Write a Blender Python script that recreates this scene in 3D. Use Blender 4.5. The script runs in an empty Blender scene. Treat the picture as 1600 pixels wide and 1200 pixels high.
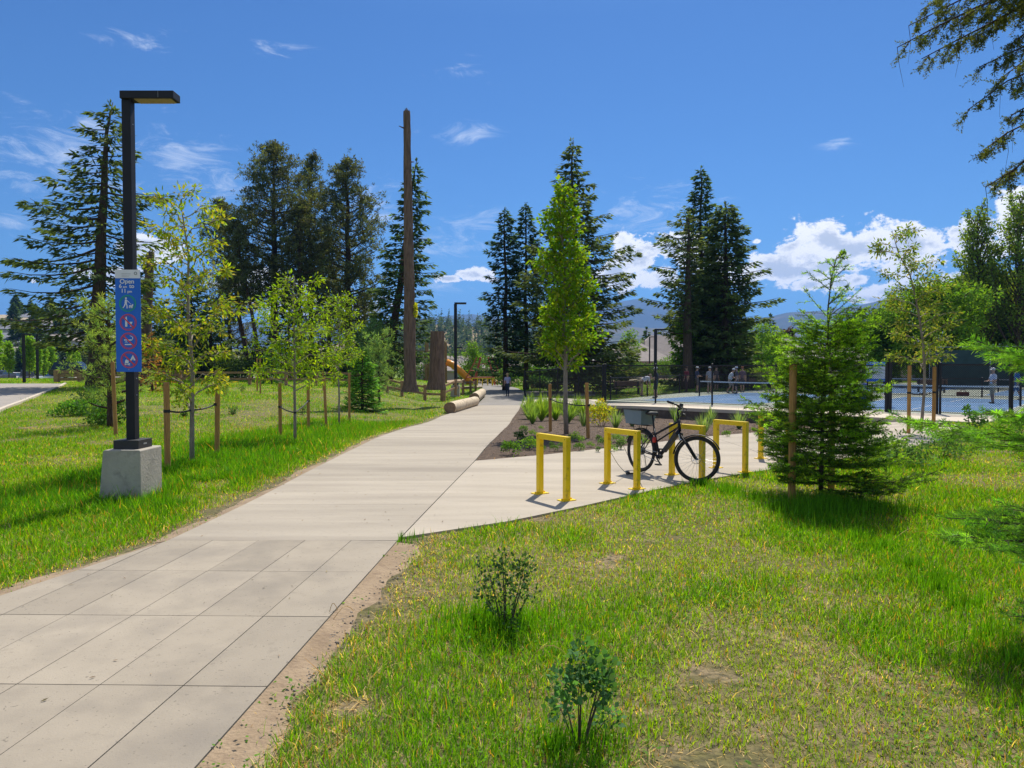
import bpy, math, random
import numpy as np
from mathutils import Vector, Matrix
R = math.radians
PI = math.pi
scene = bpy.context.scene
col = scene.collection
F = 1100.0; H = 1.8; PITCH = math.atan(30/1100)

# ---------------------------------------------------------------- camera
cam_d = bpy.data.cameras.new('camera'); cam = bpy.data.objects.new('camera', cam_d); col.objects.link(cam)
cam_d.sensor_width = 36; cam_d.lens = F/1600*36; cam_d.clip_end = 20000; cam_d.clip_start = 0.05
cam.location = (0, 0, H); cam.rotation_euler = (PI/2 - PITCH, 0, 0)
scene.camera = cam

def S(t):
    t = np.clip(t, 0, 1); return t*t*(3-2*t)

# ---------------------------------------------------------------- noise
def vnoise(x, y, seed=0):
    x = np.asarray(x, float); y = np.asarray(y, float)
    xi = np.floor(x).astype(np.int64); yi = np.floor(y).astype(np.int64)
    fx = S(x-xi); fy = S(y-yi)
    def h(a, b):
        n = (a*374761393 + b*668265263 + seed*1442695041) & 0x7fffffff
        n = ((n ^ (n >> 13))*1274126177) & 0x7fffffff
        return ((n ^ (n >> 16)) & 0xffff)/65535.0
    a = h(xi, yi)*(1-fx)+h(xi+1, yi)*fx
    b = h(xi, yi+1)*(1-fx)+h(xi+1, yi+1)*fx
    return a*(1-fy)+b*fy
def fbm(x, y, s=0, o=3):
    v = 0; a = .5; t = 0
    for i in range(o):
        v = v + a*vnoise(np.asarray(x)*2**i+17.3*i, np.asarray(y)*2**i+9.1*i, s+i); t += a; a *= .5
    return v/t

# ---------------------------------------------------------------- terrain height
def height(X, Y):
    X = np.asarray(X, float); Y = np.asarray(Y, float)
    hp = -.6*S((Y-14)/17)
    hl = .35*S((Y-14)/34) - 1.35*S((Y-72)/35)
    hr = -.12*S((Y-14)/12) - .3*S((Y-70)/40)
    wl = S((-3.9-X-0.02*Y)/7)
    xr = 8+2.2*S((Y-16)/10)
    wr = S((X-xr)/5)
    h = hp*(1-wl)*(1-wr) + hl*wl + hr*wr
    return h
def hz(X, Y): return float(height(X, Y))

def ray(px, py):
    d = np.array([(px-800.0), 0, 0]) + F*np.array([0, math.cos(PITCH), -math.sin(PITCH)]) + (600.0-py)*np.array([0, math.sin(PITCH), math.cos(PITCH)])
    return d/d[1]
def at(px, py, Y):
    d = ray(px, py); return (d[0]*Y, Y, H+d[2]*Y)
def gp(px, py, z=0.0):
    d = ray(px, py); t = (z-H)/d[2]; return (d[0]*t, t)
def gt(px, py):
    d = ray(px, py); prev = 1.0
    t = 1.0
    while t < 400:
        if H+d[2]*t <= hz(d[0]*t, t): break
        prev = t; t *= 1.01
    lo, hi = prev, t
    for _ in range(30):
        m = (lo+hi)/2
        if H+d[2]*m <= hz(d[0]*m, m): hi = m
        else: lo = m
    return (d[0]*lo, lo)

# ---------------------------------------------------------------- mesh builder
class MB:
    def __init__(s): s.v = []; s.n = 0; s.q = []; s.t = []; s.g = []; s.c = []; s.usec = False; s.qm = []; s.tm = []; s.gm = []; s.smooth = False
    def add(s, V, Q=None, T=None, G=None, C=None, m=0):
        V = np.asarray(V, float).reshape(-1, 3); b = s.n
        s.v.append(V); s.n += len(V)
        if Q is not None and len(Q): s.q.append(np.asarray(Q, np.int64)+b); s.qm.append(np.full(len(Q), m))
        if T is not None and len(T): s.t.append(np.asarray(T, np.int64)+b); s.tm.append(np.full(len(T), m))
        if G is not None:
            for g in G: s.g.append([i+b for i in g]); s.gm.append(m)
        if C is None: s.c.append(np.tile([1., 1, 1], (len(V), 1)))
        else:
            C = np.asarray(C, float); s.usec = True
            if C.ndim == 1: C = np.tile(C, (len(V), 1))
            s.c.append(C)
        return s
    def box(s, x0, x1, y0, y1, z0, z1, m=0, rot=None, C=None, bevel=0):
        V = np.array([(x, y, z) for z in (z0, z1) for x, y in ((x0, y0), (x1, y0), (x1, y1), (x0, y1))], float)
        if rot is not None: V = V@np.array(rot).T
        return s.add(V, Q=[(3, 2, 1, 0), (4, 5, 6, 7), (0, 1, 5, 4), (1, 2, 6, 5), (2, 3, 7, 6), (3, 0, 4, 7)], m=m, C=C)
    def beam(s, a, b, w, h, m=0, up=(0, 0, 1), C=None):
        a = np.array(a, float); b = np.array(b, float); d = b-a; L = np.linalg.norm(d); d /= L
        up = np.array(up, float)
        if abs(d@up) > .98: up = np.array([1., 0, 0])
        x = np.cross(d, up); x /= np.linalg.norm(x); z = np.cross(x, d)
        V = []
        for p in (a, b):
            for i, j in ((-1, -1), (1, -1), (1, 1), (-1, 1)): V.append(p+x*w/2*i+z*h/2*j)
        return s.add(V, Q=[(0, 1, 2, 3), (7, 6, 5, 4), (4, 5, 1, 0), (5, 6, 2, 1), (6, 7, 3, 2), (7, 4, 0, 3)], m=m, C=C)
    def tube(s, P, r, n=6, m=0, caps=True, C=None):
        P = np.asarray(P, float); k = len(P); r = np.broadcast_to(np.asarray(r, float), (k,))
        T = np.gradient(P, axis=0); T /= np.linalg.norm(T, axis=1)[:, None]+1e-12
        ref = np.array([0, 0, 1.]) if abs(T[:, 2]).mean() < .8 else np.array([1., 0, 0])
        A = np.cross(T, ref); A /= np.linalg.norm(A, axis=1)[:, None]+1e-12; B = np.cross(T, A)
        th = np.arange(n)*2*PI/n
        V = P[:, None, :] + r[:, None, None]*(np.cos(th)[None, :, None]*A[:, None, :]+np.sin(th)[None, :, None]*B[:, None, :])
        i = np.arange(k-1)[:, None]*n; j = np.arange(n)[None, :]; j2 = (j+1) % n
        Q = np.stack([i+j, i+j2, i+n+j2, i+n+j], -1).reshape(-1, 4)
        G = [list(range(n))[::-1], [(k-1)*n+q for q in range(n)]] if caps else None
        return s.add(V.reshape(-1, 3), Q=Q, G=G, m=m, C=C)
    def lathe(s, c, prof, n=16, m=0, axis='z', C=None):
        V = []
        for r, z in prof:
            for k in range(n):
                a = 2*PI*k/n
                p = (r*math.cos(a), r*math.sin(a), z)
                if axis == 'y': p = (p[0], p[2], p[1])
                if axis == 'x': p = (p[2], p[0], p[1])
                V.append((p[0]+c[0], p[1]+c[1], p[2]+c[2]))
        k = len(prof); Q = []
        for i in range(k-1):
            for j in range(n): Q.append((i*n+j, i*n+(j+1) % n, (i+1)*n+(j+1) % n, (i+1)*n+j))
        return s.add(V, Q=Q, G=[list(range(n))[::-1], [(k-1)*n+j for j in range(n)]], m=m, C=C)
    def prism(s, poly, z0, z1, m=0, xf=None, C=None):
        n = len(poly); V = [(x, y, z0) for x, y in poly]+[(x, y, z1) for x, y in poly]
        V = np.array(V, float)
        if xf is not None: V = xf(V)
        return s.add(V, Q=[(i, (i+1) % n, n+(i+1) % n, n+i) for i in range(n)], G=[list(range(n))[::-1], list(range(n, 2*n))], m=m, C=C)
    def torus(s, c, R0, r0, n=40, k=8, axis='y', m=0):
        a = np.arange(n)*2*PI/n; b = np.arange(k)*2*PI/k
        A, B = np.meshgrid(a, b, indexing='ij')
        X = (R0+r0*np.cos(B))*np.cos(A); Z = (R0+r0*np.cos(B))*np.sin(A); Y = r0*np.sin(B)
        V = np.stack([X, Y, Z], -1).reshape(-1, 3)
        if axis == 'z': V = V[:, [0, 2, 1]]
        V = V+np.array(c)
        i = np.arange(n)[:, None]; j = np.arange(k)[None, :]; i2 = (i+1) % n; j2 = (j+1) % k
        return s.add(V, Q=np.stack([i*k+j, i2*k+j, i2*k+j2, i*k+j2], -1).reshape(-1, 4), m=m)
    def mesh(s, name):
        V = np.concatenate(s.v) if s.v else np.zeros((0, 3))
        me = bpy.data.meshes.new(name)
        q = np.concatenate(s.q) if s.q else np.zeros((0, 4), np.int64)
        t = np.concatenate(s.t) if s.t else np.zeros((0, 3), np.int64)
        gl = [len(g) for g in s.g]
        loops = np.concatenate([q.ravel(), t.ravel(), np.array([i for g in s.g for i in g], np.int64)])
        tot = np.concatenate([np.full(len(q), 4), np.full(len(t), 3), np.array(gl, np.int64)]).astype(np.int32)
        start = np.concatenate([[0], np.cumsum(tot)[:-1]]).astype(np.int32) if len(tot) else np.zeros(0, np.int32)
        me.vertices.add(len(V)); me.vertices.foreach_set('co', V.astype(np.float32).ravel())
        me.loops.add(len(loops)); me.loops.foreach_set('vertex_index', loops.astype(np.int32))
        me.polygons.add(len(tot)); me.polygons.foreach_set('loop_start', start); me.polygons.foreach_set('loop_total', tot)
        mi = np.concatenate(s.qm+s.tm+[np.array(s.gm)]).astype(np.int32)
        me.polygons.foreach_set('material_index', mi)
        me.polygons.foreach_set('use_smooth', np.full(len(tot), s.smooth))
        me.update(calc_edges=True)
        if s.usec:
            C = np.concatenate(s.c); C = np.concatenate([C, np.ones((len(C), 1))], 1).astype(np.float32)
            at_ = me.color_attributes.new('col', 'FLOAT_COLOR', 'POINT'); at_.data.foreach_set('color', C.ravel())
        return me

def link(name, me, mats, parent=None, loc=None, label=None, smooth=None):
    o = bpy.data.objects.new(name, me); col.objects.link(o)
    if not isinstance(mats, (list, tuple)): mats = [mats]
    if len(me.materials) == 0:
        for m in mats: me.materials.append(m)
    if parent is not None: o.parent = parent
    if loc is not None: o.location = loc
    if label: o['label'] = label
    return o
def part(name, mb, mats, parent, label=None, loc=None, bevel=0, smooth=False):
    if smooth: mb.smooth = True
    o = link(name, mb.mesh(name), mats, parent, loc, label)
    if bevel:
        b = o.modifiers.new('bevel', 'BEVEL'); b.width = bevel; b.segments = 2; b.limit_method = 'ANGLE'
    return o
def thing(name, label, cat, loc=(0, 0, 0), rz=0, group=None):
    o = bpy.data.objects.new(name, None); col.objects.link(o); o.location = loc; o.rotation_euler = (0, 0, rz)
    o.empty_display_size = .2
    o['label'] = label; o['category'] = cat
    if group: o['group'] = group
    return o
def mono(name, mb, mats, label, cat, group=None, loc=None, bevel=0, smooth=False):
    o = part(name, mb, mats, None, label, loc, bevel, smooth); o['category'] = cat
    if group: o['group'] = group
    return o
def struct(name, mb, mats, bevel=0):
    o = part(name, mb, mats, None, bevel=bevel); o['kind'] = 'structure'; return o
def dup(root, loc, rz=0, sc=None, label=None, group=None):
    r = root.copy(); col.objects.link(r); r.location = loc; r.rotation_euler = (0, 0, rz)
    if sc is not None: r.scale = (sc, sc, sc) if not isinstance(sc, tuple) else sc
    if label: r['label'] = label
    if group: r['group'] = group
    for ch in list(root.children):
        c = ch.copy(); col.objects.link(c); c.parent = r
        for g in list(ch.children):
            d = g.copy(); col.objects.link(d); d.parent = c
    return r

# ---------------------------------------------------------------- materials
def newmat(name):
    m = bpy.data.materials.new(name); m.use_nodes = True; nt = m.node_tree; nt.nodes.clear(); return m, nt
def nd(nt, t, **k):
    n = nt.nodes.new(t)
    for a, b in k.items():
        if a in n.inputs.keys() if isinstance(a, str) else False: n.inputs[a].default_value = b
        else: setattr(n, a, b)
    return n
def noise_mix(nt, co, c1, c2, scale, lo=.35, hi=.65, detail=5, rough=.6):
    n = nt.nodes.new('ShaderNodeTexNoise'); n.inputs['Scale'].default_value = scale; n.inputs['Detail'].default_value = detail; n.inputs['Roughness'].default_value = rough
    nt.links.new(co, n.inputs['Vector'])
    mr = nt.nodes.new('ShaderNodeMapRange'); mr.inputs[1].default_value = lo; mr.inputs[2].default_value = hi
    nt.links.new(n.outputs['Fac'], mr.inputs[0])
    mx = nt.nodes.new('ShaderNodeMix'); mx.data_type = 'RGBA'
    nt.links.new(mr.outputs[0], mx.inputs[0])
    for i, c in ((6, c1), (7, c2)):
        if isinstance(c, (tuple, list)): mx.inputs[i].default_value = (*c, 1)
        else: nt.links.new(c, mx.inputs[i])
    return mx.outputs[2], n.outputs['Fac'], mr.outputs[0]
def surf(name, c1, c2=None, scale=4, rough=.8, bump=0, bscale=None, metal=0, c3=None, s3=20, coords='Object', spec=.5, dist=.01, stretch=None, vt=False, specks=None, lo=.35, hi=.65, lo3=.5, hi3=.75):
    m, nt = newmat(name); L = nt.links
    out = nt.nodes.new('ShaderNodeOutputMaterial'); b = nt.nodes.new('ShaderNodeBsdfPrincipled'); L.new(b.outputs[0], out.inputs[0])
    b.inputs['Roughness'].default_value = rough; b.inputs['Metallic'].default_value = metal; b.inputs['Specular IOR Level'].default_value = spec
    tc = nt.nodes.new('ShaderNodeTexCoord'); co = tc.outputs[coords]
    if stretch:
        mp = nt.nodes.new('ShaderNodeMapping'); mp.inputs['Scale'].default_value = stretch; L.new(co, mp.inputs[0]); co = mp.outputs[0]
    if c2 is None: c2 = tuple(x*.85 for x in c1)
    cc, f, _ = noise_mix(nt, co, c1, c2, scale, lo, hi)
    if c3 is not None: cc, f, _ = noise_mix(nt, co, cc, c3, s3, lo3, hi3)
    if specks:
        cc, _, _ = noise_mix(nt, co, cc, tuple(x*.55 for x in c1), specks, .66, .74, 2, .5)
        cc, _, _ = noise_mix(nt, co, cc, tuple(x*.80 for x in c1), specks*.12, .60, .70, 6, .7)
    if vt:
        a_ = nt.nodes.new('ShaderNodeAttribute'); a_.attribute_name = 'col'; mm = nt.nodes.new('ShaderNodeMix'); mm.data_type = 'RGBA'; mm.blend_type = 'MULTIPLY'; mm.inputs[0].default_value = 1
        L.new(cc, mm.inputs[6]); L.new(a_.outputs['Color'], mm.inputs[7]); cc = mm.outputs[2]
    L.new(cc, b.inputs['Base Color'])
    if bump:
        n = nt.nodes.new('ShaderNodeTexNoise'); n.inputs['Scale'].default_value = bscale or scale*6; n.inputs['Detail'].default_value = 4; L.new(co, n.inputs['Vector'])
        bp = nt.nodes.new('ShaderNodeBump'); bp.inputs['Strength'].default_value = bump; bp.inputs['Distance'].default_value = dist
        L.new(n.outputs['Fac'], bp.inputs['Height']); L.new(bp.outputs[0], b.inputs['Normal'])
    return m
def leafmat(name, trans=.45, rough=.5, tint=(1.15, 1.25, .55), gloss=.04, gain=1.0):
    m, nt = newmat(name); L = nt.links
    out = nt.nodes.new('ShaderNodeOutputMaterial')
    a = nt.nodes.new('ShaderNodeAttribute'); a.attribute_name = 'col'
    gm = nt.nodes.new('ShaderNodeVectorMath'); gm.operation = 'SCALE'; L.new(a.outputs['Color'], gm.inputs[0]); gm.inputs['Scale'].default_value = gain
    c = gm.outputs[0]
    d = nt.nodes.new('ShaderNodeBsdfDiffuse'); L.new(c, d.inputs[0])
    t = nt.nodes.new('ShaderNodeBsdfTranslucent')
    mx = nt.nodes.new('ShaderNodeMix'); mx.data_type = 'RGBA'; mx.blend_type = 'MULTIPLY'; mx.inputs[0].default_value = 1; mx.inputs[7].default_value = (*tint, 1)
    L.new(c, mx.inputs[6]); L.new(mx.outputs[2], t.inputs[0])
    s = nt.nodes.new('ShaderNodeMixShader'); s.inputs[0].default_value = trans; L.new(d.outputs[0], s.inputs[1]); L.new(t.outputs[0], s.inputs[2])
    g = nt.nodes.new('ShaderNodeBsdfGlossy'); g.inputs['Roughness'].default_value = rough; g.inputs[0].default_value = (.8, .85, .9, 1)
    s2 = nt.nodes.new('ShaderNodeMixShader'); s2.inputs[0].default_value = gloss; L.new(s.outputs[0], s2.inputs[1]); L.new(g.outputs[0], s2.inputs[2])
    L.new(s2.outputs[0], out.inputs[0])
    return m

M = {}
M['grass'] = leafmat('grass_blade', .5, .6, gloss=.01, gain=1.6, tint=(1.3, 1.2, .35))
M['leaf'] = leafmat('broad_leaf', .52, .6, gloss=.012, gain=1.35, tint=(1.25, 1.2, .4))
M['needle'] = leafmat('needle', .48, .6, gloss=.012, gain=2.0, tint=(1.35, 1.2, .5))
M['needle_soft'] = leafmat('soft_needle', .5, .5, gloss=.02, gain=1.9)
M['concrete'] = surf('path_concrete', (.41, .355, .28), (.355, .307, .242), 1.1, .92, .8, 40, c3=(.28, .24, .19), s3=.6, stretch=(.35, 2.2, 1), dist=.006, lo3=.46, hi3=.74, vt=True, specks=38)
M['paver'] = surf('paver_concrete', (.355, .305, .238), (.315, .27, .21), 2.2, .92, .5, 90, c3=(.25, .218, .178), s3=1.1, dist=.004, lo3=.48, hi3=.74, vt=True, specks=46)
M['concrete_raw'] = surf('raw_concrete', (.44, .40, .33), (.34, .31, .255), 3, .9, .6, 30, c3=(.22, .205, .175), s3=5, lo3=.55, hi3=.75)
M['asphalt'] = surf('old_asphalt', (.26, .24, .215), (.20, .185, .165), 1.2, .95, .4, 60)
M['road'] = surf('road_asphalt', (.34, .30, .26), (.28, .25, .215), .6, .95, .3, 40)
M['mulch'] = surf('bark_mulch', (.11, .07, .045), (.05, .032, .022), 9, 1, 1, 45, c3=(.19, .13, .085), s3=28, dist=.04, lo3=.5, hi3=.62)
M['dirt'] = surf('dry_dirt', (.34, .25, .16), (.26, .185, .115), 3, 1, .8, 40, c3=(.2, .14, .09), s3=11, dist=.02)
M['joint'] = surf('joint_dark', (.05, .045, .038), None, 5, 1)
M['black'] = surf('black_metal', (.010, .011, .014), (.015, .016, .02), 3, .55, .05, 40, spec=.3)
M['blackrough'] = surf('black_coating', (.02, .02, .02), (.03, .03, .03), 5, .6)
M['yellow'] = surf('yellow_paint', (.92, .64, .004), (.85, .58, .004), 4, .38, .08, 30, c3=(.52, .33, .02), s3=13, lo3=.58, hi3=.72)
M['stake'] = surf('treated_wood', (.50, .27, .075), (.37, .19, .055), 3, .85, .4, 14, stretch=(9, 9, .8), c3=(.18, .09, .03), s3=7)
M['rail'] = surf('weathered_rail', (.38, .23, .11), (.27, .16, .08), 4, .9, .4, 20, c3=(.14, .085, .045), s3=9)
M['bark'] = surf('tree_bark', (.10, .068, .047), (.055, .037, .027), 3, 1, 1, 5, stretch=(4, 4, .8), c3=(.16, .115, .08), s3=5, dist=.08)
M['snagbark'] = surf('snag_bark', (.25, .165, .115), (.13, .088, .062), 2.4, 1, 1, 6, stretch=(4, 4, .5), c3=(.075, .045, .032), s3=4, dist=.1)
M['darkbark'] = surf('dark_bark', (.085, .05, .035), (.04, .025, .02), 3, 1, 1, 6, stretch=(4, 4, .7), c3=(.15, .095, .06), s3=5, dist=.08)
M['palebark'] = surf('pale_bark', (.30, .26, .21), (.20, .165, .125), 6, .9, .4, 30, stretch=(3, 3, 1))
M['log'] = surf('log_wood', (.66, .54, .38), (.50, .40, .28), 2.5, .9, .5, 16, c3=(.22, .16, .10), s3=3.5, stretch=(1, 1, 1))
M['logend'] = surf('log_end', (.30, .19, .11), (.19, .12, .07), 7, .95, .6, 30)
M['strap'] = surf('rubber_strap', (.015, .015, .015), None, 5, .7)
M['tire'] = surf('tyre_rubber', (.018, .018, .018), (.03, .03, .03), 20, .85)
M['chrome'] = surf('bright_metal', (.55, .56, .58), None, 5, .25, metal=1)
M['steel'] = surf('galvanised', (.42, .44, .45), None, 8, .45, metal=.7)
M['frame'] = surf('bike_frame', (.007, .010, .022), None, 5, .45, spec=.25)
M['tub'] = surf('blue_grey_plastic', (.13, .19, .25), (.11, .165, .215), 4, .5)
M['red'] = surf('red_plastic', (.5, .03, .02), None, 4, .5)
M['orange'] = surf('orange_plastic', (.9, .35, .01), (.85, .3, .01), 3, .4)
M['white'] = surf('white_paint', (.75, .75, .75), (.68, .68, .68), 3, .6)
M['signblue'] = surf('sign_blue', (.012, .15, .66), (.01, .135, .60), 3, .45)
M['signwhite'] = surf('sign_white', (.85, .86, .87), None, 3, .5)
M['signgreen'] = surf('sign_green', (.02, .42, .18), None, 3, .5)
M['signred'] = surf('sign_red', (.80, .07, .07), None, 3, .5)
M['grey'] = surf('grey_print', (.25, .27, .3), None, 3, .6)
M['lens'] = surf('lamp_lens', (.45, .36, .16), (.3, .24, .1), 30, .35)
M['court_blue'] = surf('court_blue', (.075, .20, .40), (.065, .175, .36), .8, .8)
M['court_grey'] = surf('court_grey', (.33, .36, .29), (.28, .31, .25), .7, .85)
M['line'] = surf('court_line', (.75, .77, .78), None, 3, .7)
M['deck'] = surf('plaza_slab', (.58, .50, .39), (.52, .445, .35), 1.2, .9, .2, 60)
M['wallc'] = surf('retaining_wall', (.14, .105, .08), (.09, .068, .052), 2.5, .95, .5, 12, c3=(.2, .155, .12), s3=4)
M['sandy'] = surf('sandy_ground', (.42, .31, .19), (.33, .235, .14), .3, 1, .3, 3)
M['chips'] = leafmat('mulch_chip', .0, .6, gloss=.02)
# ---------------------------------------------------------------- light
SUN_AZ = math.atan2(.29, .95); SUN_EL = R(56)
sd = bpy.data.lights.new('sun', 'SUN'); sd.energy = 5.0; sd.angle = R(.5); sd.color = (1, .94, .83)
so = bpy.data.objects.new('sun', sd); col.objects.link(so)
sdir = Vector((math.sin(SUN_AZ)*math.cos(SUN_EL), math.cos(SUN_AZ)*math.cos(SUN_EL), math.sin(SUN_EL)))
so.rotation_euler = sdir.to_track_quat('Z', 'Y').to_euler(); so.location = (0, 0, 60)
w = bpy.data.worlds.new('World'); scene.world = w; w.use_nodes = True; nt = w.node_tree; nt.nodes.clear(); L = nt.links
out = nt.nodes.new('ShaderNodeOutputWorld'); bg = nt.nodes.new('ShaderNodeBackground'); L.new(bg.outputs[0], out.inputs[0])
sky = nt.nodes.new('ShaderNodeTexSky'); sky.sky_type = 'NISHITA'; sky.sun_disc = False; sky.sun_elevation = SUN_EL; sky.sun_rotation = SUN_AZ
sky.altitude = 400; sky.air_density = 1.0; sky.dust_density = .25; sky.ozone_density = 3.5
SKY_STR = .105
bg.inputs[1].default_value = SKY_STR
def mth(op, a, b=None, c=None):
    n = nt.nodes.new('ShaderNodeMath'); n.operation = op
    for i, x in enumerate((a, b, c)):
        if x is None: continue
        if isinstance(x, (int, float)): n.inputs[i].default_value = x
        else: L.new(x, n.inputs[i])
    return n.outputs[0]
tc = nt.nodes.new('ShaderNodeTexCoord'); sp = nt.nodes.new('ShaderNodeSeparateXYZ'); L.new(tc.outputs['Generated'], sp.inputs[0])
az = mth('ARCTAN2', sp.outputs[0], sp.outputs[1]); el = mth('ARCSINE', sp.outputs[2])
azd = mth('MULTIPLY', az, 180/PI); eld = mth('MULTIPLY', el, 180/PI)
cv = nt.nodes.new('ShaderNodeCombineXYZ'); L.new(azd, cv.inputs[0]); L.new(eld, cv.inputs[1])
def wnoise(sx, sy, off=0, detail=6, rough=.6, dist=0, rot=0):
    mp = nt.nodes.new('ShaderNodeMapping'); mp.inputs['Scale'].default_value = (sx, sy, 1); mp.inputs['Location'].default_value = (off, off*.7, 0); mp.inputs['Rotation'].default_value = (0, 0, rot)
    L.new(cv.outputs[0], mp.inputs[0])
    n = nt.nodes.new('ShaderNodeTexNoise'); n.inputs['Scale'].default_value = 1; n.inputs['Detail'].default_value = detail; n.inputs['Roughness'].default_value = rough; n.inputs['Distortion'].default_value = dist
    L.new(mp.outputs[0], n.inputs['Vector']); return n.outputs['Fac']
def blobs(items):
    res = None
    for (px, py, rx, ry) in items:
        a0 = math.degrees(math.atan((px-800)/F)); k = math.cos(math.atan((px-800)/F)); e0 = math.degrees(math.atan((570-py)/F*k))
        ra = rx/F*57.3*k*k; re = ry/F*57.3*k
        s1 = nt.nodes.new('ShaderNodeVectorMath'); s1.operation = 'SUBTRACT'; L.new(cv.outputs[0], s1.inputs[0]); s1.inputs[1].default_value = (a0, e0, 0)
        s2 = nt.nodes.new('ShaderNodeVectorMath'); s2.operation = 'MULTIPLY'; L.new(s1.outputs[0], s2.inputs[0]); s2.inputs[1].default_value = (1/ra, 1/re, 0)
        s3 = nt.nodes.new('ShaderNodeVectorMath'); s3.operation = 'LENGTH'; L.new(s2.outputs[0], s3.inputs[0])
        v = mth('SUBTRACT', 1.0, s3.outputs['Value'])
        res = v if res is None else mth('MAXIMUM', res, v)
    return res
def sstep(v, lo, hi):
    m = nt.nodes.new('ShaderNodeMapRange'); m.interpolation_type = 'SMOOTHSTEP'; m.inputs[1].default_value = lo; m.inputs[2].default_value = hi; L.new(v, m.inputs[0]); return m.outputs[0]
CUM = [(1000, 400, 52, 32), (965, 425, 35, 28), (1045, 385, 40, 26), (1085, 410, 45, 28), (1150, 425, 40, 22), (1020, 430, 55, 22),
       (1200, 415, 48, 30), (1255, 398, 60, 34), (1290, 375, 48, 32), (1345, 385, 60, 38), (1400, 395, 60, 38), (1450, 395, 60, 34), (1310, 412, 80, 22), (1230, 425, 60, 14),
       (1510, 385, 60, 34), (1590, 350, 60, 45), (1570, 325, 30, 18), (1680, 380, 90, 50),
       (1300, 440, 50, 20), (1270, 445, 30, 12), (1340, 438, 22, 9), (1400, 457, 70, 19), (1480, 450, 70, 24), (1560, 455, 60, 26), (1360, 468, 50, 10),
       (740, 428, 30, 11), (762, 432, 20, 9), (700, 436, 22, 7), (55, 440, 5, 4), (1180, 378, 16, 6),
       (250, 395, 50, 20), (190, 430, 60, 18), (420, 440, 90, 22), (500, 480, 120, 20)]
fb = blobs(CUM)
n1 = wnoise(.30, .48, 3, 10, .62, .3); n2 = wnoise(1.5, 2.0, 7, 6, .65)
fld = mth('ADD', mth('MULTIPLY', fb, .85), mth('MULTIPLY', mth('SUBTRACT', n1, .5), 3.2))
fld = mth('ADD', fld, mth('MULTIPLY', mth('SUBTRACT', n2, .5), .9))
cmask = sstep(fld, -.06, .24)
# thicker parts shade grey from below: sample the field slightly higher up
n3 = wnoise(.30, .55, 11, 6, .55)
shade = sstep(mth('ADD', mth('MULTIPLY', fld, .55), mth('MULTIPLY', n3, .9)), .62, .95)
# cirrus wisps
WISP = [(285, 250, 75, 50), (330, 290, 50, 40), (50, 290, 110, 45), (30, 350, 120, 22), (120, 240, 130, 70), (740, 350, 75, 28), (700, 385, 70, 26), (760, 340, 40, 20), (235, 73, 60, 18), (430, 80, 60, 16),
        (720, 120, 50, 22), (1000, 330, 110, 40), (1310, 222, 40, 12), (740, 215, 60, 20), (600, 330, 70, 40), (690, 450, 90, 14), (240, 430, 60, 60)]
fw = blobs(WISP)
n4 = wnoise(.20, .62, 21, 10, .70, 1.2, R(-28))
n4b = wnoise(.07, .16, 31, 3, .5, 0, R(-25))
wf = mth('ADD', mth('ADD', mth('MULTIPLY', fw, .45), mth('MULTIPLY', mth('SUBTRACT', n4, .5), 2.6)), mth('MULTIPLY', mth('SUBTRACT', n4b, .5), .5))
wmask = mth('MULTIPLY', sstep(wf, .07, .98), .62)
def wmix(f, a, b, bt='MIX'):
    m = nt.nodes.new('ShaderNodeMix'); m.data_type = 'RGBA'; m.blend_type = bt
    if isinstance(f, (int, float)): m.inputs[0].default_value = f
    else: L.new(f, m.inputs[0])
    for i, c in ((6, a), (7, b)):
        if isinstance(c, tuple): m.inputs[i].default_value = (*c, 1)
        else: L.new(c, m.inputs[i])
    return m.outputs[2]
CW = 1/SKY_STR
rmp = nt.nodes.new('ShaderNodeValToRGB'); L.new(mth('DIVIDE', eld, 70.0), rmp.inputs[0])
cr = rmp.color_ramp; cr.elements[0].position = 0; cr.elements[0].color = (.32, .52, .79, 1); cr.elements[1].position = 1; cr.elements[1].color = (1, 1, 1, 1)
e_ = cr.elements.new(.114); e_.color = (.36, .59, .80, 1); e_ = cr.elements.new(.37); e_.color = (.33, .55, .80, 1); e_ = cr.elements.new(.48); e_.color = (.50, .72, .92, 1)
skyc = wmix(1.0, sky.outputs[0], rmp.outputs[0], 'MULTIPLY')
cc = wmix(shade, (1.06*CW, 1.04*CW, 1.0*CW), (.58*CW, .62*CW, .68*CW))
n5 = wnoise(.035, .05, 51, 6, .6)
over = mth('MULTIPLY', sstep(n5, .46, .60), mth('MAXIMUM', sstep(eld, 36, 50), sstep(mth('MULTIPLY', sp.outputs[1], -1.0), .05, .35)))  # unseen cloud layer added overhead and behind the camera to lift shadow fill
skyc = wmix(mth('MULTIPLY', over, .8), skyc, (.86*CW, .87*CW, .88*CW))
c1 = wmix(wmask, skyc, (.80*CW, .85*CW, .92*CW))
c2 = wmix(cmask, c1, cc)
up = sstep(sp.outputs[2], -.01, .01)
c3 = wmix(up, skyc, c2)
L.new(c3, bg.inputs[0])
scene.view_settings.view_transform = 'Standard'; scene.view_settings.look = 'None'; scene.view_settings.exposure = 0.32; scene.view_settings.gamma = 1
scene.cycles.max_bounces = 6; scene.cycles.diffuse_bounces = 3; scene.cycles.glossy_bounces = 2; scene.cycles.transmission_bounces = 4; scene.cycles.transparent_max_bounces = 6; scene.cycles.volume_bounces = 0
scene.cycles.use_denoising = True
scene.cycles.caustics_reflective = False; scene.cycles.caustics_refractive = False
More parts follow.
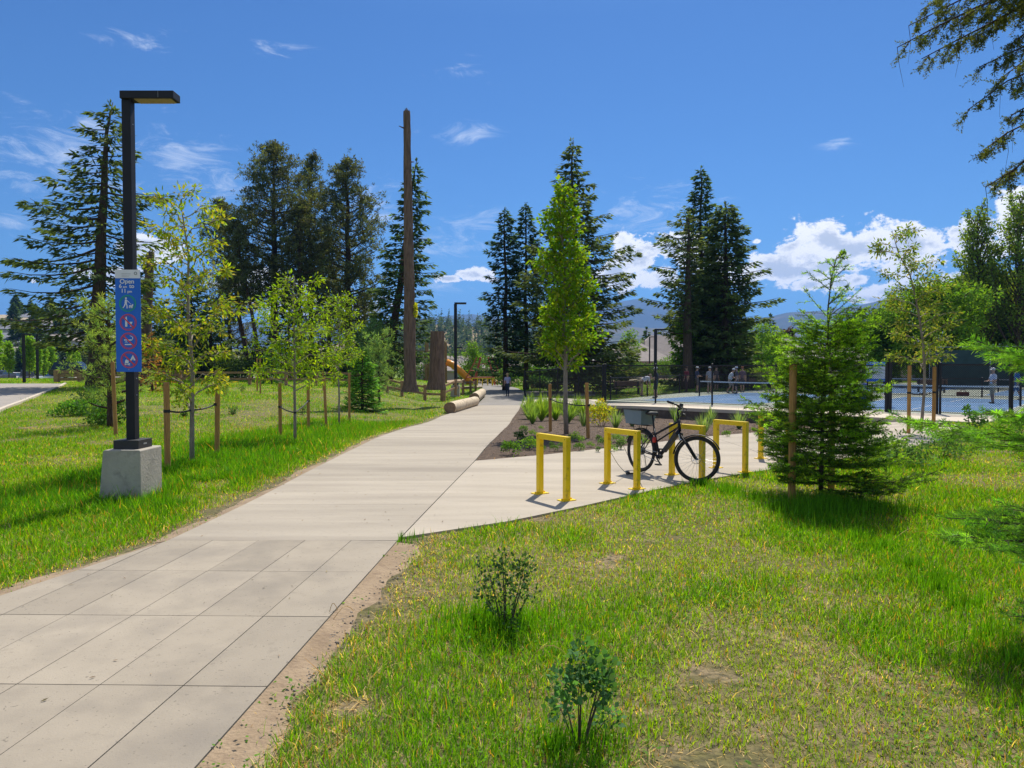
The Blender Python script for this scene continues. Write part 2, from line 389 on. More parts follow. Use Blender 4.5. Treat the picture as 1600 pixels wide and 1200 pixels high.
# ---------------------------------------------------------------- terrain sheet
def grow(a, b, st, far, g=1.25):
    v = list(np.arange(a, b+st*.5, st)); s = st; x = v[-1]
    while x < far: s *= g; x += s; v.append(x)
    return v
xs = np.array([-x for x in grow(0, 22, .55, 3500)][::-1][:-1]+grow(0, 24, .55, 3500))
ys = np.array([-x for x in grow(0, 12, 1, 300)][::-1][:-1]+grow(0, 80, .55, 5500))
GX, GY = np.meshgrid(xs, ys, indexing='ij')
GZ = height(GX, GY)
V = np.stack([GX, GY, GZ], -1).reshape(-1, 3)
ny = len(ys); i = np.arange(len(xs)-1)[:, None]; j = np.arange(ny-1)[None, :]
Q = np.stack([i*ny+j, (i+1)*ny+j, (i+1)*ny+j+1, i*ny+j+1], -1).reshape(-1, 4)
m, nt = newmat('lawn_soil'); L = nt.links
out = nt.nodes.new('ShaderNodeOutputMaterial'); b = nt.nodes.new('ShaderNodeBsdfPrincipled'); L.new(b.outputs[0], out.inputs[0]); b.inputs['Roughness'].default_value = 1
tc = nt.nodes.new('ShaderNodeTexCoord'); co = tc.outputs['Object']
c, _, _ = noise_mix(nt, co, (.115, .105, .030), (.17, .135, .06), .9)
c, _, _ = noise_mix(nt, co, c, (.27, .20, .115), 3.1, .48, .66)
c, _, _ = noise_mix(nt, co, c, (.055, .05, .022), 17, .45, .66)
geo = nt.nodes.new('ShaderNodeNewGeometry'); ln_ = nt.nodes.new('ShaderNodeVectorMath'); ln_.operation = 'LENGTH'; L.new(geo.outputs['Position'], ln_.inputs[0])
fr = nt.nodes.new('ShaderNodeMapRange'); fr.inputs[1].default_value = 24; fr.inputs[2].default_value = 75; L.new(ln_.outputs['Value'], fr.inputs[0])
fm = nt.nodes.new('ShaderNodeMix'); fm.data_type = 'RGBA'; L.new(fr.outputs[0], fm.inputs[0]); L.new(c, fm.inputs[6]); fm.inputs[7].default_value = (.13, .20, .02, 1); c = fm.outputs[2]
L.new(c, b.inputs['Base Color'])
n = nt.nodes.new('ShaderNodeTexNoise'); n.inputs['Scale'].default_value = 22; n.inputs['Detail'].default_value = 4; L.new(co, n.inputs['Vector'])
bp = nt.nodes.new('ShaderNodeBump'); bp.inputs['Strength'].default_value = .8; bp.inputs['Distance'].default_value = .04; L.new(n.outputs['Fac'], bp.inputs['Height']); L.new(bp.outputs[0], b.inputs['Normal'])
M['soil'] = m
mb = MB(); mb.add(V, Q=Q); mb.smooth = True
struct('ground', mb, M['soil'])

def patch(mb, A, z, skirt=.1, C=None):
    """A: (nu,nv,2) points, z: (nu,nv) heights -> top surface and a skirt round it"""
    nu, nv = A.shape[:2]; V = np.concatenate([A, z[..., None]], -1).reshape(-1, 3)
    i = np.arange(nu-1)[:, None]; j = np.arange(nv-1)[None, :]
    Q = np.stack([i*nv+j, (i+1)*nv+j, (i+1)*nv+j+1, i*nv+j+1], -1).reshape(-1, 4)
    a = V[Q[0]]; nz = np.cross(a[1]-a[0], a[2]-a[0])[2]
    if nz < 0: Q = Q[:, ::-1]
    mb.add(V, Q=Q, C=C)
    if skirt:
        idx = [(k, 0) for k in range(nu)]+[(nu-1, k) for k in range(1, nv)]+[(k, nv-1) for k in range(nu-2, -1, -1)]+[(0, k) for k in range(nv-2, 0, -1)]
        P = np.array([V[a*nv+b] for a, b in idx]); n = len(P); D = P-np.array([0, 0, skirt])
        mb.add(np.concatenate([P, D]), Q=[(k, (k+1) % n, n+(k+1) % n, n+k) for k in range(n)], C=C)
LE_px = [(200, 872), (265, 848), (330, 817), (400, 783), (480, 740), (560, 700), (640, 668), (690, 651), (722, 641), (740, 634)]
RE_px = [(609, 865), (620, 850), (650, 818), (690, 776), (742, 722), (775, 685), (800, 656), (811, 641), (814, 633)]
LE = np.array([gt(*p) for p in LE_px]); RE = np.array([gt(*p) for p in RE_px])
PY_END = min(LE[-1, 1], RE[-1, 1])
XL = lambda y: np.interp(y, LE[:, 1], LE[:, 0]); XR = lambda y: np.interp(y, RE[:, 1], RE[:, 0])
Y0 = gp(620, 849)[1]
cvr = random.Random(8); mb = MB(); y = Y0+.006; k = 0
while y < PY_END-.3:
    y2 = min(y+1.85, PY_END); yy = np.linspace(y, y2-.008, 4); tt = np.linspace(0, 1, 5)
    YY, TT = np.meshgrid(yy, tt, indexing='ij'); XX = XL(YY)+(XR(YY)-XL(YY))*TT
    patch(mb, np.stack([XX, YY+0.035*(1-TT)*0], -1), height(XX*0-1.5, YY)+.03, .12, C=[cvr.uniform(.92, 1.05)]*3)
    y = y2
struct('path', mb, M['concrete'])
# pavers: cut panels with open joints over a dark bed
o = np.array([XR(Y0), Y0-.004]); vv = np.array([-.06, -1]); vv = vv/np.linalg.norm(vv); uu = np.array([-1, .02]); uu /= np.linalg.norm(uu)
l0 = np.array([XL(Y0), Y0]); l1 = np.array(gp(0, 937)); ledge = [l0, l0+(l1-l0)/(l0-l1)[1]*(Y0+4)]
def inside(p, a, b): return (b[0]-a[0])*(p[1]-a[1])-(b[1]-a[1])*(p[0]-a[0])
def clip(poly, a, b):
    r = []
    for i in range(len(poly)):
        p, q = poly[i], poly[(i+1) % len(poly)]; dp, dq = inside(p, a, b), inside(q, a, b)
        if dp >= 0: r.append(p)
        if (dp >= 0) != (dq >= 0): r.append(p+(q-p)*dp/(dp-dq))
    return r
mb = MB(); rg = random.Random(3)
for r in range(10):
    for c in range(12):
        p = [o+uu*(c*.466+.0028)+vv*(r*1.075+.0038), o+uu*((c+1)*.466-.0028)+vv*(r*1.075+.0038), o+uu*((c+1)*.466-.0028)+vv*((r+1)*1.075-.0038), o+uu*(c*.466+.0028)+vv*((r+1)*1.075-.0038)]
        for a, b2 in zip(ledge[:-1], ledge[1:]):
            if len(p) >= 3: p = clip(p, a, b2)
        if len(p) < 3: continue
        if sum((p[i][0]*p[(i+1) % len(p)][1]-p[(i+1) % len(p)][0]*p[i][1]) for i in range(len(p))) < 0: p = p[::-1]
        dz = rg.uniform(-.0012, .0012); cc = rg.uniform(.88, 1.06)
        mb.prism([tuple(q) for q in p], -.02, .03+dz, C=[cc*.99, cc*.985, cc*.97])
ob = struct('pavers', mb, M['paver'])
mb = MB(); pl = [o+vv*-0.0, o+vv*11, *[q for q in ledge[::-1]]]
mb.prism([(q[0], q[1]) for q in pl][::-1], -.03, .02)
struct('paver_bed', mb, M['joint'])
# bare sandy soil trodden along the concrete edges
def edge_strip(ys_, xin, side, wid, seed):
    n_ = len(ys_); A_ = np.zeros((n_, 5, 2)); Z_ = np.zeros((n_, 5))
    w_ = wid*(.35+1.3*fbm(ys_*1.7, ys_*0+seed, seed, 4))+.05*np.sin(ys_*9+seed)*wid*2
    for j_, t_ in enumerate((0, .3, .6, .85, 1)):
        A_[:, j_, 0] = xin+side*w_*t_+side*.004; A_[:, j_, 1] = ys_; Z_[:, j_] = height(A_[:, j_, 0], ys_)+.020*(1-t_)+.005*(1-t_)-.004*(t_ == 1)+.006*(fbm(ys_*6, ys_*0+j_, seed, 2)-.5)*(0 < t_ < 1)
    return A_, Z_
mb = MB(); yy_ = np.linspace(-1, Y0-.05, 120); A_, Z_ = edge_strip(yy_, o[0]+(Y0-yy_)*vv[0]/abs(vv[1]), 1, .30, 3); patch(mb, A_, Z_, 0)
A_, Z_ = edge_strip(yy_, np.interp(yy_, [-4, Y0], [ledge[1][0], XL(Y0)]), -1, .22, 5); patch(mb, A_, Z_, 0)
yy_ = np.linspace(Y0, 20, 160); A_, Z_ = edge_strip(yy_, XL(yy_), -1, .20, 6); patch(mb, A_, Z_, 0)
mb.smooth = True; struct('bare_soil', mb, M['dirt'])
rgp = np.random.default_rng(9); mb = MB()
for q_ in range(900):
    y_ = rgp.uniform(2.2, 7.1); x_ = o[0]+(Y0-y_)*vv[0]/abs(vv[1])+.02+abs(rgp.normal(0, .16)); r_ = rgp.uniform(.003, .011); a_ = rgp.uniform(0, 3)
    if q_ > 640: y_ = rgp.uniform(3.8, 12); x_ = (np.interp(y_, [-4, Y0], [ledge[1][0], XL(Y0)]) if y_ < Y0 else XL(y_))-.02-abs(rgp.normal(0, .09))
    g_ = rgp.uniform(.10, .32)
    mb.lathe((x_, y_, hz(x_, y_)+.008), [(r_*.5, -r_*.3), (r_, r_*.2), (r_*.55, r_*.7)], 5, C=[g_, g_*.85, g_*.68])
ob_ = part('pebbles', mb, M['chips'] if 'chips' in M else leafmat('pebble', 0, .7), None); ob_['kind'] = 'stuff'; ob_['label'] = 'small pebbles in the bare soil along the concrete'; ob_['category'] = 'pebbles'
# asphalt beyond
rows = [(634, 741, 813.5), (626, 752, 817), (618, 758, 819), (612, 760, 818), (607, 754, 809), (603, 747, 793), (600.5, 738, 775), (599, 715, 757)]
A = []
for (py, a, b2) in rows:
    p, q = np.array(gt(a, py)), np.array(gt(b2, py-.1)); A.append([p+(q-p)*t for t in np.linspace(0, 1, 6)])
A = np.array(A); A2 = []
for k in range(len(A)-1):
    for t in np.linspace(0, 1, 5)[:-1]: A2.append(A[k]+(A[k+1]-A[k])*t)
A2.append(A[-1]); A2 = np.array(A2)
mb = MB(); patch(mb, A2, height(A2[..., 0], A2[..., 1])+.02, .1)
B = np.array([[gt(px, py) for py in (619, 611.5)] for px in (806, 840, 880, 930)])
patch(mb, B, height(B[..., 0], B[..., 1])+.016, .1)
struct('asphalt_path', mb, M['asphalt'])
ASPH = A
# plaza pad with the bike racks
FP = np.array([gp(*p) for p in [(640, 843), (700, 834), (760, 825), (850, 806), (960, 783), (1040, 763), (1130, 746), (1240, 731), (1350, 713), (1460, 692)]])
BP = np.array([gt(*p) for p in [(744, 722), (815, 716), (892, 708), (985, 698), (1112, 683), (1180, 677), (1300, 668), (1390, 660)]])
BP = np.vstack([BP, [[14.5, 24.5]]]); FP = np.vstack([FP, [[13.5, 20.5]]])
def resample(P, t):
    d = np.concatenate([[0], np.cumsum(np.linalg.norm(np.diff(P, axis=0), axis=1))]); d /= d[-1]
    return np.stack([np.interp(t, d, P[:, 0]), np.interp(t, d, P[:, 1])], -1)
mb = MB(); ns = 5
F0 = FP.copy(); F0[0] = [XR(FP[0, 1])+.01, FP[0, 1]]; B0 = BP.copy(); B0[0] = [XR(BP[0, 1])+.01, BP[0, 1]]
for k in range(ns):
    t = np.linspace(k/ns+(.0004 if k else 0), (k+1)/ns-.0004, 4); f = resample(F0, t); b_ = resample(B0, t)
    if k == 0:
        tt = np.linspace(0, 1, 9)[None, :, None]; A = f[:, None, :]*(1-tt)+b_[:, None, :]*tt
        # keep the first column on the path's own edge
        A[0, :, 0] = XR(A[0, :, 1])+.01
    else:
        tt = np.linspace(0, 1, 9)[None, :, None]; A = f[:, None, :]*(1-tt)+b_[:, None, :]*tt
    patch(mb, A, height(A[..., 0], A[..., 1])+.026, .12, C=[cvr.uniform(1.02, 1.12)]*3)
struct('plaza', mb, M['concrete'])
# deck beside the courts, on a low retaining wall
DF = [(.62, 41.3, -.58), (3.3, 37.6, -.32), (5.6, 32.6, -.10), (9.6, 28.4, -.05), (13.2, 24.3, -.05), (15.2, 22.6, -.06)]
DB = [(.95, 51.5, -.55), (4.3, 38.6, -.10), (8.2, 34.4, -.05), (12.2, 30.7, -.045), (15.4, 27.0, -.045), (17.6, 24.9, -.045)]
A = np.array([[np.array(DF[k])*(1-t)+np.array(DB[k])*t for t in np.linspace(0, 1, 4)] for k in range(6)])
A3 = []
for k in range(5):
    for t in np.linspace(0, 1, 5)[:-1]: A3.append(A[k]*(1-t)+A[k+1]*t)
A3.append(A[-1]); A3 = np.array(A3)
mb = MB(); patch(mb, A3[..., :2], A3[..., 2], .14); struct('plaza_deck', mb, M['deck'])
# mulch bed
sL = np.linspace(0, 1, 26); bb = resample(BP[:7], sL); tb = resample(np.array([p[:2] for p in DF[:5]]), sL); tb[0] = [XR(40.5), 40.5]
BED = np.array([[bb[k]*(1-t)+tb[k]*t for t in np.linspace(0, 1, 22)] for k in range(26)])
for jx in range(22): BED[0, jx, 0] = XR(BED[0, jx, 1])+.012
mb = MB(); bz = height(BED[..., 0], BED[..., 1])+.012+.03*np.sin(np.linspace(0, PI, 22))[None, :]
patch(mb, BED, bz, .05)
rgn = np.random.default_rng(5)
n = 9000; u = rgn.uniform(0, 24.99, n); v = rgn.uniform(0, 20.99, n)**1.0; ui = u.astype(int); vi = v.astype(int); fu = (u-ui)[:, None]; fv = (v-vi)[:, None]
P = BED[ui, vi]*(1-fu)*(1-fv)+BED[ui+1, vi]*fu*(1-fv)+BED[ui, vi+1]*(1-fu)*fv+BED[ui+1, vi+1]*fu*fv
Z = height(P[:, 0], P[:, 1])+.03+.03*np.sin(PI*v/21)
P3 = np.stack([P[:, 0], P[:, 1], Z], -1)
def quads(mb, P, D, N, Lh, W, C, m=0, mid=.5, bend=None):
    D = D/(np.linalg.norm(D, axis=1)[:, None]+1e-9); Sd = np.cross(D, N); Sd /= np.linalg.norm(Sd, axis=1)[:, None]+1e-9
    Lh = np.broadcast_to(Lh, (len(P),))[:, None]; W = np.broadcast_to(W, (len(P),))[:, None]
    mp = P+D*Lh*mid
    tip = P+D*Lh
    if bend is not None: tip = tip+bend
    V = np.stack([P, mp+Sd*W/2, tip, mp-Sd*W/2], 1).reshape(-1, 3)
    Q = np.arange(len(P)*4).reshape(-1, 4)
    mb.add(V, Q=Q, C=np.repeat(C, 4, axis=0), m=m)
a = rgn.uniform(0, 2*PI, n); D = np.stack([np.cos(a), np.sin(a), rgn.normal(0, .25, n)], -1); N = np.stack([rgn.normal(0, .4, n), rgn.normal(0, .4, n), np.ones(n)], -1)
C = np.array([[.20, .13, .08]])*rgn.uniform(.35, 1.6, (n, 1))
cm = MB(); quads(cm, P3, D, N, rgn.uniform(.03, .09, n), rgn.uniform(.012, .03, n), C)
struct('mulch_bed', mb, M['mulch']); cob = part('bark_chips', cm, M['chips'], None); cob['kind'] = 'stuff'; cob['label'] = 'brown bark chips over the planting bed'; cob['category'] = 'bark mulch'
# retaining wall under the deck edge
wt = thing('retaining_wall', 'low brown retaining wall between the planting bed and the court deck', 'wall', (5.6, 32.6, -.1))
mb = MB()
for k in range(1, 5):
    a, b2 = np.array(DF[k]), np.array(DF[k+1]); 
    for q in range(3):
        p0 = a+(b2-a)*q/3; p1 = a+(b2-a)*(q+1)/3; dd = (p1-p0)/np.linalg.norm(p1-p0)
        p1 = p1-dd*.012; nrm = np.array([-dd[1], dd[0], 0]); 
        off = np.array([5.6, 32.6, -.1])
        zb = -.95
        V = [p0+nrm*.03, p1+nrm*.03, p1+nrm*.28, p0+nrm*.28]
        top = [x-[0, 0, .145] for x in V]; bot = [np.array([x[0], x[1], zb]) for x in V]
        mb.add(np.array(bot+top)-off, Q=[(3, 2, 1, 0), (4, 5, 6, 7), (0, 1, 5, 4), (1, 2, 6, 5), (2, 3, 7, 6), (3, 0, 4, 7)])
part('wall_face', mb, M['wallc'], wt)
# road and car park on the left
RP = np.array([[gt(px, py) for px in xsx] for py, xsx in [(652, (-420, -300, -150, -25)), (640, (-300, -180, -60, 2)), (628, (-240, -130, -30, 34)), (615, (-180, -80, 0, 66)), (605, (-130, -50, 20, 92)), (600, (-60, 0, 40, 100))]])
RR = []
for k in range(len(RP)-1):
    for t in np.linspace(0, 1, 9)[:-1]: RR.append(RP[k]*(1-t)+RP[k+1]*t)
RR.append(RP[-1]); RR = np.array(RR)
RR2 = np.array([[r[0]*(1-t)+r[-1]*t for t in np.linspace(0, 1, 16)] for r in RR])
mb = MB(); patch(mb, RR2, height(RR2[..., 0], RR2[..., 1])+.035, .1); struct('road', mb, M['road'])
# kerb along the road
mb = MB(); e = RR2[:, -1]; ez = height(e[:, 0], e[:, 1])
for k in range(len(e)-1):
    mb.beam((e[k, 0]+.09, e[k, 1], ez[k]+.03), (e[k+1, 0]+.09, e[k+1, 1], ez[k+1]+.03), .16, .14)
struct('kerb', mb, M['deck'])
LOT = np.array([[(x, y) for x in np.linspace(-150, -44, 26)] for y in np.linspace(78, 175, 22)])
mb = MB(); patch(mb, LOT, height(LOT[..., 0], LOT[..., 1])+.05, .1); struct('car_park', mb, M['road'])
# courts
FA = np.array([4.8, 36.3]); FU = np.array([.748, -.663]); FV = np.array([.663, .748])
def cp(s, v): return FA+FU*s+FV*v
ZC = -.045
def flat(mb, pts, z): mb.add([(p[0], p[1], z) for p in pts], G=[list(range(len(pts)))])
mb = MB(); pts = [cp(0, 0), cp(30, 0), cp(60, 5), cp(60, 60), np.array([60, 84]), np.array([38, 71]), np.array([17, 50.5]), np.array([11, 46])]
mb.prism([tuple(p) for p in pts], ZC-.25, ZC); struct('court_surface', mb, M['court_grey'])
mb = MB(); ml = MB()
for row, v0 in enumerate((8.2, 27)):
    for k in range(3 if row == 0 else 4):
        s0 = 4.2+9.4*k+(3 if row else 0)
        a, b2 = s0-3.05, s0+3.05
        flat(mb, [cp(a, v0-6.7), cp(b2, v0-6.7), cp(b2, v0+6.7), cp(a, v0+6.7)], ZC+.004)
        for (u0, u1, w0, w1) in [(a, b2, -6.7, -6.65), (a, b2, 6.65, 6.7), (a, a+.05, -6.65, 6.65), (b2-.05, b2, -6.65, 6.65), (a+.05, b2-.05, -2.16, -2.11), (a+.05, b2-.05, 2.11, 2.16), (s0-.025, s0+.025, -6.65, -2.16), (s0-.025, s0+.025, 2.16, 6.65)]:
            flat(ml, [cp(u0, v0+w0), cp(u1, v0+w0), cp(u1, v0+w1), cp(u0, v0+w1)], ZC+.008)
struct('court_paint', mb, M['court_blue']); struct('court_lines', ml, M['line'])
# sandy ground behind the courts
mb = MB()
A = np.array([[(x, y) for x in np.linspace(12, 110, 30)] for y in np.linspace(86, 112, 8)]); patch(mb, A, height(A[..., 0], A[..., 1])+.06, .1)
struct('bare_ground', mb, M['sandy'])
A = np.array([[(x, y) for x in np.linspace(-12, 3.0, 14)] for y in np.linspace(93, 120, 8)])
mb = MB(); patch(mb, A, height(A[..., 0], A[..., 1])+.06, .1); struct('playground_surface', mb, M['sandy'])

# ---------------------------------------------------------------- grass
def pip(x, y, poly):
    poly = np.asarray(poly); r = np.zeros(len(x), bool); j = len(poly)-1
    for i in range(len(poly)):
        xi, yi = poly[i][:2]; xj, yj = poly[j][:2]
        if yi != yj:
            c = ((yi > y) != (yj > y)) & (x < (xj-xi)*(y-yi)/(yj-yi)+xi); r ^= c
        j = i
    return r
def bpoly(A): return np.concatenate([A[:, 0], A[-1, 1:], A[-2::-1, -1], A[0, -2:0:-1]])[:, :2]
POLYS = [np.array([(q[0], q[1]) for q in pl]), np.vstack([LE, RE[::-1]]), bpoly(ASPH), bpoly(B), np.vstack([FP, BP[::-1]]), bpoly(BED), np.array([p[:2] for p in DF+DB[::-1]]), bpoly(RR2), np.array(pts),
         np.array([(-150, 78), (-44, 78), (-44, 175), (-150, 175)])]
def open_ground(x, y):
    r = np.ones(len(x), bool)
    for p in POLYS: r &= ~pip(x, y, p)
    xr_ = XR(y); r &= ~((y > Y0+.1) & (y < 42) & (np.abs(x-xr_) < .09) & ((y < 13.2) | (x < xr_+.05)))
    return r
_s = lambda px, py: gp(px, py)
TUFTS = [(*_s(790, 985), .7, 900, .17), (*_s(740, 975), .5, 500, .15), (*_s(905, 1160), .4, 220, .12), (*_s(1290, 800), 1.2, 2600, .24), (*_s(235, 790), .8, 900, .15), (*_s(300, 732), .6, 800, .18), (*_s(262, 744), .3, 300, .2), (*_s(340, 720), .5, 500, .2), (*_s(620, 846), .3, 260, .12)]
for q_ in range(26):
    y_ = 3.2+11*((q_*.618) % 1); x_ = .2+(.75*y_)*((q_*.381) % 1); TUFTS.append((x_, y_, .35, 260, .15))
rg = np.random.default_rng(11)
yl = np.linspace(1.2, 85, 2000)
dens = 8600/(1+(yl/7.2)**2.25)+12
wdt = 2*(.80*yl+1.6)
cdf = np.cumsum(dens*wdt)*(yl[1]-yl[0]); NB = int(cdf[-1]); cdf /= cdf[-1]
print('grass candidates', NB)
Y = np.interp(rg.uniform(0, 1, NB), cdf, yl); X = rg.uniform(-1, 1, NB)*(.80*Y+1.6)
keep = open_ground(X, Y)
X, Y = X[keep], Y[keep]
# distance to concrete edges (near part)
dR = np.where((Y < 7.3), X-np.interp(Y, [-3, Y0], [(-1.16-.6), XR(Y0)]), 9)
dR = np.where(dR < 0, 9, dR)
dL = np.where(Y < Y0, np.interp(Y, [-4, Y0], [ledge[1][0], XL(Y0)])-X, XL(Y)-X); dL = np.where(dL < 0, 9, dL)
edge = fbm(X*2.5, Y*2.5, 3)
p1 = fbm(X*.55, Y*.55, 7, 4); p2 = fbm(X*1.6+5, Y*1.6, 9, 3); p3 = fbm(X*.16, Y*.16, 13, 3)
bare = S((fbm(X*1.1+3, Y*1.1, 21, 4)-.72)/.08)
lush = S((p1-.36)/.2)*.8+.2*p2
lushL = S((XL(np.maximum(Y, Y0))-X-.25)/.6)*S((4.6-(XL(np.maximum(Y, Y0))-X))/1.5)*S((Y-7)/2)*S((34-Y)/8)*(X < 0)*S((p2-.25)/.2)
lush = np.maximum(lush*.9, lushL)
keepp = np.ones(len(X))
keepp *= S((dR-.03-.32*edge)/.14)*.97+.03*(dR > .05)
keepp *= S((dL-.10-.15*edge)/.10)*.9+.1
keepp *= 1-.3*bare*(1-lushL)
keepp *= .62+.38*lush
k = rg.uniform(0, 1, len(X)) < keepp
X, Y, bare, lush, p2, p3, lushL, dL, dR = [q[k] for q in (X, Y, bare, lush, p2, p3, lushL, dL, dR)]
n = len(X); print('grass blades', n)
cl = rg.uniform(0, 1, n)
green = np.array([.105, .28, .004]); deep = np.array([.045, .16, .005]); yel = np.array([.25, .36, .006]); straw = np.array([.62, .46, .19]); rust = np.array([.40, .21, .04])
t = np.clip(lush*.75+rg.normal(0, .22, n)+.08, 0, 1)[:, None]
C = yel*(1-t)+green*t
dd = ((cl < .22+.5*lushL) & (lush > .3))[:, None]; C = np.where(dd, deep*.6+green*.4, C)
ps = .07+.15*(1-lush)+.78*bare+.15*S((p3-.55)/.1)*(1-lush)
ps = np.where(dL < .35, ps+.35, ps); ps = np.where(dR < .6, ps+.3, ps); ps *= 1-.8*lushL
q = rg.uniform(0, 1, n); C = np.where((q < ps)[:, None], straw*rg.uniform(.7, 1.15, (n, 1)), C)
C = np.where(((q > ps) & (q < ps+.05))[:, None], rust, C)
C = C*rg.uniform(.5, 1.3, (n, 1))
hgt = (.042+.048*lush+.09*lushL*rg.uniform(.5, 1.3, n))*rg.uniform(.5, 1.35, n)*(1-.35*bare)
tall = rg.uniform(0, 1, n) < .015; hgt = np.where(tall, hgt*2.0, hgt)
hgt = np.where((dL < .3) | (dR < .25), hgt*.6, hgt)
hgt = np.where(Y > 30, hgt*1.3, hgt)
wd = (.0026+.00060*Y)*rg.uniform(.7, 1.3, n)
a = rg.uniform(0, 2*PI, n); lean = np.abs(rg.normal(0, .52, n))+.08; lean = np.minimum(lean, 1.4)
lean = np.where(q < ps, np.minimum(lean+rg.uniform(.1, 1.5, n)+.7*bare, 1.52), lean); hgt = np.where((q < ps) & (bare > .3), hgt*1.5, hgt)
d = np.stack([np.cos(a)*np.sin(lean), np.sin(a)*np.sin(lean), np.cos(lean)], -1)
d2 = d+np.stack([np.cos(a), np.sin(a), np.zeros(n)-.25], -1)*rg.uniform(.1, .9, (n, 1))*.55
d2 /= np.linalg.norm(d2, axis=1)[:, None]
sa = a+PI/2+rg.normal(0, .5, n); sd_ = np.stack([np.cos(sa), np.sin(sa), 0*sa], -1)*wd[:, None]/2
P = np.stack([X, Y, height(X, Y)-.006], -1)
hh = hgt[:, None]
mid = P+d*hh*.55; tip = mid+d2*hh*.5
near = Y < 16
def addg(mb, s, full):
    if full:
        V = np.stack([P[s]-sd_[s], P[s]+sd_[s], mid[s]+sd_[s]*.8, mid[s]-sd_[s]*.8, tip[s]], 1).reshape(-1, 3); b_ = np.arange(s.sum())[:, None]*5
        mb.add(V, Q=b_+np.array([[0, 1, 2, 3]]), T=b_+np.array([[3, 2, 4]]), C=np.repeat(C[s], 5, axis=0))
    else:
        V = np.stack([P[s]-sd_[s], P[s]+sd_[s], tip[s]], 1).reshape(-1, 3); b_ = np.arange(s.sum())[:, None]*3
        mb.add(V, T=b_+np.array([[0, 1, 2]]), C=np.repeat(C[s], 3, axis=0))
mb = MB()
# clover and small weeds low in the turf, long dead stems lying over it
n2 = 70000; Y2 = np.interp(rg.uniform(0, 1, n2), cdf, yl); k2 = Y2 < 17; Y2 = Y2[k2]; X2 = rg.uniform(-1, 1, len(Y2))*(.8*Y2+1.6); k2 = open_ground(X2, Y2) & (fbm(X2*1.3+40, Y2*1.3, 31, 3) > .5); X2, Y2 = X2[k2], Y2[k2]; n2 = len(X2)
P2 = np.stack([X2, Y2, height(X2, Y2)+rg.uniform(.01, .05, n2)], -1); a2 = rg.uniform(0, 7, n2)
quads(mb, P2, np.stack([np.cos(a2), np.sin(a2), rg.normal(.1, .3, n2)], -1), np.stack([rg.normal(0, .4, n2), rg.normal(0, .4, n2), 1+0*a2], -1), rg.uniform(.012, .03, n2)*(1+Y2*.04), rg.uniform(.010, .022, n2)*(1+Y2*.04), np.array([[.09, .20, .02]])*rg.uniform(.5, 1.4, (n2, 1)))
for q_ in range(70):
    y_ = rg.uniform(2.8, 13); x_ = rg.uniform(-1, 1)*(.8*y_+1)
    if not open_ground(np.array([x_]), np.array([y_]))[0]: continue
    a_ = rg.uniform(0, 7); l_ = rg.uniform(.08, .30); t_ = np.linspace(0, 1, 6); w_ = .0011+.00026*y_
    Pm = np.stack([x_+math.cos(a_)*l_*t_, y_+math.sin(a_)*l_*t_, hz(x_, y_)+.02+.06*np.sin(PI*t_)+.02*t_], -1); Pm[:, 0] += .1*l_*np.sin(2*t_+a_)
    mb.tube(Pm, w_, 3, caps=False, C=straw*rg.uniform(.3, .5))
# taller tufts round shrubs, posts and the pedestal
for (cx_, cy_, rad_, nn_, hh_) in TUFTS:
    r_ = np.abs(rg.normal(0, rad_*.5, nn_)); a2 = rg.uniform(0, 7, nn_); x2 = cx_+r_*np.cos(a2); y2 = cy_+r_*np.sin(a2)*.8; k2 = open_ground(x2, y2); x2, y2 = x2[k2], y2[k2]; m_ = len(x2)
    hh2 = hh_*rg.uniform(.4, 1.2, m_); le = np.abs(rg.normal(0, .22, m_)); a2 = rg.uniform(0, 7, m_); D2 = np.stack([np.cos(a2)*np.sin(le), np.sin(a2)*np.sin(le), np.cos(le)], -1)
    quads(mb, np.stack([x2, y2, height(x2, y2)-.01], -1), D2, np.stack([np.cos(a2+1), np.sin(a2+1), .2+0*a2], -1), hh2, .005+.0004*cy_, np.array([[.075, .20, .006]])*rg.uniform(.5, 1.5, (m_, 1)), mid=.35)
addg(mb, near, True); addg(mb, ~near, False)
go = part('grass', mb, M['grass'], None); go['kind'] = 'stuff'; go['label'] = 'patchy green and straw coloured grass over the lawns'; go['category'] = 'grass'
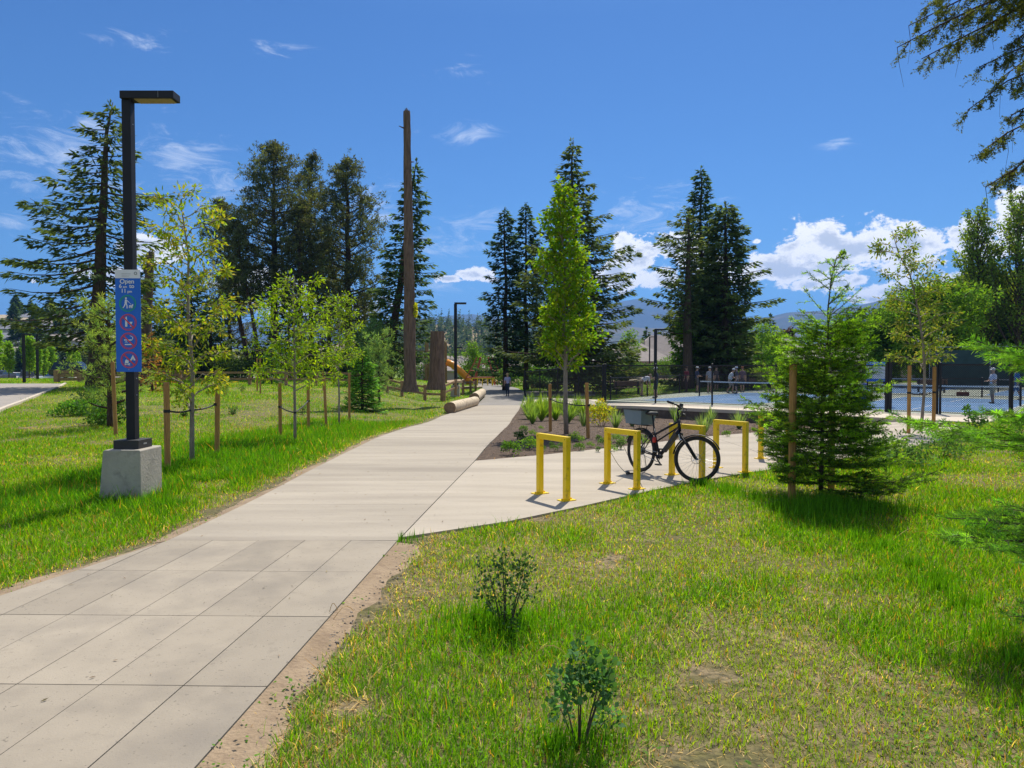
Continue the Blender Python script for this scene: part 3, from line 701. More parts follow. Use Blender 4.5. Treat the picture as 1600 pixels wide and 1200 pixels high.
# ---------------------------------------------------------------- street lamp
def street_lamp(loc, label, top=5.65, group='black street lamps', ped=True, big=True):
    t = thing('street_lamp', label, 'street lamp', loc, 0, group)
    zb = 0
    if ped:
        b = MB(); Hh = .70
        pr = [(-.32, -.15), (.24, -.15), (.24, Hh-.012), (.228, Hh), (-.225, Hh), (-.24, Hh-.015)]
        b.prism([(x, z) for x, z in pr], -.28, .28, xf=lambda V: np.stack([V[:, 0], V[:, 2], V[:, 1]], -1))
        part('pedestal', b, M['concrete_raw'], t, bevel=.012)
        b = MB(); b.box(-.165, .165, -.175, .175, Hh+.001, Hh+.115); part('base_cover', b, M['blackrough'], t, bevel=.004); zb = Hh+.1
        if big:
            b = MB(); b.box(.1645, .168, -.05, .03, Hh+.05, Hh+.07); part('rivet', b, M['steel'], t)
    pw_ = .058 if big else .085
    b = MB(); b.box(-pw_, pw_, -pw_, pw_, zb, top-.10); part('pole', b, M['black'], t, bevel=.006 if big else 0)
    b = MB(); b.box(-.058, .64, -.1, .1, top-.098, top); part('lamp_head', b, M['black'], t, bevel=.006 if big else 0)
    b = MB(); b.box(.12, .60, -.08, .08, top-.106, top-.0985)
    for k in range(12): b.box(.135+k*.038, .15+k*.038, -.075, .075, top-.112, top-.1065)
    part('lamp_lens', b, M['lens'], t)
    if big:
        for z in (1.62, 1.40, 4.95): 
            b = MB(); b.lathe((0.0585, -.0, z), [(0.001, 0), (.008, 0), (.008, .003), (.001, .004)], 8, axis='x'); part('bolt', b, M['steel'], t)
        b = MB(); b.box(.44, .445, -.101, -.1005, top-.09, top-.005); part('seam', b, M['grey'], t)
    return t
lx, ly = -5.02, 9.35
L0 = gp(220, 788); LX, LY = L0[0]-.24, L0[1]+.28
street_lamp((LX, LY, 0), 'tall black street lamp on a concrete pedestal behind the blue rules sign', top=H+(570-152.5)/F*LY*1.005)

# ---------------------------------------------------------------- blue rules sign
SW = .325; SZ1 = H+(570-422)/F*(LY-.07); SZ0 = H+(570-581)/F*(LY-.07); SH = SZ1-SZ0
SX = (201.5-800)/F*(LY-.07)
sg = thing('park_sign', 'tall blue sign reading Open 6am to 11pm with four round pictograms', 'sign', (SX, LY-.066, SZ0), R(1.5))
k_ = SH/995.0
def sp_(x, y): return ((x-390)*SW/238, (1075-y)*k_)
b = MB(); b.box(-SW/2, SW/2, -.004, .003, 0, SH); part('panel', b, M['signblue'], sg, bevel=.001)
b = MB(); b.box(-SW/2+.0005, SW/2-.0005, -.0066, -.0042, SH-.112, SH-.0005); part('header_strip', b, M['signwhite'], sg)
def xz(pts, y0, y1, b):
    A_ = sum(pts[i][0]*pts[(i+1) % len(pts)][1]-pts[(i+1) % len(pts)][0]*pts[i][1] for i in range(len(pts)))
    if A_ > 0: pts = pts[::-1]
    b.prism(pts, y0, y1, xf=lambda V: np.stack([V[:, 0], V[:, 2], V[:, 1]], -1))
def ringm(b, cx, cz, r0, r1, y0=-.0075, y1=-.0045, n=40):
    a = np.arange(n)*2*PI/n; V = []
    for r_, y_ in ((r0, y0), (r1, y0), (r1, y1), (r0, y1)):
        V += [(cx+r_*math.cos(q), y_, cz+r_*math.sin(q)) for q in a]
    Q = []
    for s in range(4):
        s2 = (s+1) % 4
        for j in range(n): Q.append((s*n+j, s*n+(j+1) % n, s2*n+(j+1) % n, s2*n+j))
    b.add(V, Q=Q)
def bar(b, x0, y0, x1, y1, w_, yd=-.008):
    a, c = np.array(sp_(x0, y0)), np.array(sp_(x1, y1)); d = c-a; d /= np.linalg.norm(d); n_ = np.array([-d[1], d[0]])*w_/2
    xz([tuple(a+n_), tuple(c+n_), tuple(c-n_), tuple(a-n_)], yd, -.0045, b)
def disc(b, x, y, r_, yd=-.008):
    c = sp_(x, y); xz([(c[0]+r_*math.cos(q), c[1]+r_*math.sin(q)) for q in np.arange(16)*PI/8], yd, -.0045, b)
def poly(b, P_, yd=-.008): xz([sp_(*p) for p in P_], yd, -.0045, b)
u = SW/238
def pict(name, cy, matc, slash, draw):
    cx = 388+(cy-400)*.012
    b = MB(); c = sp_(cx, cy); ringm(b, c[0], c[1], 72*u, 80*u)
    ringm(b, c[0], c[1], 62*u, 65*u)
    if slash: bar(b, cx-48, cy-52, cx+50, cy+50, 11*u, -.0095)
    g = part(name, b, matc, sg)
    b = MB(); draw(b, cx, cy); part('symbol', b, M['signwhite'], g)
def d_walk(b, x, y):
    disc(b, x-15, y-50, 9*u)
    poly(b, [(x-24, y-38), (x-8, y-38), (x-6, y-5), (x-14, y+5), (x-28, y-2)])
    poly(b, [(x-27, y), (x-15, y), (x-30, y+32), (x-42, y+46), (x-48, y+42), (x-36, y+26)], -.0082)
    poly(b, [(x-20, y-2), (x-9, y-4), (x-2, y+22), (x-1, y+48), (x-10, y+48), (x-10, y+24)], -.0084)
    bar(b, x-10, y-32, x+10, y-14, 6*u, -.0086); bar(b, x+10, y-14, x+34, y+10, 3*u, -.0078)
    poly(b, [(x+14, y+18), (x+40, y+18), (x+44, y+6), (x+54, y+10), (x+50, y+24), (x+46, y+30), (x+16, y+30)])
    for q in (15, 24, 36, 43): bar(b, x+q, y+28, x+q, y+46, 5*u, -.0083)
def d_drink(b, x, y):
    poly(b, [(x-28, y-25), (x-8, y-25), (x-8, y+42), (x-28, y+42)]); poly(b, [(x-23, y-55), (x-13, y-55), (x-11, y-25.5), (x-25, y-25.5)])
    poly(b, [(x+14, y-5), (x+42, y-5), (x+34, y+15), (x+22, y+15)]); bar(b, x+28, y+15, x+28, y+36, 4*u); bar(b, x+18, y+38, x+38, y+38, 5*u)
def d_smoke(b, x, y):
    bar(b, x-42, y-10, x+32, y-10, 10*u); bar(b, x-36, y+34, x+36, y+34, 10*u)
    bar(b, x+38, y-14, x+40, y-36, 5*u); bar(b, x+40, y-36, x+22, y-48, 5*u); bar(b, x+22, y-48, x+12, y-52, 4*u)
    bar(b, x-36, y+12, x-20, y+6, 5*u); bar(b, x-20, y+6, x-12, y+14, 5*u)
def d_camp(b, x, y):
    poly(b, [(x+8, y+5), (x+36, y-48), (x+62, y+5), (x+44, y+5), (x+36, y-16), (x+27, y+5)])
    poly(b, [(x-42, y+30), (x-36, y+8), (x-26, y-8), (x-20, y+6), (x-12, y-2), (x-4, y+18), (x-8, y+32)]); bar(b, x-42, y+48, x+8, y+36, 7*u); bar(b, x-42, y+38, x+8, y+50, 7*u)
pict('dog_walking_symbol', 408, M['signgreen'], False, d_walk)
pict('no_drinking_symbol', 592, M['signred'], True, d_drink)
pict('no_smoking_symbol', 774, M['signred'], True, d_smoke)
pict('no_camping_symbol', 958, M['signred'], True, d_camp)
def text_mb(lines, y=-.0075, font_mat=None):
    """lines: (text, size, x, z) -> a mesh with all of them"""
    mb = MB()
    for tx, size, x, z, al in lines:
        cu = bpy.data.curves.new('txt', 'FONT'); cu.body = tx; cu.size = size; cu.align_x = al; cu.extrude = .001; cu.offset = size*.018
        ob = bpy.data.objects.new('txt', cu); col.objects.link(ob); dg = bpy.context.evaluated_depsgraph_get()
        me = bpy.data.meshes.new_from_object(ob.evaluated_get(dg)); V = np.empty(len(me.vertices)*3); me.vertices.foreach_get('co', V); V = V.reshape(-1, 3)
        mb.add(np.stack([V[:, 0]+x, -V[:, 2]+y, V[:, 1]+z], -1), G=[list(p.vertices) for p in me.polygons])
        bpy.data.objects.remove(ob); bpy.data.curves.remove(cu); bpy.data.meshes.remove(me)
    return mb
def tl(tx, s, x, y, al='CENTER'):
    c = sp_(x, y); return (tx, s, c[0], c[1], al)
part('lettering', text_mb([tl('Open', 52*u*1.15, 385, 214)]), M['signwhite'], sg); part('lettering', text_mb([tl('6', 52*u, 322, 257), tl('am', 32*u, 366, 257), tl('to', 54*u, 430, 257)]), M['signwhite'], sg); part('lettering', text_mb([tl('11', 52*u, 352, 303), tl('pm', 34*u, 410, 303)]), M['signwhite'], sg)
b = MB(); c = sp_(467, 116); ringm(b, c[0], c[1], 9*u, 15*u, -.0085, -.0068, 20); part('emblem', b, M['grey'], sg)
b = MB()
for q, x1 in ((118, 420), (132, 420), (144, 405)): bar(b, 335, q, x1, q, 2.2*u, -.0078)
part('fine_print', b, M['grey'], sg)
for yy in (SH-.135, .03):
    b = MB(); b.lathe((0, -.0045, yy), [(.001, -.003), (.006, -.002), (.007, 0)], 8, axis='y'); part('screw', b, M['steel'], sg)

# ---------------------------------------------------------------- bike racks
rk = [((843.5, 770.5), 'nearest'), ((950, 755), ''), ((1040, 743), ''), ((1118, 730.5), ''), ((1188, 716), '')]
rlab = ['yellow square hoop bike rack standing alone nearest the path', 'yellow square hoop bike rack second from the path with cable beside its foot', 'yellow square hoop bike rack directly behind the parked bicycle', 'yellow square hoop bike rack just beyond the bicycle front wheel', 'yellow square hoop bike rack half hidden by the staked fir']
rleg = [(885.5, 781.5), (994, 763.5), (1085.5, 750.5), (1165, 737.5), (1232, 722)]
def make_rack():
    t = thing('bike_rack', rlab[0], 'bike rack', (0, 0, 0), 0, 'yellow bike racks along the plaza')
    Ln, hh, w_ = .60, .835, .075
    for s in (0, 1):
        x = s*Ln; b = MB(); b.box(x-w_/2, x+w_/2, -w_/2, w_/2, .012, hh-w_); part('leg', b, M['yellow'], t, bevel=.004)
        b = MB(); b.box(x-w_/2-.035, x+w_/2+.035, -.105, .105, .001, .0115)
        for q in (-1, 1): b.lathe((x, q*.075, .0115), [(.013, 0), (.013, .012), (.005, .022), (.001, .022)], 6)
        part('foot_plate', b, M['yellow'], t)
    b = MB(); b.box(-w_/2-.0005, Ln+w_/2+.0005, -w_/2-.0005, w_/2+.0005, hh-w_+.0008, hh); part('top_rail', b, M['yellow'], t, bevel=.004)
    for x in (0, Ln):
        b = MB(); b.lathe((x, -w_/2-.0008, hh-w_/2), [(.001, -.0025), (.006, -.002), (.007, 0)], 8, axis='y'); part('rivet', b, M['blackrough'], t)
    return t
for k in range(5):
    a = np.array(gp(rk[k][0][0], rk[k][0][1], .03)); b2 = np.array(gp(rleg[k][0], rleg[k][1], .03)); d = b2-a; ang = math.atan2(d[1], d[0]); mdl = (a+b2)/2
    ux = np.array([math.cos(ang), math.sin(ang)]); p = mdl-ux*.30+(np.array([.13, .10]) if k == 2 else 0)
    z = hz(p[0], p[1])+.026
    if k == 0: rack = make_rack(); rack.location = (p[0], p[1], z); rack.rotation_euler = (0, 0, ang)
    else: dup(rack, (p[0], p[1], z), ang, label=rlab[k])
    RKP = (p, ang) if k == 1 else (RKP if k > 1 else None)
# thin cable lock from the second rack to the ground
a = np.array(at(953, 704, gp(950, 755, .03)[1]-.06)); b2 = np.array([*gp(981, 741, .04), .045])
b = MB(); t_ = np.linspace(0, 1, 9)[:, None]; P_ = a*(1-t_)+b2*t_; P_[:, 2] -= (.05*np.sin(PI*t_[:, 0])); b.tube(P_, .005, 6)
ck = thing('cable_lock', 'thin grey cable lock hanging from the second yellow rack to the slab', 'cable lock', tuple(b2))
o_ = part('cable', b, M['steel'], None); o_.parent = ck; o_.location = -Vector(tuple(b2))
b = MB(); b.lathe((0, 0, -.006), [(.03, 0), (.035, .02), (.03, .045), (.01, .05)], 10); b.box(.02, .09, -.012, .012, -.006, .018); part('lock_body', b, M['blackrough'], ck)
# ================================================================ vegetation
def unit(v): return v/(np.linalg.norm(v, axis=-1, keepdims=True)+1e-9)
def colvar(rg, base, n, v=.35, hue=.12):
    b = np.array(base)[None]*np.exp(rg.normal(0, v, (n, 1))*.7); b = b*(1+rg.normal(0, hue, (n, 3))*.5); return np.clip(b, 0.002, .8)
def sprays(mb, rg, P, D, L, W, C, flat=.35):
    n = len(P); N = np.stack([rg.normal(0, flat, n), rg.normal(0, flat, n), np.ones(n)], -1); quads(mb, P, D, N, L, W, C, mid=.45)
def trunk_line(H_, lean=(0, 0), bow=.0, k=9, seed=0):
    t = np.linspace(0, 1, k); rg = np.random.default_rng(seed)
    wx = rg.normal(0, .006*H_, k)*t; wy = rg.normal(0, .006*H_, k)*t
    return np.stack([lean[0]*t+bow*np.sin(PI*t)+wx, lean[1]*t+wy, H_*t], -1)
def on_line(T, z):
    return np.array([np.interp(z, T[:, 2], T[:, 0]), np.interp(z, T[:, 2], T[:, 1]), z])

def fir_tree(label, cat, loc, H_, R_, seed=0, base=.08, nb=150, dens=26, droop=.35, up=.18, lean=(0, 0), bow=0, tr=.22, prof=None, spl=.42, spw=.16, cdark=(.035, .062, .022), hang=.35, group=None, jit=.35, sector=None, rise=0.0, bark='darkbark', name='fir_tree', topbias=.9):
    rg = np.random.default_rng(seed); root = thing(name, label, cat, loc, 0, group)
    T = trunk_line(H_, lean, bow, 10, seed); tb = MB(); rr = tr*(1-np.linspace(0, 1, 10))**.8+.02; tb.smooth = True
    rr[0] *= 1.25
    tb.tube(T, rr, 9); wood = tb
    crown = MB()
    prof = prof or (lambda t: (1-t)**.75*(.55+.45*min(1, (t+.02)*6)))
    az = rg.uniform(0, 2*PI)
    for b_ in range(nb):
        t = ((b_+.5)/nb)**topbias; z = H_*(base+(1-base)*t*.985)
        if z > H_*.985: continue
        az += 2.4+rg.normal(0, .4)
        ln = R_*prof(t)*(1+rg.normal(0, jit)*.5)
        if rg.uniform() < .12: ln *= 1.25
        if sector is not None: ln *= sector(az, t)
        if ln < .12: continue
        o_ = on_line(T, z); dr = droop*(1-t)+.02; d2 = np.array([math.cos(az), math.sin(az), 0])
        s = np.linspace(0, 1, 5)[:, None]
        line = o_+d2*ln*s+np.array([0, 0, 1.])*ln*(-dr*s+(up+dr*.45)*s*s+rise*s)
        if ln > .5: wood.tube(line, np.linspace(.02+.012*ln, .008, 5), 4, caps=False)
        n = int(dens*ln*(1+ln*.12))+4
        u_ = rg.uniform(.12, 1.0, n)**.8; lat = np.array([-d2[1], d2[0], 0])
        sgn = rg.choice([-1, 1], n); wb = ((1-u_)*.42*ln+.10*ln*.5+.08)*rg.uniform(0, 1, n)**.8
        c = np.stack([np.interp(u_, s[:, 0], line[:, q]) for q in range(3)], -1)
        P = c+lat*(sgn*wb)[:, None]+np.array([0, 0, -1.])*(rg.uniform(0, hang, n)*np.minimum(ln*.3, .7)+wb*.15)[:, None]
        D = unit(d2*rg.uniform(.4, 1, (n, 1))+lat*(sgn*rg.uniform(.1, 1, n))[:, None]+np.stack([rg.normal(0, .15, n), rg.normal(0, .15, n), rg.normal(-.25, .25, n)], -1))
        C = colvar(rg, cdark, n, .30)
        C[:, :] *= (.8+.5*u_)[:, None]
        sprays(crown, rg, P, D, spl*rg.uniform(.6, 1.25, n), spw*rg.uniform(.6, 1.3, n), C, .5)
    n = 26; P = np.stack([rg.normal(0, .05, n), rg.normal(0, .05, n), H_*(1-rg.uniform(0, .05, n))], -1)+np.array([lean[0], lean[1], 0]); D = unit(np.stack([rg.normal(0, .6, n), rg.normal(0, .6, n), rg.uniform(.2, 1, n)], -1))
    sprays(crown, rg, P, D, spl*.6, spw*.6, colvar(rg, cdark, n))
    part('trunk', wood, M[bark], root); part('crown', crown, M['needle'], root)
    return root

def tufts(mb, rg, C0, size, nn, W, base, up=.35, outward=None):
    """radiating needle clusters around each centre in C0"""
    n = len(C0); P = np.repeat(C0, nn, axis=0); k = n*nn
    D = rg.normal(0, 1, (k, 3)); D[:, 2] += up
    if outward is not None: D += np.repeat(outward, nn, axis=0)*.8
    D = unit(D); P = P+D*size*.08; N = unit(rg.normal(0, 1, (k, 3)))
    cc = np.repeat(colvar(rg, base, n, .35), nn, axis=0)*rg.uniform(.75, 1.3, (k, 1))
    quads(mb, P, D, N, size*rg.uniform(.6, 1.15, k), W*rg.uniform(.7, 1.3, k), cc, mid=.6)
def pine_tree(label, loc, H_, R_, seed=0, base=.35, nb=70, lean=(0, 0), bow=0, tr=.3, size=.36, W=.085, nn=11, cpt=12, prof=None, colr=(.050, .062, .028), group=None, name='pine_tree', cat='pine tree', dead=0):
    rg = np.random.default_rng(seed); root = thing(name, label, cat, loc, 0, group)
    T = trunk_line(H_, lean, bow, 10, seed); wood = MB(); wood.smooth = True; wood.tube(T, tr*(1-np.linspace(0, 1, 10))**.7+.03, 8); crown = MB()
    prof = prof or (lambda t: math.sin(PI*min(1, .18+.82*t))**.6*(1-.25*t))
    az = rg.uniform(0, 7)
    for b_ in range(nb):
        t = (b_+.5)/nb; z = H_*(base+(1-base)*t*.97); az += 2.4+rg.normal(0, .5)
        ln = R_*prof(t)*rg.uniform(.5, 1.15); o_ = on_line(T, z); d2 = np.array([math.cos(az), math.sin(az), 0])
        s = np.linspace(0, 1, 5)[:, None]; rise = rg.uniform(-.15, .25)*(1-t)+.55*t
        line = o_+d2*ln*s+np.array([0, 0, 1.])*ln*(rise*s*.6+.28*s*s)
        wood.tube(line, np.linspace(.03+.016*ln, .012, 5), 4, caps=False)
        n = int(cpt*(.6+ln*.45)); u_ = 1-rg.uniform(0, .75, n)**1.5*1.0
        c = np.stack([np.interp(u_, s[:, 0], line[:, q]) for q in range(3)], -1)
        wb = .11*ln+.16
        P = c+np.stack([rg.normal(0, wb, n), rg.normal(0, wb, n), rg.normal(.05, wb*.6, n)], -1)
        tufts(crown, rg, P, size, nn, W, colr)
    top = T[-1]; P = top+rg.normal(0, .3, (10, 3))*np.array([.6, .6, 1.4])-np.array([0, 0, .5]); tufts(crown, rg, P, size, nn, W, colr)
    for b_ in range(dead):
        z = H_*rg.uniform(.08, base); a = rg.uniform(0, 7); o_ = on_line(T, z); ln = rg.uniform(.6, 1.8)
        wood.tube(np.stack([o_, o_+np.array([math.cos(a), math.sin(a), -.1])*ln*.5, o_+np.array([math.cos(a), math.sin(a), -.35])*ln]), [.03, .02, .008], 4, caps=False)
    part('trunk', wood, M['darkbark'], root); part('crown', crown, M['needle'], root)
    return root

def leaf_tree(label, loc, H_, R_, seed=0, base=.3, nb=30, lpb=70, leaf=.08, colr=(.16, .26, .02), tr=.04, prof=None, asc=.8, spread=.12, group=None, name='young_tree', cat='young tree', bark='palebark', lean=(0, 0), bow=0, wl=.55, droopy=.2, colr2=None, sub=3, ctr=None, twig=True, clump=0, crown_name='crown'):
    rg = np.random.default_rng(seed); root = thing(name, label, cat, loc, 0, group)
    T = trunk_line(H_, lean, bow, 10, seed); wood = MB(); wood.smooth = True; wood.tube(T, tr*(1-np.linspace(0, 1, 10))**.75+.005, 8); crown = MB()
    prof = prof or (lambda t: (.35+.65*math.sin(PI*min(1, t*.9+.12))))
    az = rg.uniform(0, 7)
    for b_ in range(nb):
        t = (b_+.5)/nb; z = H_*(base+(1-base)*t*.96); az += 2.4+rg.normal(0, .45)
        ln = R_*prof(t)*rg.uniform(.6, 1.2); o_ = on_line(T, z); d2 = np.array([math.cos(az), math.sin(az), 0])
        s = np.linspace(0, 1, 6)[:, None]
        line = o_+d2*ln*s+np.array([0, 0, 1.])*ln*(asc*s-(droopy+rg.uniform(0, .2))*s*s)
        line[1:] += rg.normal(0, .04*ln, (5, 3))
        if twig: wood.tube(line, np.linspace(tr*.38*(1-t*.6)+.003, .003, 6), 5, caps=False)
        ends = [(line, lpb)]
        for q in range(sub):
            u0 = rg.uniform(.25, .85); p0 = np.array([np.interp(u0, s[:, 0], line[:, c]) for c in range(3)]); a2 = az+rg.choice([-1, 1])*rg.uniform(.4, 1.1); l2 = ln*(1-u0*.6)*rg.uniform(.4, .8)
            d3 = np.array([math.cos(a2), math.sin(a2), asc*.8]); ss = np.linspace(0, 1, 4)[:, None]
            l_ = p0+d3*l2*ss+np.array([0, 0, -1.])*l2*droopy*ss**2
            if twig: wood.tube(l_, np.linspace(tr*.16+.002, .002, 4), 4, caps=False)
            ends.append((l_, lpb*.7))
        for l_, cnt in ends:
            n = int(cnt*rg.uniform(.7, 1.3)*min(1.3, ln/(R_*.7))); 
            if n < 2: continue
            u_ = rg.uniform(.15, 1.05, n); ss = np.linspace(0, 1, len(l_))
            if clump: cu = rg.uniform(.2, 1.03, max(2, n//clump)); u_ = cu[rg.integers(0, len(cu), n)]+rg.normal(0, .015, n)
            c = np.stack([np.interp(u_, ss, l_[:, q]) for q in range(3)], -1)
            off = rg.normal(0, 1, (n, 3)); P = c+off*spread*.6*(1.15-.4*u_)[:, None]
            D = unit(off*.8+d2*.5+np.stack([rg.normal(0, .4, n), rg.normal(0, .4, n), rg.normal(-.35, .5, n)], -1))
            N = unit(np.stack([rg.normal(0, .7, n), rg.normal(0, .7, n), np.ones(n)], -1))
            C = colvar(rg, colr, n, .28, .15)
            if colr2 is not None: C = np.where(rg.uniform(0, 1, (n, 1)) < .35, colvar(rg, colr2, n, .25), C)
            quads(crown, P, D, N, leaf*rg.uniform(.6, 1.3, n), leaf*wl*rg.uniform(.7, 1.2, n), C, mid=.42)
    part('trunk', wood, M[bark], root); part(crown_name, crown, M['leaf'], root)
    return root

def shrub(label, loc, w_, h_, seed=0, n=900, leaf=.09, colr=(.06, .13, .02), cat='shrub', name='shrub', group=None, stems=6, clumps=14, wl=.55, mat='leaf', sparse=1.0, colr2=None):
    rg = np.random.default_rng(seed); root = thing(name, label, cat, loc, 0, group)
    wood = MB(); crown = MB(); ce = []
    for q in range(clumps):
        a = rg.uniform(0, 2*PI); r = w_*.5*rg.uniform(0, 1)**.6*.8; zz = h_*rg.uniform(.18, .92); r *= math.sqrt(max(.08, 1-(max(0, zz/h_-.45)/.6)**2)); ce.append((r*math.cos(a), r*math.sin(a), zz))
    ce = np.array(ce)
    for q in range(min(stems, clumps)):
        c = ce[q]; wood.tube(np.array([[c[0]*.1, c[1]*.1, -.03], [c[0]*.5, c[1]*.5, c[2]*.45], c]), np.array([.012, .008, .003])*max(.5, h_), 5, caps=False)
    g = rg.integers(0, clumps, n); off = rg.normal(0, 1, (n, 3)); off = unit(off)*rg.uniform(.2, 1, (n, 1))**.5
    rad = np.array([w_*.20, w_*.20, h_*.17])*sparse; P = ce[g]+off*rad; P[:, 2] = np.maximum(P[:, 2], .02)
    D = unit(off+rg.normal(0, .5, (n, 3))+np.array([0, 0, .2])); N = unit(rg.normal(0, .8, (n, 3))+np.array([0, 0, .9]))
    C = colvar(rg, colr, n, .3, .15)*(rg.uniform(.75, 1.25, clumps)[g])[:, None]
    if colr2 is not None: C = np.where(rg.uniform(0, 1, (n, 1)) < .4, colvar(rg, colr2, n, .25), C)
    quads(crown, P, D, N, leaf*rg.uniform(.6, 1.3, n), leaf*wl*rg.uniform(.7, 1.2, n), C, mid=.45)
    part('stem', wood, M['bark'], root); part('foliage', crown, M[mat], root)
    return root
def tussock(label, loc, r_, h_, seed=0, n=90, colr=(.13, .24, .04), W=.014, group=None, name='grass_plant', cat='ornamental grass', arch=.5):
    rg = np.random.default_rng(seed); mb = MB(); a = rg.uniform(0, 2*PI, n); q = rg.uniform(.05, 1, n)**.7; L_ = h_*rg.uniform(.6, 1.15, n)
    k = 5; t = np.linspace(0, 1, k)[None, :]; rad = (.03+q[:, None]*r_*t*1.1); zz = L_[:, None]*(t-arch*q[:, None]*t**2.4)
    P = np.stack([rad*np.cos(a)[:, None], rad*np.sin(a)[:, None], zz], -1); sd = np.stack([-np.sin(a), np.cos(a), 0*a], -1)[:, None, :]*(W*(1-t**2*.92)/2)[..., None]
    V = np.stack([P-sd, P+sd], 2).reshape(-1, 3); b_ = np.arange(n)[:, None, None]*k*2; j = np.arange(k-1)[None, :, None]*2
    Q = (b_+j+np.array([0, 1, 3, 2])[None, None, :]).reshape(-1, 4); mb.add(V, Q=Q, C=np.repeat(colvar(rg, colr, n, .25), k*2, axis=0))
    return mono(name, mb, M['leaf'], label, cat, group, loc)
def G(px, py):  # point on the terrain seen at that pixel
    x, y = gt(px, py); return (x, y, hz(x, y)-.02)
def GY(px, Y_, z=None):
    x = (px-800)/F*Y_; return (x, Y_, hz(x, Y_)-.03 if z is None else z)
def HT(py, Y_, z0): return H+(570-py)/F*Y_-z0

# ---- big firs and pines --------------------------------------------------
# left fir: bowed bare trunk, drooping boughs
Y_ = 44; l_ = GY(150, Y_); Hh = HT(163, Y_, l_[2])
fir_tree('big drooping fir with a leaning brown trunk left of the lamp', 'fir tree', l_, Hh, 4.9, 21, base=.16, nb=105, dens=21, jit=.85, droop=.62, up=.14, lean=(1.15, 0), bow=-.15, tr=.50, spl=.5, spw=.17, prof=lambda t: (1-t)**.55*(.85+.15*min(1, t*4)), cdark=(.040, .062, .020), bark='bark', topbias=.95, sector=lambda a, t: 1 if math.cos(a) < .2 else .72)
# pines of the left grove
def pine(label, px, top, Y_, halfw, seed, base=.35, **k):
    l_ = GY(px, Y_); return pine_tree(label, l_, HT(top, Y_, l_[2]), halfw/F*Y_, seed, base=base, group='tall pines of the grove behind the lawn', **k)
pine('tallest pine of the grove, broad dense crown on a straight trunk', 430, 224, 70, 78, 1, .30, nb=96, cpt=16, tr=.42, dead=5)
pine('leaning pine at the left edge of the grove', 392, 312, 71, 50, 2, .35, lean=(-3.0, 0), nb=60, tr=.24, dead=4)
pine('slender pine between the tallest pine and the broad right one', 487, 240, 76, 38, 3, .40, nb=70, cpt=13, tr=.30, dead=4)
pine('broad pine at the right end of the grove', 545, 248, 72, 76, 4, .22, nb=98, cpt=16, tr=.42, dead=6)
pine('thin leaning pine with a bare lower trunk at the left of the grove', 412, 345, 66, 32, 5, .5, lean=(-2.6, 0), nb=38, tr=.20, dead=6)
pine('shorter pine filling the middle of the grove', 468, 318, 68, 48, 6, .30, nb=66, tr=.24, dead=6)
pine('dark pine low behind the grove between the two tall ones', 515, 352, 80, 56, 7, .10, nb=66, tr=.26)
pine('dark pine low behind the left part of the grove', 360, 400, 82, 50, 8, .08, nb=62, tr=.26)
def fir(label, px, top, Y_, halfw, seed, **k):
    l_ = GY(px, Y_, k.pop('z', None)); g_ = k.pop('group', 'conifers around the park')
    return fir_tree(label, k.pop('cat', 'fir tree'), l_, HT(top, Y_, l_[2]), halfw/F*Y_, seed, group=g_, **k)
fir('dark low fir under the pines left of the grove', 300, 420, 80, 60, 31, nb=80, dens=14, spl=.7, spw=.3, base=.02)
fir('dark low fir under the pines behind the left young tree', 330, 470, 74, 46, 32, nb=60, dens=16, spl=.6, spw=.28, base=.02)
fir('dark low fir in the middle of the grove', 452, 455, 84, 55, 33, nb=66, dens=14, spl=.7, spw=.3, base=.02)
fir('dark low fir at the right foot of the grove', 570, 440, 84, 48, 34, nb=66, dens=14, spl=.7, spw=.3, base=.02)
fir('dark low fir behind the broken snag on the left', 232, 400, 66, 36, 35, nb=70, dens=16, spl=.6, spw=.26, base=.02)
fir('drooping fir behind the tall bare snag, trunk leaning left at its foot', 603, 252, 58, 60, 36, lean=(2.6, 0), nb=120, dens=22, droop=.5, up=.12, base=.12, tr=.40, spl=.5, spw=.2, prof=lambda t: (1-t)**.7, sector=lambda a, t: 1.15 if math.cos(a) > -.3 else .9)
# centre
fir('narrow dark fir left of the bright young tree, left of a pair', 790, 328, 66, 37, 41, nb=125, dens=27, base=.10, tr=.26, droop=.35, spl=.45, spw=.2, cdark=(.026, .050, .026), prof=lambda t: (1-t)**.42*.9, jit=.5)
fir('narrow dark fir left of the bright young tree, right of a pair', 822, 318, 68, 33, 42, nb=125, dens=27, base=.15, tr=.24, droop=.35, spl=.45, spw=.2, cdark=(.026, .050, .026), prof=lambda t: (1-t)**.42*.9, jit=.5)
fir('tall ragged fir behind the bright young tree', 905, 222, 60, 92, 43, nb=190, dens=22, base=.04, tr=.36, droop=.28, up=.16, spl=.5, spw=.2, jit=.75, prof=lambda t: (1-t)**.62*(.75+.3*min(1, (1-t)*1.5)), cdark=(.045, .066, .022), topbias=1.0, lean=(-.7, 0))
fir('narrow pointed fir standing over the left court', 1094, 262, 64, 44, 44, nb=150, dens=27, base=.25, tr=.30, droop=.3, spl=.42, spw=.18, cdark=(.035, .062, .026), prof=lambda t: (1-t)**.5*.95)
fir('broad fir with a flopped top over the courts', 1132, 318, 58, 60, 45, nb=185, dens=28, base=.03, tr=.36, droop=.35, up=.14, spl=.45, spw=.19, cdark=(.048, .072, .024), prof=lambda t: (1-t)**.38*.95, jit=.45)
fir('dense dark fir filling the foot of the group over the courts', 1108, 430, 62, 64, 46, nb=130, dens=24, base=.03, tr=.3, spl=.55, spw=.25, prof=lambda t: (1-t)**.35, cdark=(.035, .058, .022))
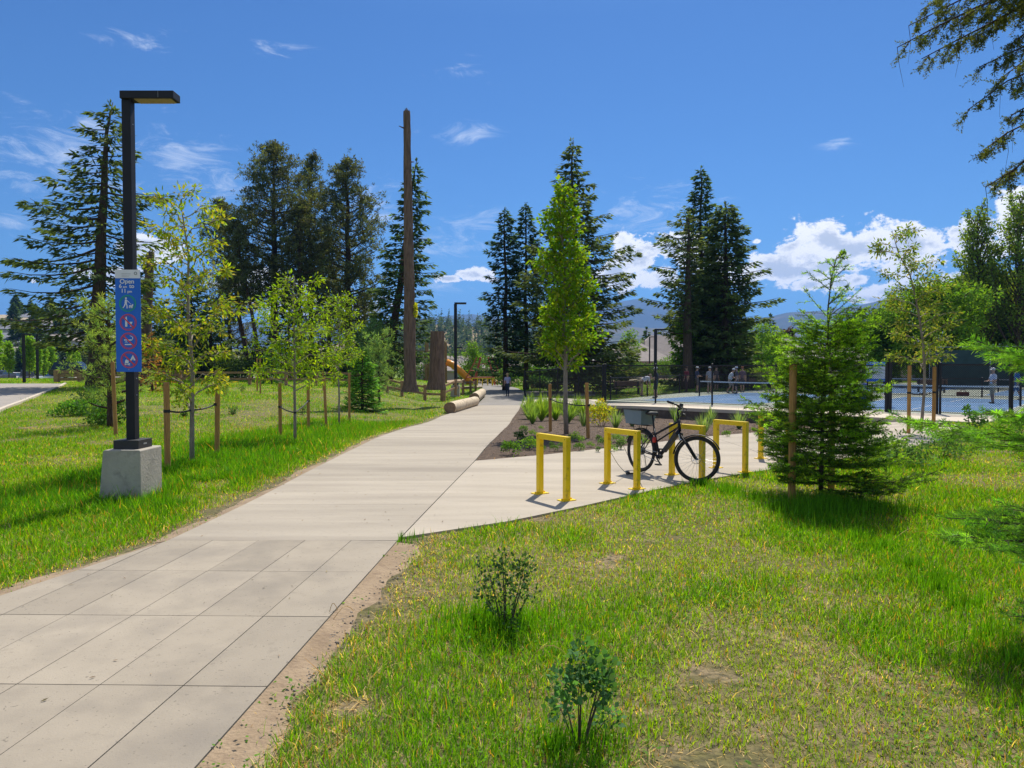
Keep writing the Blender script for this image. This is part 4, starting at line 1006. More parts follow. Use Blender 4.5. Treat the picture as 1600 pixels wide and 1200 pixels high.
fir('open crooked fir with a bare grey trunk and boughs to the left', 1075, 338, 57, 72, 47, nb=70, dens=24, base=.30, tr=.44, droop=.10, up=.10, spl=.42, spw=.18, jit=.7, rise=.12, prof=lambda t: .8-.35*t, sector=lambda a, t: 1.1 if math.cos(a) < 0 else .35, cdark=(.048, .070, .024), bark='bark')
fir('pointed dark spruce far behind the houses, centre', 1010, 512, 150, 15, 48, nb=50, dens=10, base=.02, spl=.9, spw=.5, cat='spruce')
fir('pointed spruce rising behind the right houses', 1203, 492, 130, 20, 49, nb=50, dens=10, base=.02, spl=.8, spw=.45, cat='spruce')

# ---- snags and stumps ----------------------------------------------------
def snag(label, px, Y_, z0, r0, r1, Ht, seed, lean=(0, 0), name='dead_trunk', flat=False, flare=1.5, moss=None, cat='dead tree'):
    rg = np.random.default_rng(seed); x = (px-800)/F*Y_; n = 44; k = 70
    t = np.linspace(0, 1, k); th = np.arange(n)*2*PI/n; V = []
    ridge = np.cumsum(rg.normal(0, 1, n)); ridge -= np.linspace(0, ridge[-1], n); ridge = ridge/np.abs(ridge).max()
    top = rg.uniform(0, 1, n)
    for i_ in range(k):
        r = (r0*(1-t[i_])+r1*t[i_])*(1+(flare-1)*max(0, 1-t[i_]*Ht/.9)**2)
        rr = r*(1+.07*ridge*(1+1.5*max(0, 1-t[i_]*Ht/1.0))+.16*(vnoise(np.arange(n)*.9, t[i_]*Ht*1.3+0*np.arange(n), seed)-.5)+.10*(vnoise(np.arange(n)*.5+7, t[i_]*Ht*.35+0*np.arange(n), seed+1)-.5)+rg.normal(0, .012, n)); z = t[i_]*Ht*np.ones(n)
        if i_ == k-1 and not flat: z = z-top*Ht*.035-.1*r0; rr *= .8
        V.append(np.stack([lean[0]*t[i_]+rr*np.cos(th), lean[1]*t[i_]+rr*np.sin(th), z], -1))
    V = np.concatenate(V); mb = MB(); i = np.arange(k-1)[:, None]*n; j = np.arange(n)[None, :]; j2 = (j+1) % n
    mb.add(V, Q=np.stack([i+j, i+j2, i+n+j2, i+n+j], -1).reshape(-1, 4)); mb.smooth = True
    root = thing(name, label, cat, (x, Y_, z0))
    part('trunk', mb, M['snagbark'], root)
    cp_ = MB(); R1 = V[-n:]; c = R1.mean(0)
    if not flat:
        spl_ = MB()
        for q in range(9):
            a = rg.uniform(0, 7); p = c+np.array([math.cos(a), math.sin(a), 0])*r1*.5; spl_.tube(np.array([p-[0, 0, .3], p+[0, 0, Ht*.008], p+[rg.normal(0, .05), 0, rg.uniform(.2, .6)*r1*3]]), [r1*.25, r1*.2, .01], 5)
        part('splinters', spl_, M['snagbark'], root)
        for q in range(14):
            cp_ = MB(); a = rg.uniform(0, 7); z = rg.uniform(.25, .97)*Ht; r = (r0+(r1-r0)*z/Ht)
            p = np.array([lean[0]*z/Ht+r*.8*math.cos(a), lean[1]*z/Ht+r*.8*math.sin(a), z]); cp_.tube(np.array([p, p+np.array([math.cos(a), math.sin(a), .1])*rg.uniform(.12, .4)]), [.05, .02], 5); part('branch_stub', cp_, M['snagbark'], root)
    else:
        cp_.add(np.vstack([R1, c]), T=[(q, (q+1) % n, n) for q in range(n)]); part('cut_top', cp_, M['logend'], root)
    return root
Y_ = 38; zt = H-(612-570)/F*Y_
sn = snag('tall bare dead trunk standing on the grass bank, broken off at the top', 641, Y_, zt, .33, .17, H+(570-172)/F*Y_-zt, 3, lean=(-.13, 0))
b = MB(); rgm = np.random.default_rng(4); n = 260; P = np.stack([rgm.uniform(.25, .36, n), rgm.uniform(-.25, .1, n), rgm.uniform(4.05, 4.75, n)], -1); quads(b, P, unit(rgm.normal(0, 1, (n, 3))), unit(rgm.normal(0, 1, (n, 3))), .12, .07, colvar(rgm, (.42, .42, .02), n)); part('moss_patch', b, M['leaf'], sn)
Y_ = 40; zt = H-(609-570)/F*Y_
snag('thick flat topped stump beside the tall bare trunk', 682, Y_, zt, .47, .37, H+(570-518)/F*Y_-zt, 5, lean=(.08, 0), name='tree_stump', flat=True, flare=1.2, cat='tree stump')
Y_ = 50; zt = hz(-27, 50)
snag('slim broken dead trunk leaning right behind the street lamp', 222, Y_, zt, .48, .22, H+(570-392)/F*Y_-zt, 6, lean=(.75, 0))
# ---- young trees with stakes ----------------------------------------------
def stake(loc, h_, label, lean=0.0, w_=.095, group='timber tree stakes'):
    b = MB(); b.lathe((0, 0, 0), [(w_/2, -.1), (w_/2, h_-.02), (w_/2*.82, h_)], 10); b.smooth = False
    o_ = mono('tree_stake', b, M['stake'], label, 'tree stake', group, loc); o_.rotation_euler = (0, lean, 0); return o_
def strap(p, q, mid, z, label):
    root = thing('tree_tie', label, 'tree tie', (mid[0], mid[1], z), 0, 'rubber ties between stakes and trunks')
    for a in (p, q):
        b = MB(); a3 = np.array([a[0]-mid[0], a[1]-mid[1], .045]); t_ = np.linspace(0, 1, 6)[:, None]; P = a3*(1-t_)+np.array([0, 0, -.0])*t_; P[:, 2] -= .03*np.sin(PI*t_[:, 0])
        b.tube(P, .016, 5); part('strap', b, M['strap'], root)
        b = MB(); b.lathe(tuple(a3-[0, 0, .03]), [(.052, 0), (.052, .05)], 12); part('loop', b, M['strap'], root)
    b = MB(); b.lathe((0, 0, -.025), [(.035, 0), (.035, .045)], 10); part('collar', b, M['strap'], root)
TA = G(300, 729); s1 = G(262, 741); s2 = G(339, 716)
leaf_tree('young tree with yellow green leaves tied between two stakes right of the lamp', TA, HT(303, TA[1], TA[2]), .78, 51, base=.20, nb=32, lpb=35, leaf=.10, colr=(.19, .27, .016), colr2=(.30, .28, .035), tr=.042, asc=.85, spread=.10, lean=(-.12, 0), bow=.06, droopy=.45, wl=.42, sub=3, clump=7, prof=lambda t: .55+.75*math.sin(PI*min(1, t*.95+.05))*(1-.45*t))
stake(s1, HT(597, s1[1], s1[2]), 'thick stake nearest the lamp pedestal'); stake(s2, HT(578, s2[1], s2[2]), 'stake right of the first young tree, leaning slightly', .02)
strap(s1, s2, TA, TA[2]+1.02, 'black tie holding the young tree nearest the lamp')
TB = G(461, 690); s1 = G(438, 682); s2 = G(482, 672)
leaf_tree('spreading young tree with lime leaves in the middle of the left lawn', TB, HT(432, TB[1], TB[2]), 1.28, 52, base=.30, nb=34, lpb=34, leaf=.105, colr=(.20, .30, .012), tr=.035, asc=.55, spread=.13, droopy=.25, wl=.45, sub=3, clump=6, prof=lambda t: 1.0-.6*t)
stake(s1, HT(598, s1[1], s1[2]), 'left stake of the second young tree'); stake(s2, HT(597, s2[1], s2[2]), 'right stake of the second young tree')
strap(s1, s2, TB, TB[2]+.72, 'black tie holding the second young tree')
TC = G(530, 664); s1 = G(510, 668); s2 = G(546, 660)
leaf_tree('lime leaved young tree beside the small dark fir', TC, HT(458, TC[1], TC[2]), 1.05, 53, base=.40, nb=28, lpb=32, leaf=.105, colr=(.20, .30, .012), tr=.032, asc=.6, spread=.13, droopy=.25, wl=.45, sub=3, clump=6, prof=lambda t: 1.0-.55*t)
stake(s1, HT(588, s1[1], s1[2]), 'left stake of the third young tree, leaning', -.04); stake(s2, HT(583, s2[1], s2[2]), 'right stake of the third young tree')
s1 = G(181, 680); s2 = G(172, 640)
stake(s1, HT(565, s1[1], s1[2]), 'stake of the long needled pine sapling left of the lamp', -.03)
TD = G(172, 668)
pine_tree('long needled pine sapling left of the street lamp', TD, HT(474, TD[1], TD[2]), .95, 54, base=.15, nb=30, tr=.05, size=.16, W=.012, nn=26, cpt=9, colr=(.16, .24, .05), name='pine_sapling', cat='pine sapling', prof=lambda t: 1-.45*t)
# tree in the planting bed
TE = G(885, 680); s1 = G(860, 676); s2 = G(919, 686)
leaf_tree('upright bright green maple in the planting bed', TE, HT(285, TE[1], TE[2]), .88, 55, base=.235, nb=62, lpb=40, leaf=.125, colr=(.13, .25, .010), colr2=(.22, .30, .012), tr=.065, asc=1.25, spread=.15, droopy=.25, wl=.75, sub=3, clump=5, lean=(-.12, 0), prof=lambda t: (1.0 if t < .45 else 1.0-1.25*(t-.45))*(.8+.25*math.sin(t*37)*math.sin(t*11+1)), name='maple_tree', cat='maple tree')
stake(s1, HT(600, s1[1], s1[2]), 'left stake of the maple in the planting bed', -.01); stake(s2, HT(598, s2[1], s2[2]), 'right stake of the maple in the planting bed', -.03)
strap(s1, s2, TE, TE[2]+.90, 'black tie holding the maple in the bed')
# tree on the right lawn
TF = GY(1440, 19.5); s1 = GY(1421, 19.2); s2 = GY(1460, 19.6)
leaf_tree('thin arching young tree on the right lawn between two stakes', TF, HT(362, 19.5, TF[2]), 1.05, 56, base=.30, nb=30, lpb=34, leaf=.12, colr=(.13, .20, .03), colr2=(.24, .25, .05), tr=.04, asc=.65, spread=.12, droopy=.3, wl=.42, sub=3, clump=6, lean=(-.9, 0), bow=.42, prof=lambda t: 1.0-.3*t)
stake(s1, HT(571, 19.2, s1[2]), 'left stake of the arching young tree'); stake(s2, HT(573, 19.6, s2[2]), 'right stake of the arching young tree')
strap(s1, s2, TF, TF[2]+1.12, 'black tie holding the arching young tree')
# ---- near fir with real needles -------------------------------------------
def needle_twigs(mb, rg, A, B, per, nl, nw, base, fl=.5):
    """brush of needles along every twig A->B"""
    n = len(A); k = n*per; t = np.tile(np.linspace(.03, 1, per), n)[:, None]; a = np.repeat(A, per, 0); b = np.repeat(B, per, 0); P = a+(b-a)*t; d = unit(b-a)
    r = unit(np.cross(d, rg.normal(0, 1, (k, 3)))); r[:, 2] = r[:, 2]*fl+.15; r = unit(r); D = unit(r*.85+d*.62); N = unit(np.cross(D, rg.normal(0, 1, (k, 3))))
    C = np.repeat(colvar(rg, base, n, .3, .1), per, 0)*rg.uniform(.75, 1.25, (k, 1))
    quads(mb, P, D, N, nl*rg.uniform(.75, 1.15, k), nw, C, mid=.5)
def bough(wood, tw, rg, o_, dirv, ln, r0, sag, upt, step=.055, sl=.45, depth=1):
    """a bough with side shoots; the twig segments go to tw"""
    n = max(4, int(ln/.12)); s = np.linspace(0, 1, n)[:, None]; z = np.array([0, 0, 1.])
    line = o_+dirv*ln*s+z*ln*(-sag*s+upt*s*s); line[1:] += rg.normal(0, .006*ln, (n-1, 3)); wood.tube(line, np.linspace(r0, .0025, n), 5, caps=False)
    for i_ in range(n-1): 
        if s[i_, 0] > .12: tw.append((line[i_], line[i_+1]))
    d0 = unit(dirv*np.array([1, 1, 0])); lat = np.array([-d0[1], d0[0], 0]); q = .14*ln; sg_ = 1
    while q < ln*.97:
        u_ = q/ln; p = np.array([np.interp(u_, s[:, 0], line[:, c]) for c in range(3)]); l2 = (1-u_)*ln*sl+.05+rg.uniform(0, .05); sg_ = -sg_
        dv = unit(d0*.75+lat*sg_*.85+z*rg.normal(0.02, .12))
        if depth and l2 > .17: bough(wood, tw, rg, p, dv, l2, r0*.45, sag*.4, upt*.6, .05, .45, depth-1)
        else: tw.append((p, p+dv*l2)); wood.tube(np.array([p, p+dv*l2]), [.003, .0015], 3, caps=False)
        q += step*rg.uniform(.7, 1.3)
def near_fir(label, loc, H_, R_, seed, nb, per=16, nl=.026, nw=.0036, base=(.09, .17, .03), sparse_top=.32, name='fir_sapling', cat='fir sapling', sag=.25, upt=.25, tip=(.20, .30, .05), extra=None, step=.055, parts_mat='needle_soft', low=.05, pw=.75, r0=.03, wild=.15, leader=False):
    rg = np.random.default_rng(seed); root = thing(name, label, cat, loc); wood = MB(); wood.smooth = True; crown = MB()
    T = trunk_line(H_, (.04*H_, 0), -.03*H_*.3, 10, seed); wood.tube(T, r0*(1-np.linspace(0, 1, 10))+.004, 8); tw = []
    az = rg.uniform(0, 7)
    for b_ in range(nb):
        t = (b_+.5)/nb; z = H_*(low+(.93-low)*t**.9); az += 2.4+rg.normal(0, .3); ln = R_*(1-t)**pw*rg.uniform(.95-wild, 1.08+wild*.35)*(.8+.2*min(1, t*6))+.10
        if t > 1-sparse_top and rg.uniform() < .84: continue
        rise = .15+.85*t
        dv = unit(np.array([math.cos(az), math.sin(az), rise*.75])); bough(wood, tw, rg, on_line(T, z), dv, ln, .004+.006*ln, sag*(1-t), upt*(1-t)+.05, step, .42)
    tw.append((T[-2], T[-1])); tw.append((T[-3], T[-2]))
    if leader:
        for z_, l_ in ((.985, .15), (.95, .22), (.90, .22), (.86, .33), (.80, .30), (.75, .45), (.70, .42)):
            for q in range(3):
                a_ = rg.uniform(0, 7); dv = unit(np.array([math.cos(a_), math.sin(a_), .8])); bough(wood, tw, rg, on_line(T, H_*z_), dv, l_*rg.uniform(.8, 1.2), .006, 0, .08, .13, .55, 0)
    for e in (extra or []): bough(wood, tw, rg, *e)
    A = np.array([a for a, b in tw]); B = np.array([b for a, b in tw]); print(label, 'twigs', len(A))
    rr = np.linalg.norm((B-on_line(T, 1)*0)[:, :2], axis=1)
    new = rg.uniform(0, 1, len(A)) < .33+.35*(B[:, 2]/H_)
    needle_twigs(crown, rg, A[~new], B[~new], per, nl, nw, base); needle_twigs(crown, rg, A[new], B[new], per, nl, nw, tip)
    part('trunk', wood, M['bark'], root); part('crown', crown, M[parts_mat], root); return root
TG = gp(1290, 785); TG = (TG[0], TG[1]+.15, 0)
near_fir('staked bushy fir sapling, tallest plant on the near right lawn', TG, HT(400, TG[1], 0), 1.34, 61, 112, per=26, nl=.040, nw=.0085, base=(.05, .10, .008), tip=(.17, .28, .012), step=.062, pw=.86, sparse_top=.28, wild=.45, leader=True)
s1 = gp(1237, 788); stake((s1[0], s1[1], -.02), HT(566, s1[1], 0), 'tall stake left of the near fir sapling, tied to it'); s2 = (TG[0]+.48, TG[1]+.75)
stake((s2[0], s2[1], -.02), 1.55, 'stake hidden among the boughs right of the near fir sapling')
b = MB(); zt = H-(673-570)/F*s1[1]
root = thing('tree_tie', 'black tie round the tall stake of the near fir sapling', 'tree tie', (s1[0], s1[1], zt), 0, 'rubber ties between stakes and trunks')
b.lathe((0, 0, -.02), [(.052, 0), (.052, .035)], 14); part('loop', b, M['strap'], root); b = MB(); b.tube(np.array([[.04, 0, 0], [(TG[0]-s1[0]), TG[1]-s1[1], -.04]]), .012, 5); part('strap', b, M['strap'], root)
# pine just outside the right edge, boughs reaching in
def reach(tip_px, tip_py, Yt, o_, r0=.012, sag=.12, upt=.06, sl=.46, depth=1):
    p = np.array(at(tip_px, tip_py, Yt))-np.array(TH); d = p-np.array(o_); ln = np.linalg.norm(d); return (np.array(o_, float), d/ln+np.array([0, 0, (sag-upt)]), ln, r0, sag, upt, .075, sl, depth)
TH = (4.55, 4.55, 0)
near_fir('soft needled fir at the right edge with boughs reaching over the lawn', TH, 2.7, .95, 62, 6, per=46, nl=.048, nw=.0044, base=(.09, .19, .02), tip=(.15, .28, .02), sparse_top=.2, r0=.04, step=.085, low=.12, sag=.1,
  extra=[reach(1392, 648, 5.0, (0, 0, 1.15)), reach(1512, 528, 4.7, (0, 0, 1.6)), reach(1478, 808, 4.5, (0, 0, .75)), reach(1478, 836, 4.2, (0, 0, .6)), reach(1530, 640, 4.4, (0, 0, 1.35)), reach(1575, 960, 3.9, (0, 0, .35), sl=.25), reach(1590, 540, 4.3, (0, 0, 1.7))])
# overhanging big fir, trunk outside the frame
def overhang():
    rg = np.random.default_rng(71); loc = (7.0, 6.3, hz(7, 6.3)); root = thing('overhanging_fir', 'old fir outside the right edge, dark boughs hanging into the top corner', 'fir tree', loc, 0)
    wood = MB(); wood.smooth = True; crown = MB(); T = trunk_line(14, (.2, .3), 0, 10, 3); wood.tube(T, .34*(1-np.linspace(0, 1, 10))+.05, 12); tw = []
    ends = [(1402, 74, 6.0, 5.0), (1440, 92, 6.3, 5.1), (1475, 78, 6.6, 5.2), (1420, 40, 6.2, 5.3), (1512, 172, 5.9, 4.7), (1530, 105, 6.1, 4.8), (1560, 125, 6.4, 4.9), (1545, 20, 6.4, 5.5), (1500, 30, 5.8, 5.4), (1532, 238, 5.9, 4.3), (1540, 292, 6.0, 4.2), (1575, 270, 6.2, 4.25), (1580, 180, 6.3, 4.5), (1590, 60, 6.0, 5.2), (1480, -20, 6.1, 5.7), (1440, 15, 6.4, 5.5), (1620, 330, 6.1, 3.8), (1600, 130, 5.6, 4.8)]
    for (px, py, Yt, zo) in ends:
        p = np.array(at(px, py, Yt))-np.array(loc); o_ = on_line(T, zo+.2); d = p-o_; ln = np.linalg.norm(d)
        n = 12; s = np.linspace(0, 1, n)[:, None]; line = o_+d*s+np.array([0, 0, 1.])*ln*.10*np.sin(PI*s); line[1:-1] += rg.normal(0, .02, (n-2, 3)); wood.tube(line, np.linspace(.028, .004, n), 5, caps=False)
        d0 = unit(d*np.array([1, 1, 0])); lat = np.array([-d0[1], d0[0], 0])
        q = .12
        while q < .995:
            pt = np.array([np.interp(q, s[:, 0], line[:, c]) for c in range(3)]); sg_ = rg.choice([-1, 1]); l2 = (.10+.42*(1-q)*rg.uniform(.6, 1.1))
            dv = unit(d0*.6+lat*sg_*.7+np.array([0, 0, -rg.uniform(.15, .9)])); m_ = pt+dv*l2*.5+np.array([0, 0, -.03]); e = pt+dv*l2+np.array([0, 0, -.14*l2/.3]); wood.tube(np.array([pt, m_, e]), [.005, .003, .002], 3, caps=False)
            tw.append((pt, m_)); tw.append((m_, e))
            for r_ in range(int(5+l2*28)):
                u_ = rg.uniform(.1, 1); b0 = pt+(e-pt)*u_; dd = unit(dv*.5+rg.normal(0, .55, 3)+np.array([0, 0, -.35])); tw.append((b0, b0+dd*rg.uniform(.04, .11)))
            q += .022*rg.uniform(.7, 1.4)
        for _ in range(2):
            pt = line[rg.integers(5, n)]; wood.tube(np.array([pt, pt+[.02, 0, -.15], pt+[rg.normal(0, .04), 0, -.33]]), [.003, .002, .001], 3, caps=False)
    A = np.array([a for a, b in tw]); B = np.array([b for a, b in tw]); print('overhang twigs', len(A)); needle_twigs(crown, rg, A, B, 16, .028, .0085, (.055, .072, .018), .9)
    # the rest of the crown, above and outside the frame
    n = 5000; zz = rg.uniform(6.5, 13.5, n); az = rg.uniform(0, 2*PI, n); r = rg.uniform(.2, 1, n)*(14.2-zz)*.38; P = np.stack([r*np.cos(az), r*np.sin(az), zz-.2*r], -1)
    D = unit(np.stack([np.cos(az), np.sin(az), rg.normal(-.3, .3, n)], -1)); sprays(crown, rg, P, D, .35, .12, colvar(rg, (.05, .066, .018), n))
    part('trunk', wood, M['darkbark'], root); part('crown', crown, M['needle'], root)
overhang()
# ================================================================ bicycle
def bicycle():
    Rp = np.array(gp(1006, 736, .03)); Fp = np.array(gp(1087, 752.5, .03)); d = Fp-Rp; ang = math.atan2(d[1], d[0]); wb = np.linalg.norm(d); wb = min(wb, 1.22)
    r = .352
    Rp = Rp+np.array([-.07, -.04]); t = thing('bicycle', 'dark electric bicycle with a blue grey tub behind its saddle, parked by the racks', 'bicycle', (Rp[0], Rp[1], .028), ang)
    t.rotation_euler = (R(-3), 0, ang)
    fr = MB(); fr.smooth = True
    bb = np.array([.46, 0, .30]); st = np.array([.30, 0, .74]); hub = np.array([0, 0, r]); ht = np.array([.86, 0, .93]); hb = np.array([.905, 0, .74]); fh = np.array([wb, 0, r])
    fr.tube([bb, st], .018, 8); fr.tube([hb+[-.01, 0, .02], bb+[.04, 0, .05]], .030, 8); fr.tube([ht+[0, 0, -.04], st+[.02, 0, -.10]], .019, 8); fr.tube([hb+[-.01, 0, .08], st+[.05, 0, -.22]], .014, 8)
    fr.tube([hb, ht], .024, 10)
    for s in (-1, 1): fr.tube([bb+[0, .02*s, 0], hub+[0, .062*s, 0]], .011, 6); fr.tube([st+[0, .015*s, -.06], hub+[0, .062*s, 0]], .009, 6)
    fr.lathe(tuple(bb), [(.035, -.04), (.035, .04)], 12, axis='y')
    part('frame', fr, M['frame'], t)
    b = MB(); b.smooth = False; p0 = hb+[-.055, 0, -.035]; p1 = bb+[.105, 0, .10]; b.beam(p0, p1, .062, .07); part('battery', b, M['blackrough'], t, bevel=.01)
    def wheel(nm, par, c, motor):
        w_ = MB(); w_.torus(c, r-.024, .024, 48, 10); w_.smooth = True; wo = part(nm, w_, M['tire'], par)
        b = MB(); b.torus(c, r-.052, .011, 44, 6); b.smooth = True; part('rim', b, M['blackrough'], wo)
        b = MB(); a = np.arange(32)*2*PI/32
        for k, q in enumerate(a):
            s = -1 if k % 2 else 1; q2 = q+s*.45
            b.tube([np.array(c)+[.03*math.cos(q2), .03*s, .03*math.sin(q2)], np.array(c)+[(r-.06)*math.cos(q), 0, (r-.06)*math.sin(q)]], .0014, 3, caps=False)
        part('spokes', b, M['steel'], wo)
        b = MB(); b.lathe(tuple(c), [(.012, -.07), (.012, -.045), (.075 if motor else .022, -.04), (.075 if motor else .018, .03), (.012, .045), (.012, .07)], 20, axis='y'); part('hub', b, M['blackrough'], wo)
        b = MB(); b.torus((c[0], c[1]-.05, c[2]), .075, .0035, 30, 4)
        for q in range(5): b.beam(np.array(c)+[0, -.05, 0], np.array(c)+[.072*math.cos(q*1.257), -.05, .072*math.sin(q*1.257)], .003, .006)
        part('brake_disc', b, M['chrome'], wo)
    wheel('wheel', t, (0, 0, r), True)
    # rear mudguard and rack
    def guard(par, c, a0, a1, rr=None):
        b = MB(); rr = rr or r+.018; q = np.linspace(a0, a1, 22); V = []
        for y_, dr in ((-.03, -.008), (-.015, .004), (.015, .004), (.03, -.008)): V.append(np.stack([c[0]+(rr+dr)*np.cos(q), np.full(22, y_), c[2]+(rr+dr)*np.sin(q)], -1))
        V = np.concatenate(V); i = np.arange(3)[:, None]*22; j = np.arange(21)[None, :]
        b.add(V, Q=np.stack([i+j, i+j+1, i+22+j+1, i+22+j], -1).reshape(-1, 4)); b.smooth = True; g = part('mudguard', b, M['black'], par)
        s = g.modifiers.new('s', 'SOLIDIFY'); s.thickness = .003
    guard(t, (0, 0, r), R(-5), R(165))
    b = MB(); zz = .775
    for s in (-1, 1): b.tube([[-.26, .06*s, zz], [.22, .06*s, zz]], .006, 6); b.tube([[-.02, .065*s, r+.02], [-.16, .06*s, zz]], .006, 5); b.tube([[-.01, .065*s, r+.02], [.05, .06*s, zz]], .006, 5)
    for x in (-.25, -.1, .05, .2): b.tube([[x, -.06, zz], [x, .06, zz]], .005, 5)
    part('rear_rack', b, M['black'], t)
    # saddle
    b = MB(); b.smooth = True
    prof = [(-.13, .075), (-.10, .085), (-.04, .07), (.02, .04), (.09, .025), (.14, .018)]; V = []; n = 12
    for x, w_ in prof:
        for q in range(n):
            a = 2*PI*q/n; V.append((x, w_*math.cos(a), .028*math.sin(a)*(1 if math.sin(a) > 0 else 1.2)-.012*abs(math.cos(a))+(.01 if x < -.08 else 0)))
    k = len(prof); b.add(np.array(V)+[.235, 0, .985], Q=[(i*n+j, i*n+(j+1) % n, (i+1)*n+(j+1) % n, (i+1)*n+j) for i in range(k-1) for j in range(n)], G=[list(range(n)), list(range((k-1)*n, k*n))])
    sa = part('saddle', b, M['blackrough'], t)
    b = MB(); b.tube([st, st+[-.055, 0, .225]], .014, 8); part('seat_post', b, M['black'], t)
    # cranks, chain, kickstand
    b = MB(); b.torus((bb[0], -.055, bb[2]), .075, .006, 30, 5); b.beam(bb+[0, -.07, 0], bb+[.12, -.075, -.11], .012, .025); b.beam(bb+[0, .07, 0], bb+[-.12, .075, .11], .012, .025); part('crank', b, M['blackrough'], t)
    for x, y, z in ((.12, -.12, -.11), (-.12, .12, .11)):
        b = MB(); b.box(bb[0]+x-.045, bb[0]+x+.045, y-.04, y+.04, bb[2]+z-.011, bb[2]+z+.011); part('pedal', b, M['blackrough'], t, bevel=.004)
    b = MB()
    for s in (1, -1): b.tube([[0, -.055, r+.035*s], [bb[0], -.055, bb[2]+.075*s]], .004, 4)
    part('chain', b, M['steel'], t)
    b = MB(); b.tube([[.02, .06, r-.06], [-.10, .22, .01]], .009, 6); b.box(-.14, -.07, .19, .26, -.002, .012); part('kickstand', b, M['steel'], t)
    b = MB(); b.lathe((.36, -.035, .56), [(.001, -.045), (.03, -.04), (.034, 0), (.028, .04), (.001, .045)], 10, axis='z'); part('reflector_bag', b, M['red'], t, label='small red and orange bag on the seat tube')
    b = MB(); b.smooth = True; b.tube([[.80, .03, 1.0], [.88, .05, .86], [.72, .04, .70], [.5, .03, .42]], .005, 5); b.tube([[.82, -.04, 1.02], [.93, -.05, .84], [.78, -.03, .70]], .005, 5); part('brake_cable', b, M['blackrough'], t)
    # steered front end
    ax = (ht-hb)/np.linalg.norm(ht-hb); st_a = R(34); RM = Matrix.Rotation(st_a, 4, Vector(ax)); piv = Vector(hb)
    fe = MB(); fe.smooth = True
    for s in (-1, 1):
        fe.tube([hb+[.01, .062*s, -.03], fh+[-.012, .062*s, 0]], .016, 8); fe.tube([hb+[.006, .062*s, -.02], hb+[.045, .062*s, -.12]], .022, 8)
    fe.box(hb[0]-.02, hb[0]+.04, -.075, .075, hb[2]-.05, hb[2]-.02); fk = part('fork', fe, M['black'], t)
    for s in (-1, 1): b = MB(); b.tube([hb+[.012, .062*s, -.045], hb+[.045, .062*s, -.135]], .0225, 8); part('stanchion', b, M['chrome'], fk)
    wheel('front_wheel', fk, tuple(fh), False)
    guard(fk, tuple(fh), R(30), R(175))
    b = MB(); b.smooth = True; hs = ht+[-.03, 0, .14]; b.tube([ht, hs], .015, 8); b.tube([hs, hs+[.05, 0, .03]], .016, 8); c = hs+[.05, 0, .03]
    b.tube([c+[-.12, .33, .05], c+[-.04, .16, .035], c+[0, .04, 0], c+[0, -.04, 0], c+[-.04, -.16, .035], c+[-.12, -.33, .05]], .012, 8); hbm = part('handlebar', b, M['black'], fk)
    for s in (-1, 1):
        b = MB(); b.tube([c+[-.075, .225*s, .043], c+[-.125, .34*s, .052]], .018, 8); part('grip', b, M['blackrough'], hbm)
        b = MB(); b.tube([c+[-.03, .15*s, .03], c+[.03, .2*s, .02], c+[-.02, .30*s, .025]], .007, 6); b.tube([c+[-.03, .13*s, .035], c+[.07, .10*s, .0], c+[.03, .03*s, -.12]], .005, 5); part('brake_lever', b, M['blackrough'], hbm)
    b = MB(); b.box(c[0]-.02, c[0]+.02, -.05, .05, c[2]+.02, c[2]+.075); part('display', b, M['blackrough'], hbm, bevel=.006)
    b = MB(); b.lathe((c[0]+.05, 0, c[2]-.10), [(.001, -.03), (.028, -.028), (.03, 0), (.022, .03), (.001, .032)], 12, axis='x'); part('headlight', b, M['blackrough'], hbm)
    fk.matrix_local = Matrix.Translation(piv) @ RM @ Matrix.Translation(-piv)
    # tub on the rack is a thing of its own
    W = Matrix.Translation(Vector(t.location)) @ Matrix.Rotation(ang, 4, 'Z') @ Matrix.Rotation(R(-3), 4, 'X')
    tub = thing('plastic_tub', 'blue grey plastic tub strapped on the rear rack of the bicycle', 'plastic tub'); tub.matrix_world = W @ Matrix.Translation(Vector((-.07, 0, .786)))
    b = MB()
    def ringq(w0, l0, z0, w1, l1, z1):
        V = [(x*l_, y*w_, z) for l_, w_, z in ((l0, w0, z0), (l1, w1, z1)) for x, y in ((-1, -1), (1, -1), (1, 1), (-1, 1))]
        b.add(V, Q=[(j, (j+1) % 4, 4+(j+1) % 4, 4+j) for j in range(4)])
    ringq(.135, .195, 0, .165, .235, .235); ringq(.16, .23, .235, .13, .19, .012)
    b.add([(x*.19, y*.13, .012) for x, y in ((-1, -1), (1, -1), (1, 1), (-1, 1))], Q=[(0, 1, 2, 3)]); b.add([(x*.195, y*.135, 0) for x, y in ((-1, -1), (1, -1), (1, 1), (-1, 1))], Q=[(3, 2, 1, 0)])
    part('tub_body', b, M['tub'], tub)
    b = MB()
    for a_, c_ in (((-.245, -.175), (.245, -.175)), ((.245, -.175), (.245, .175)), ((.245, .175), (-.245, .175)), ((-.245, .175), (-.245, -.175))): b.beam((*a_, .24), (*c_, .24), .02, .018)
    part('tub_rim', b, M['blackrough'], tub)
    b = MB(); b.lathe((-.25, -.02, .06), [(.001, -.012), (.035, -.01), (.035, 0)], 12, axis='x'); part('rear_reflector', b, M['red'], tub)
bicycle()

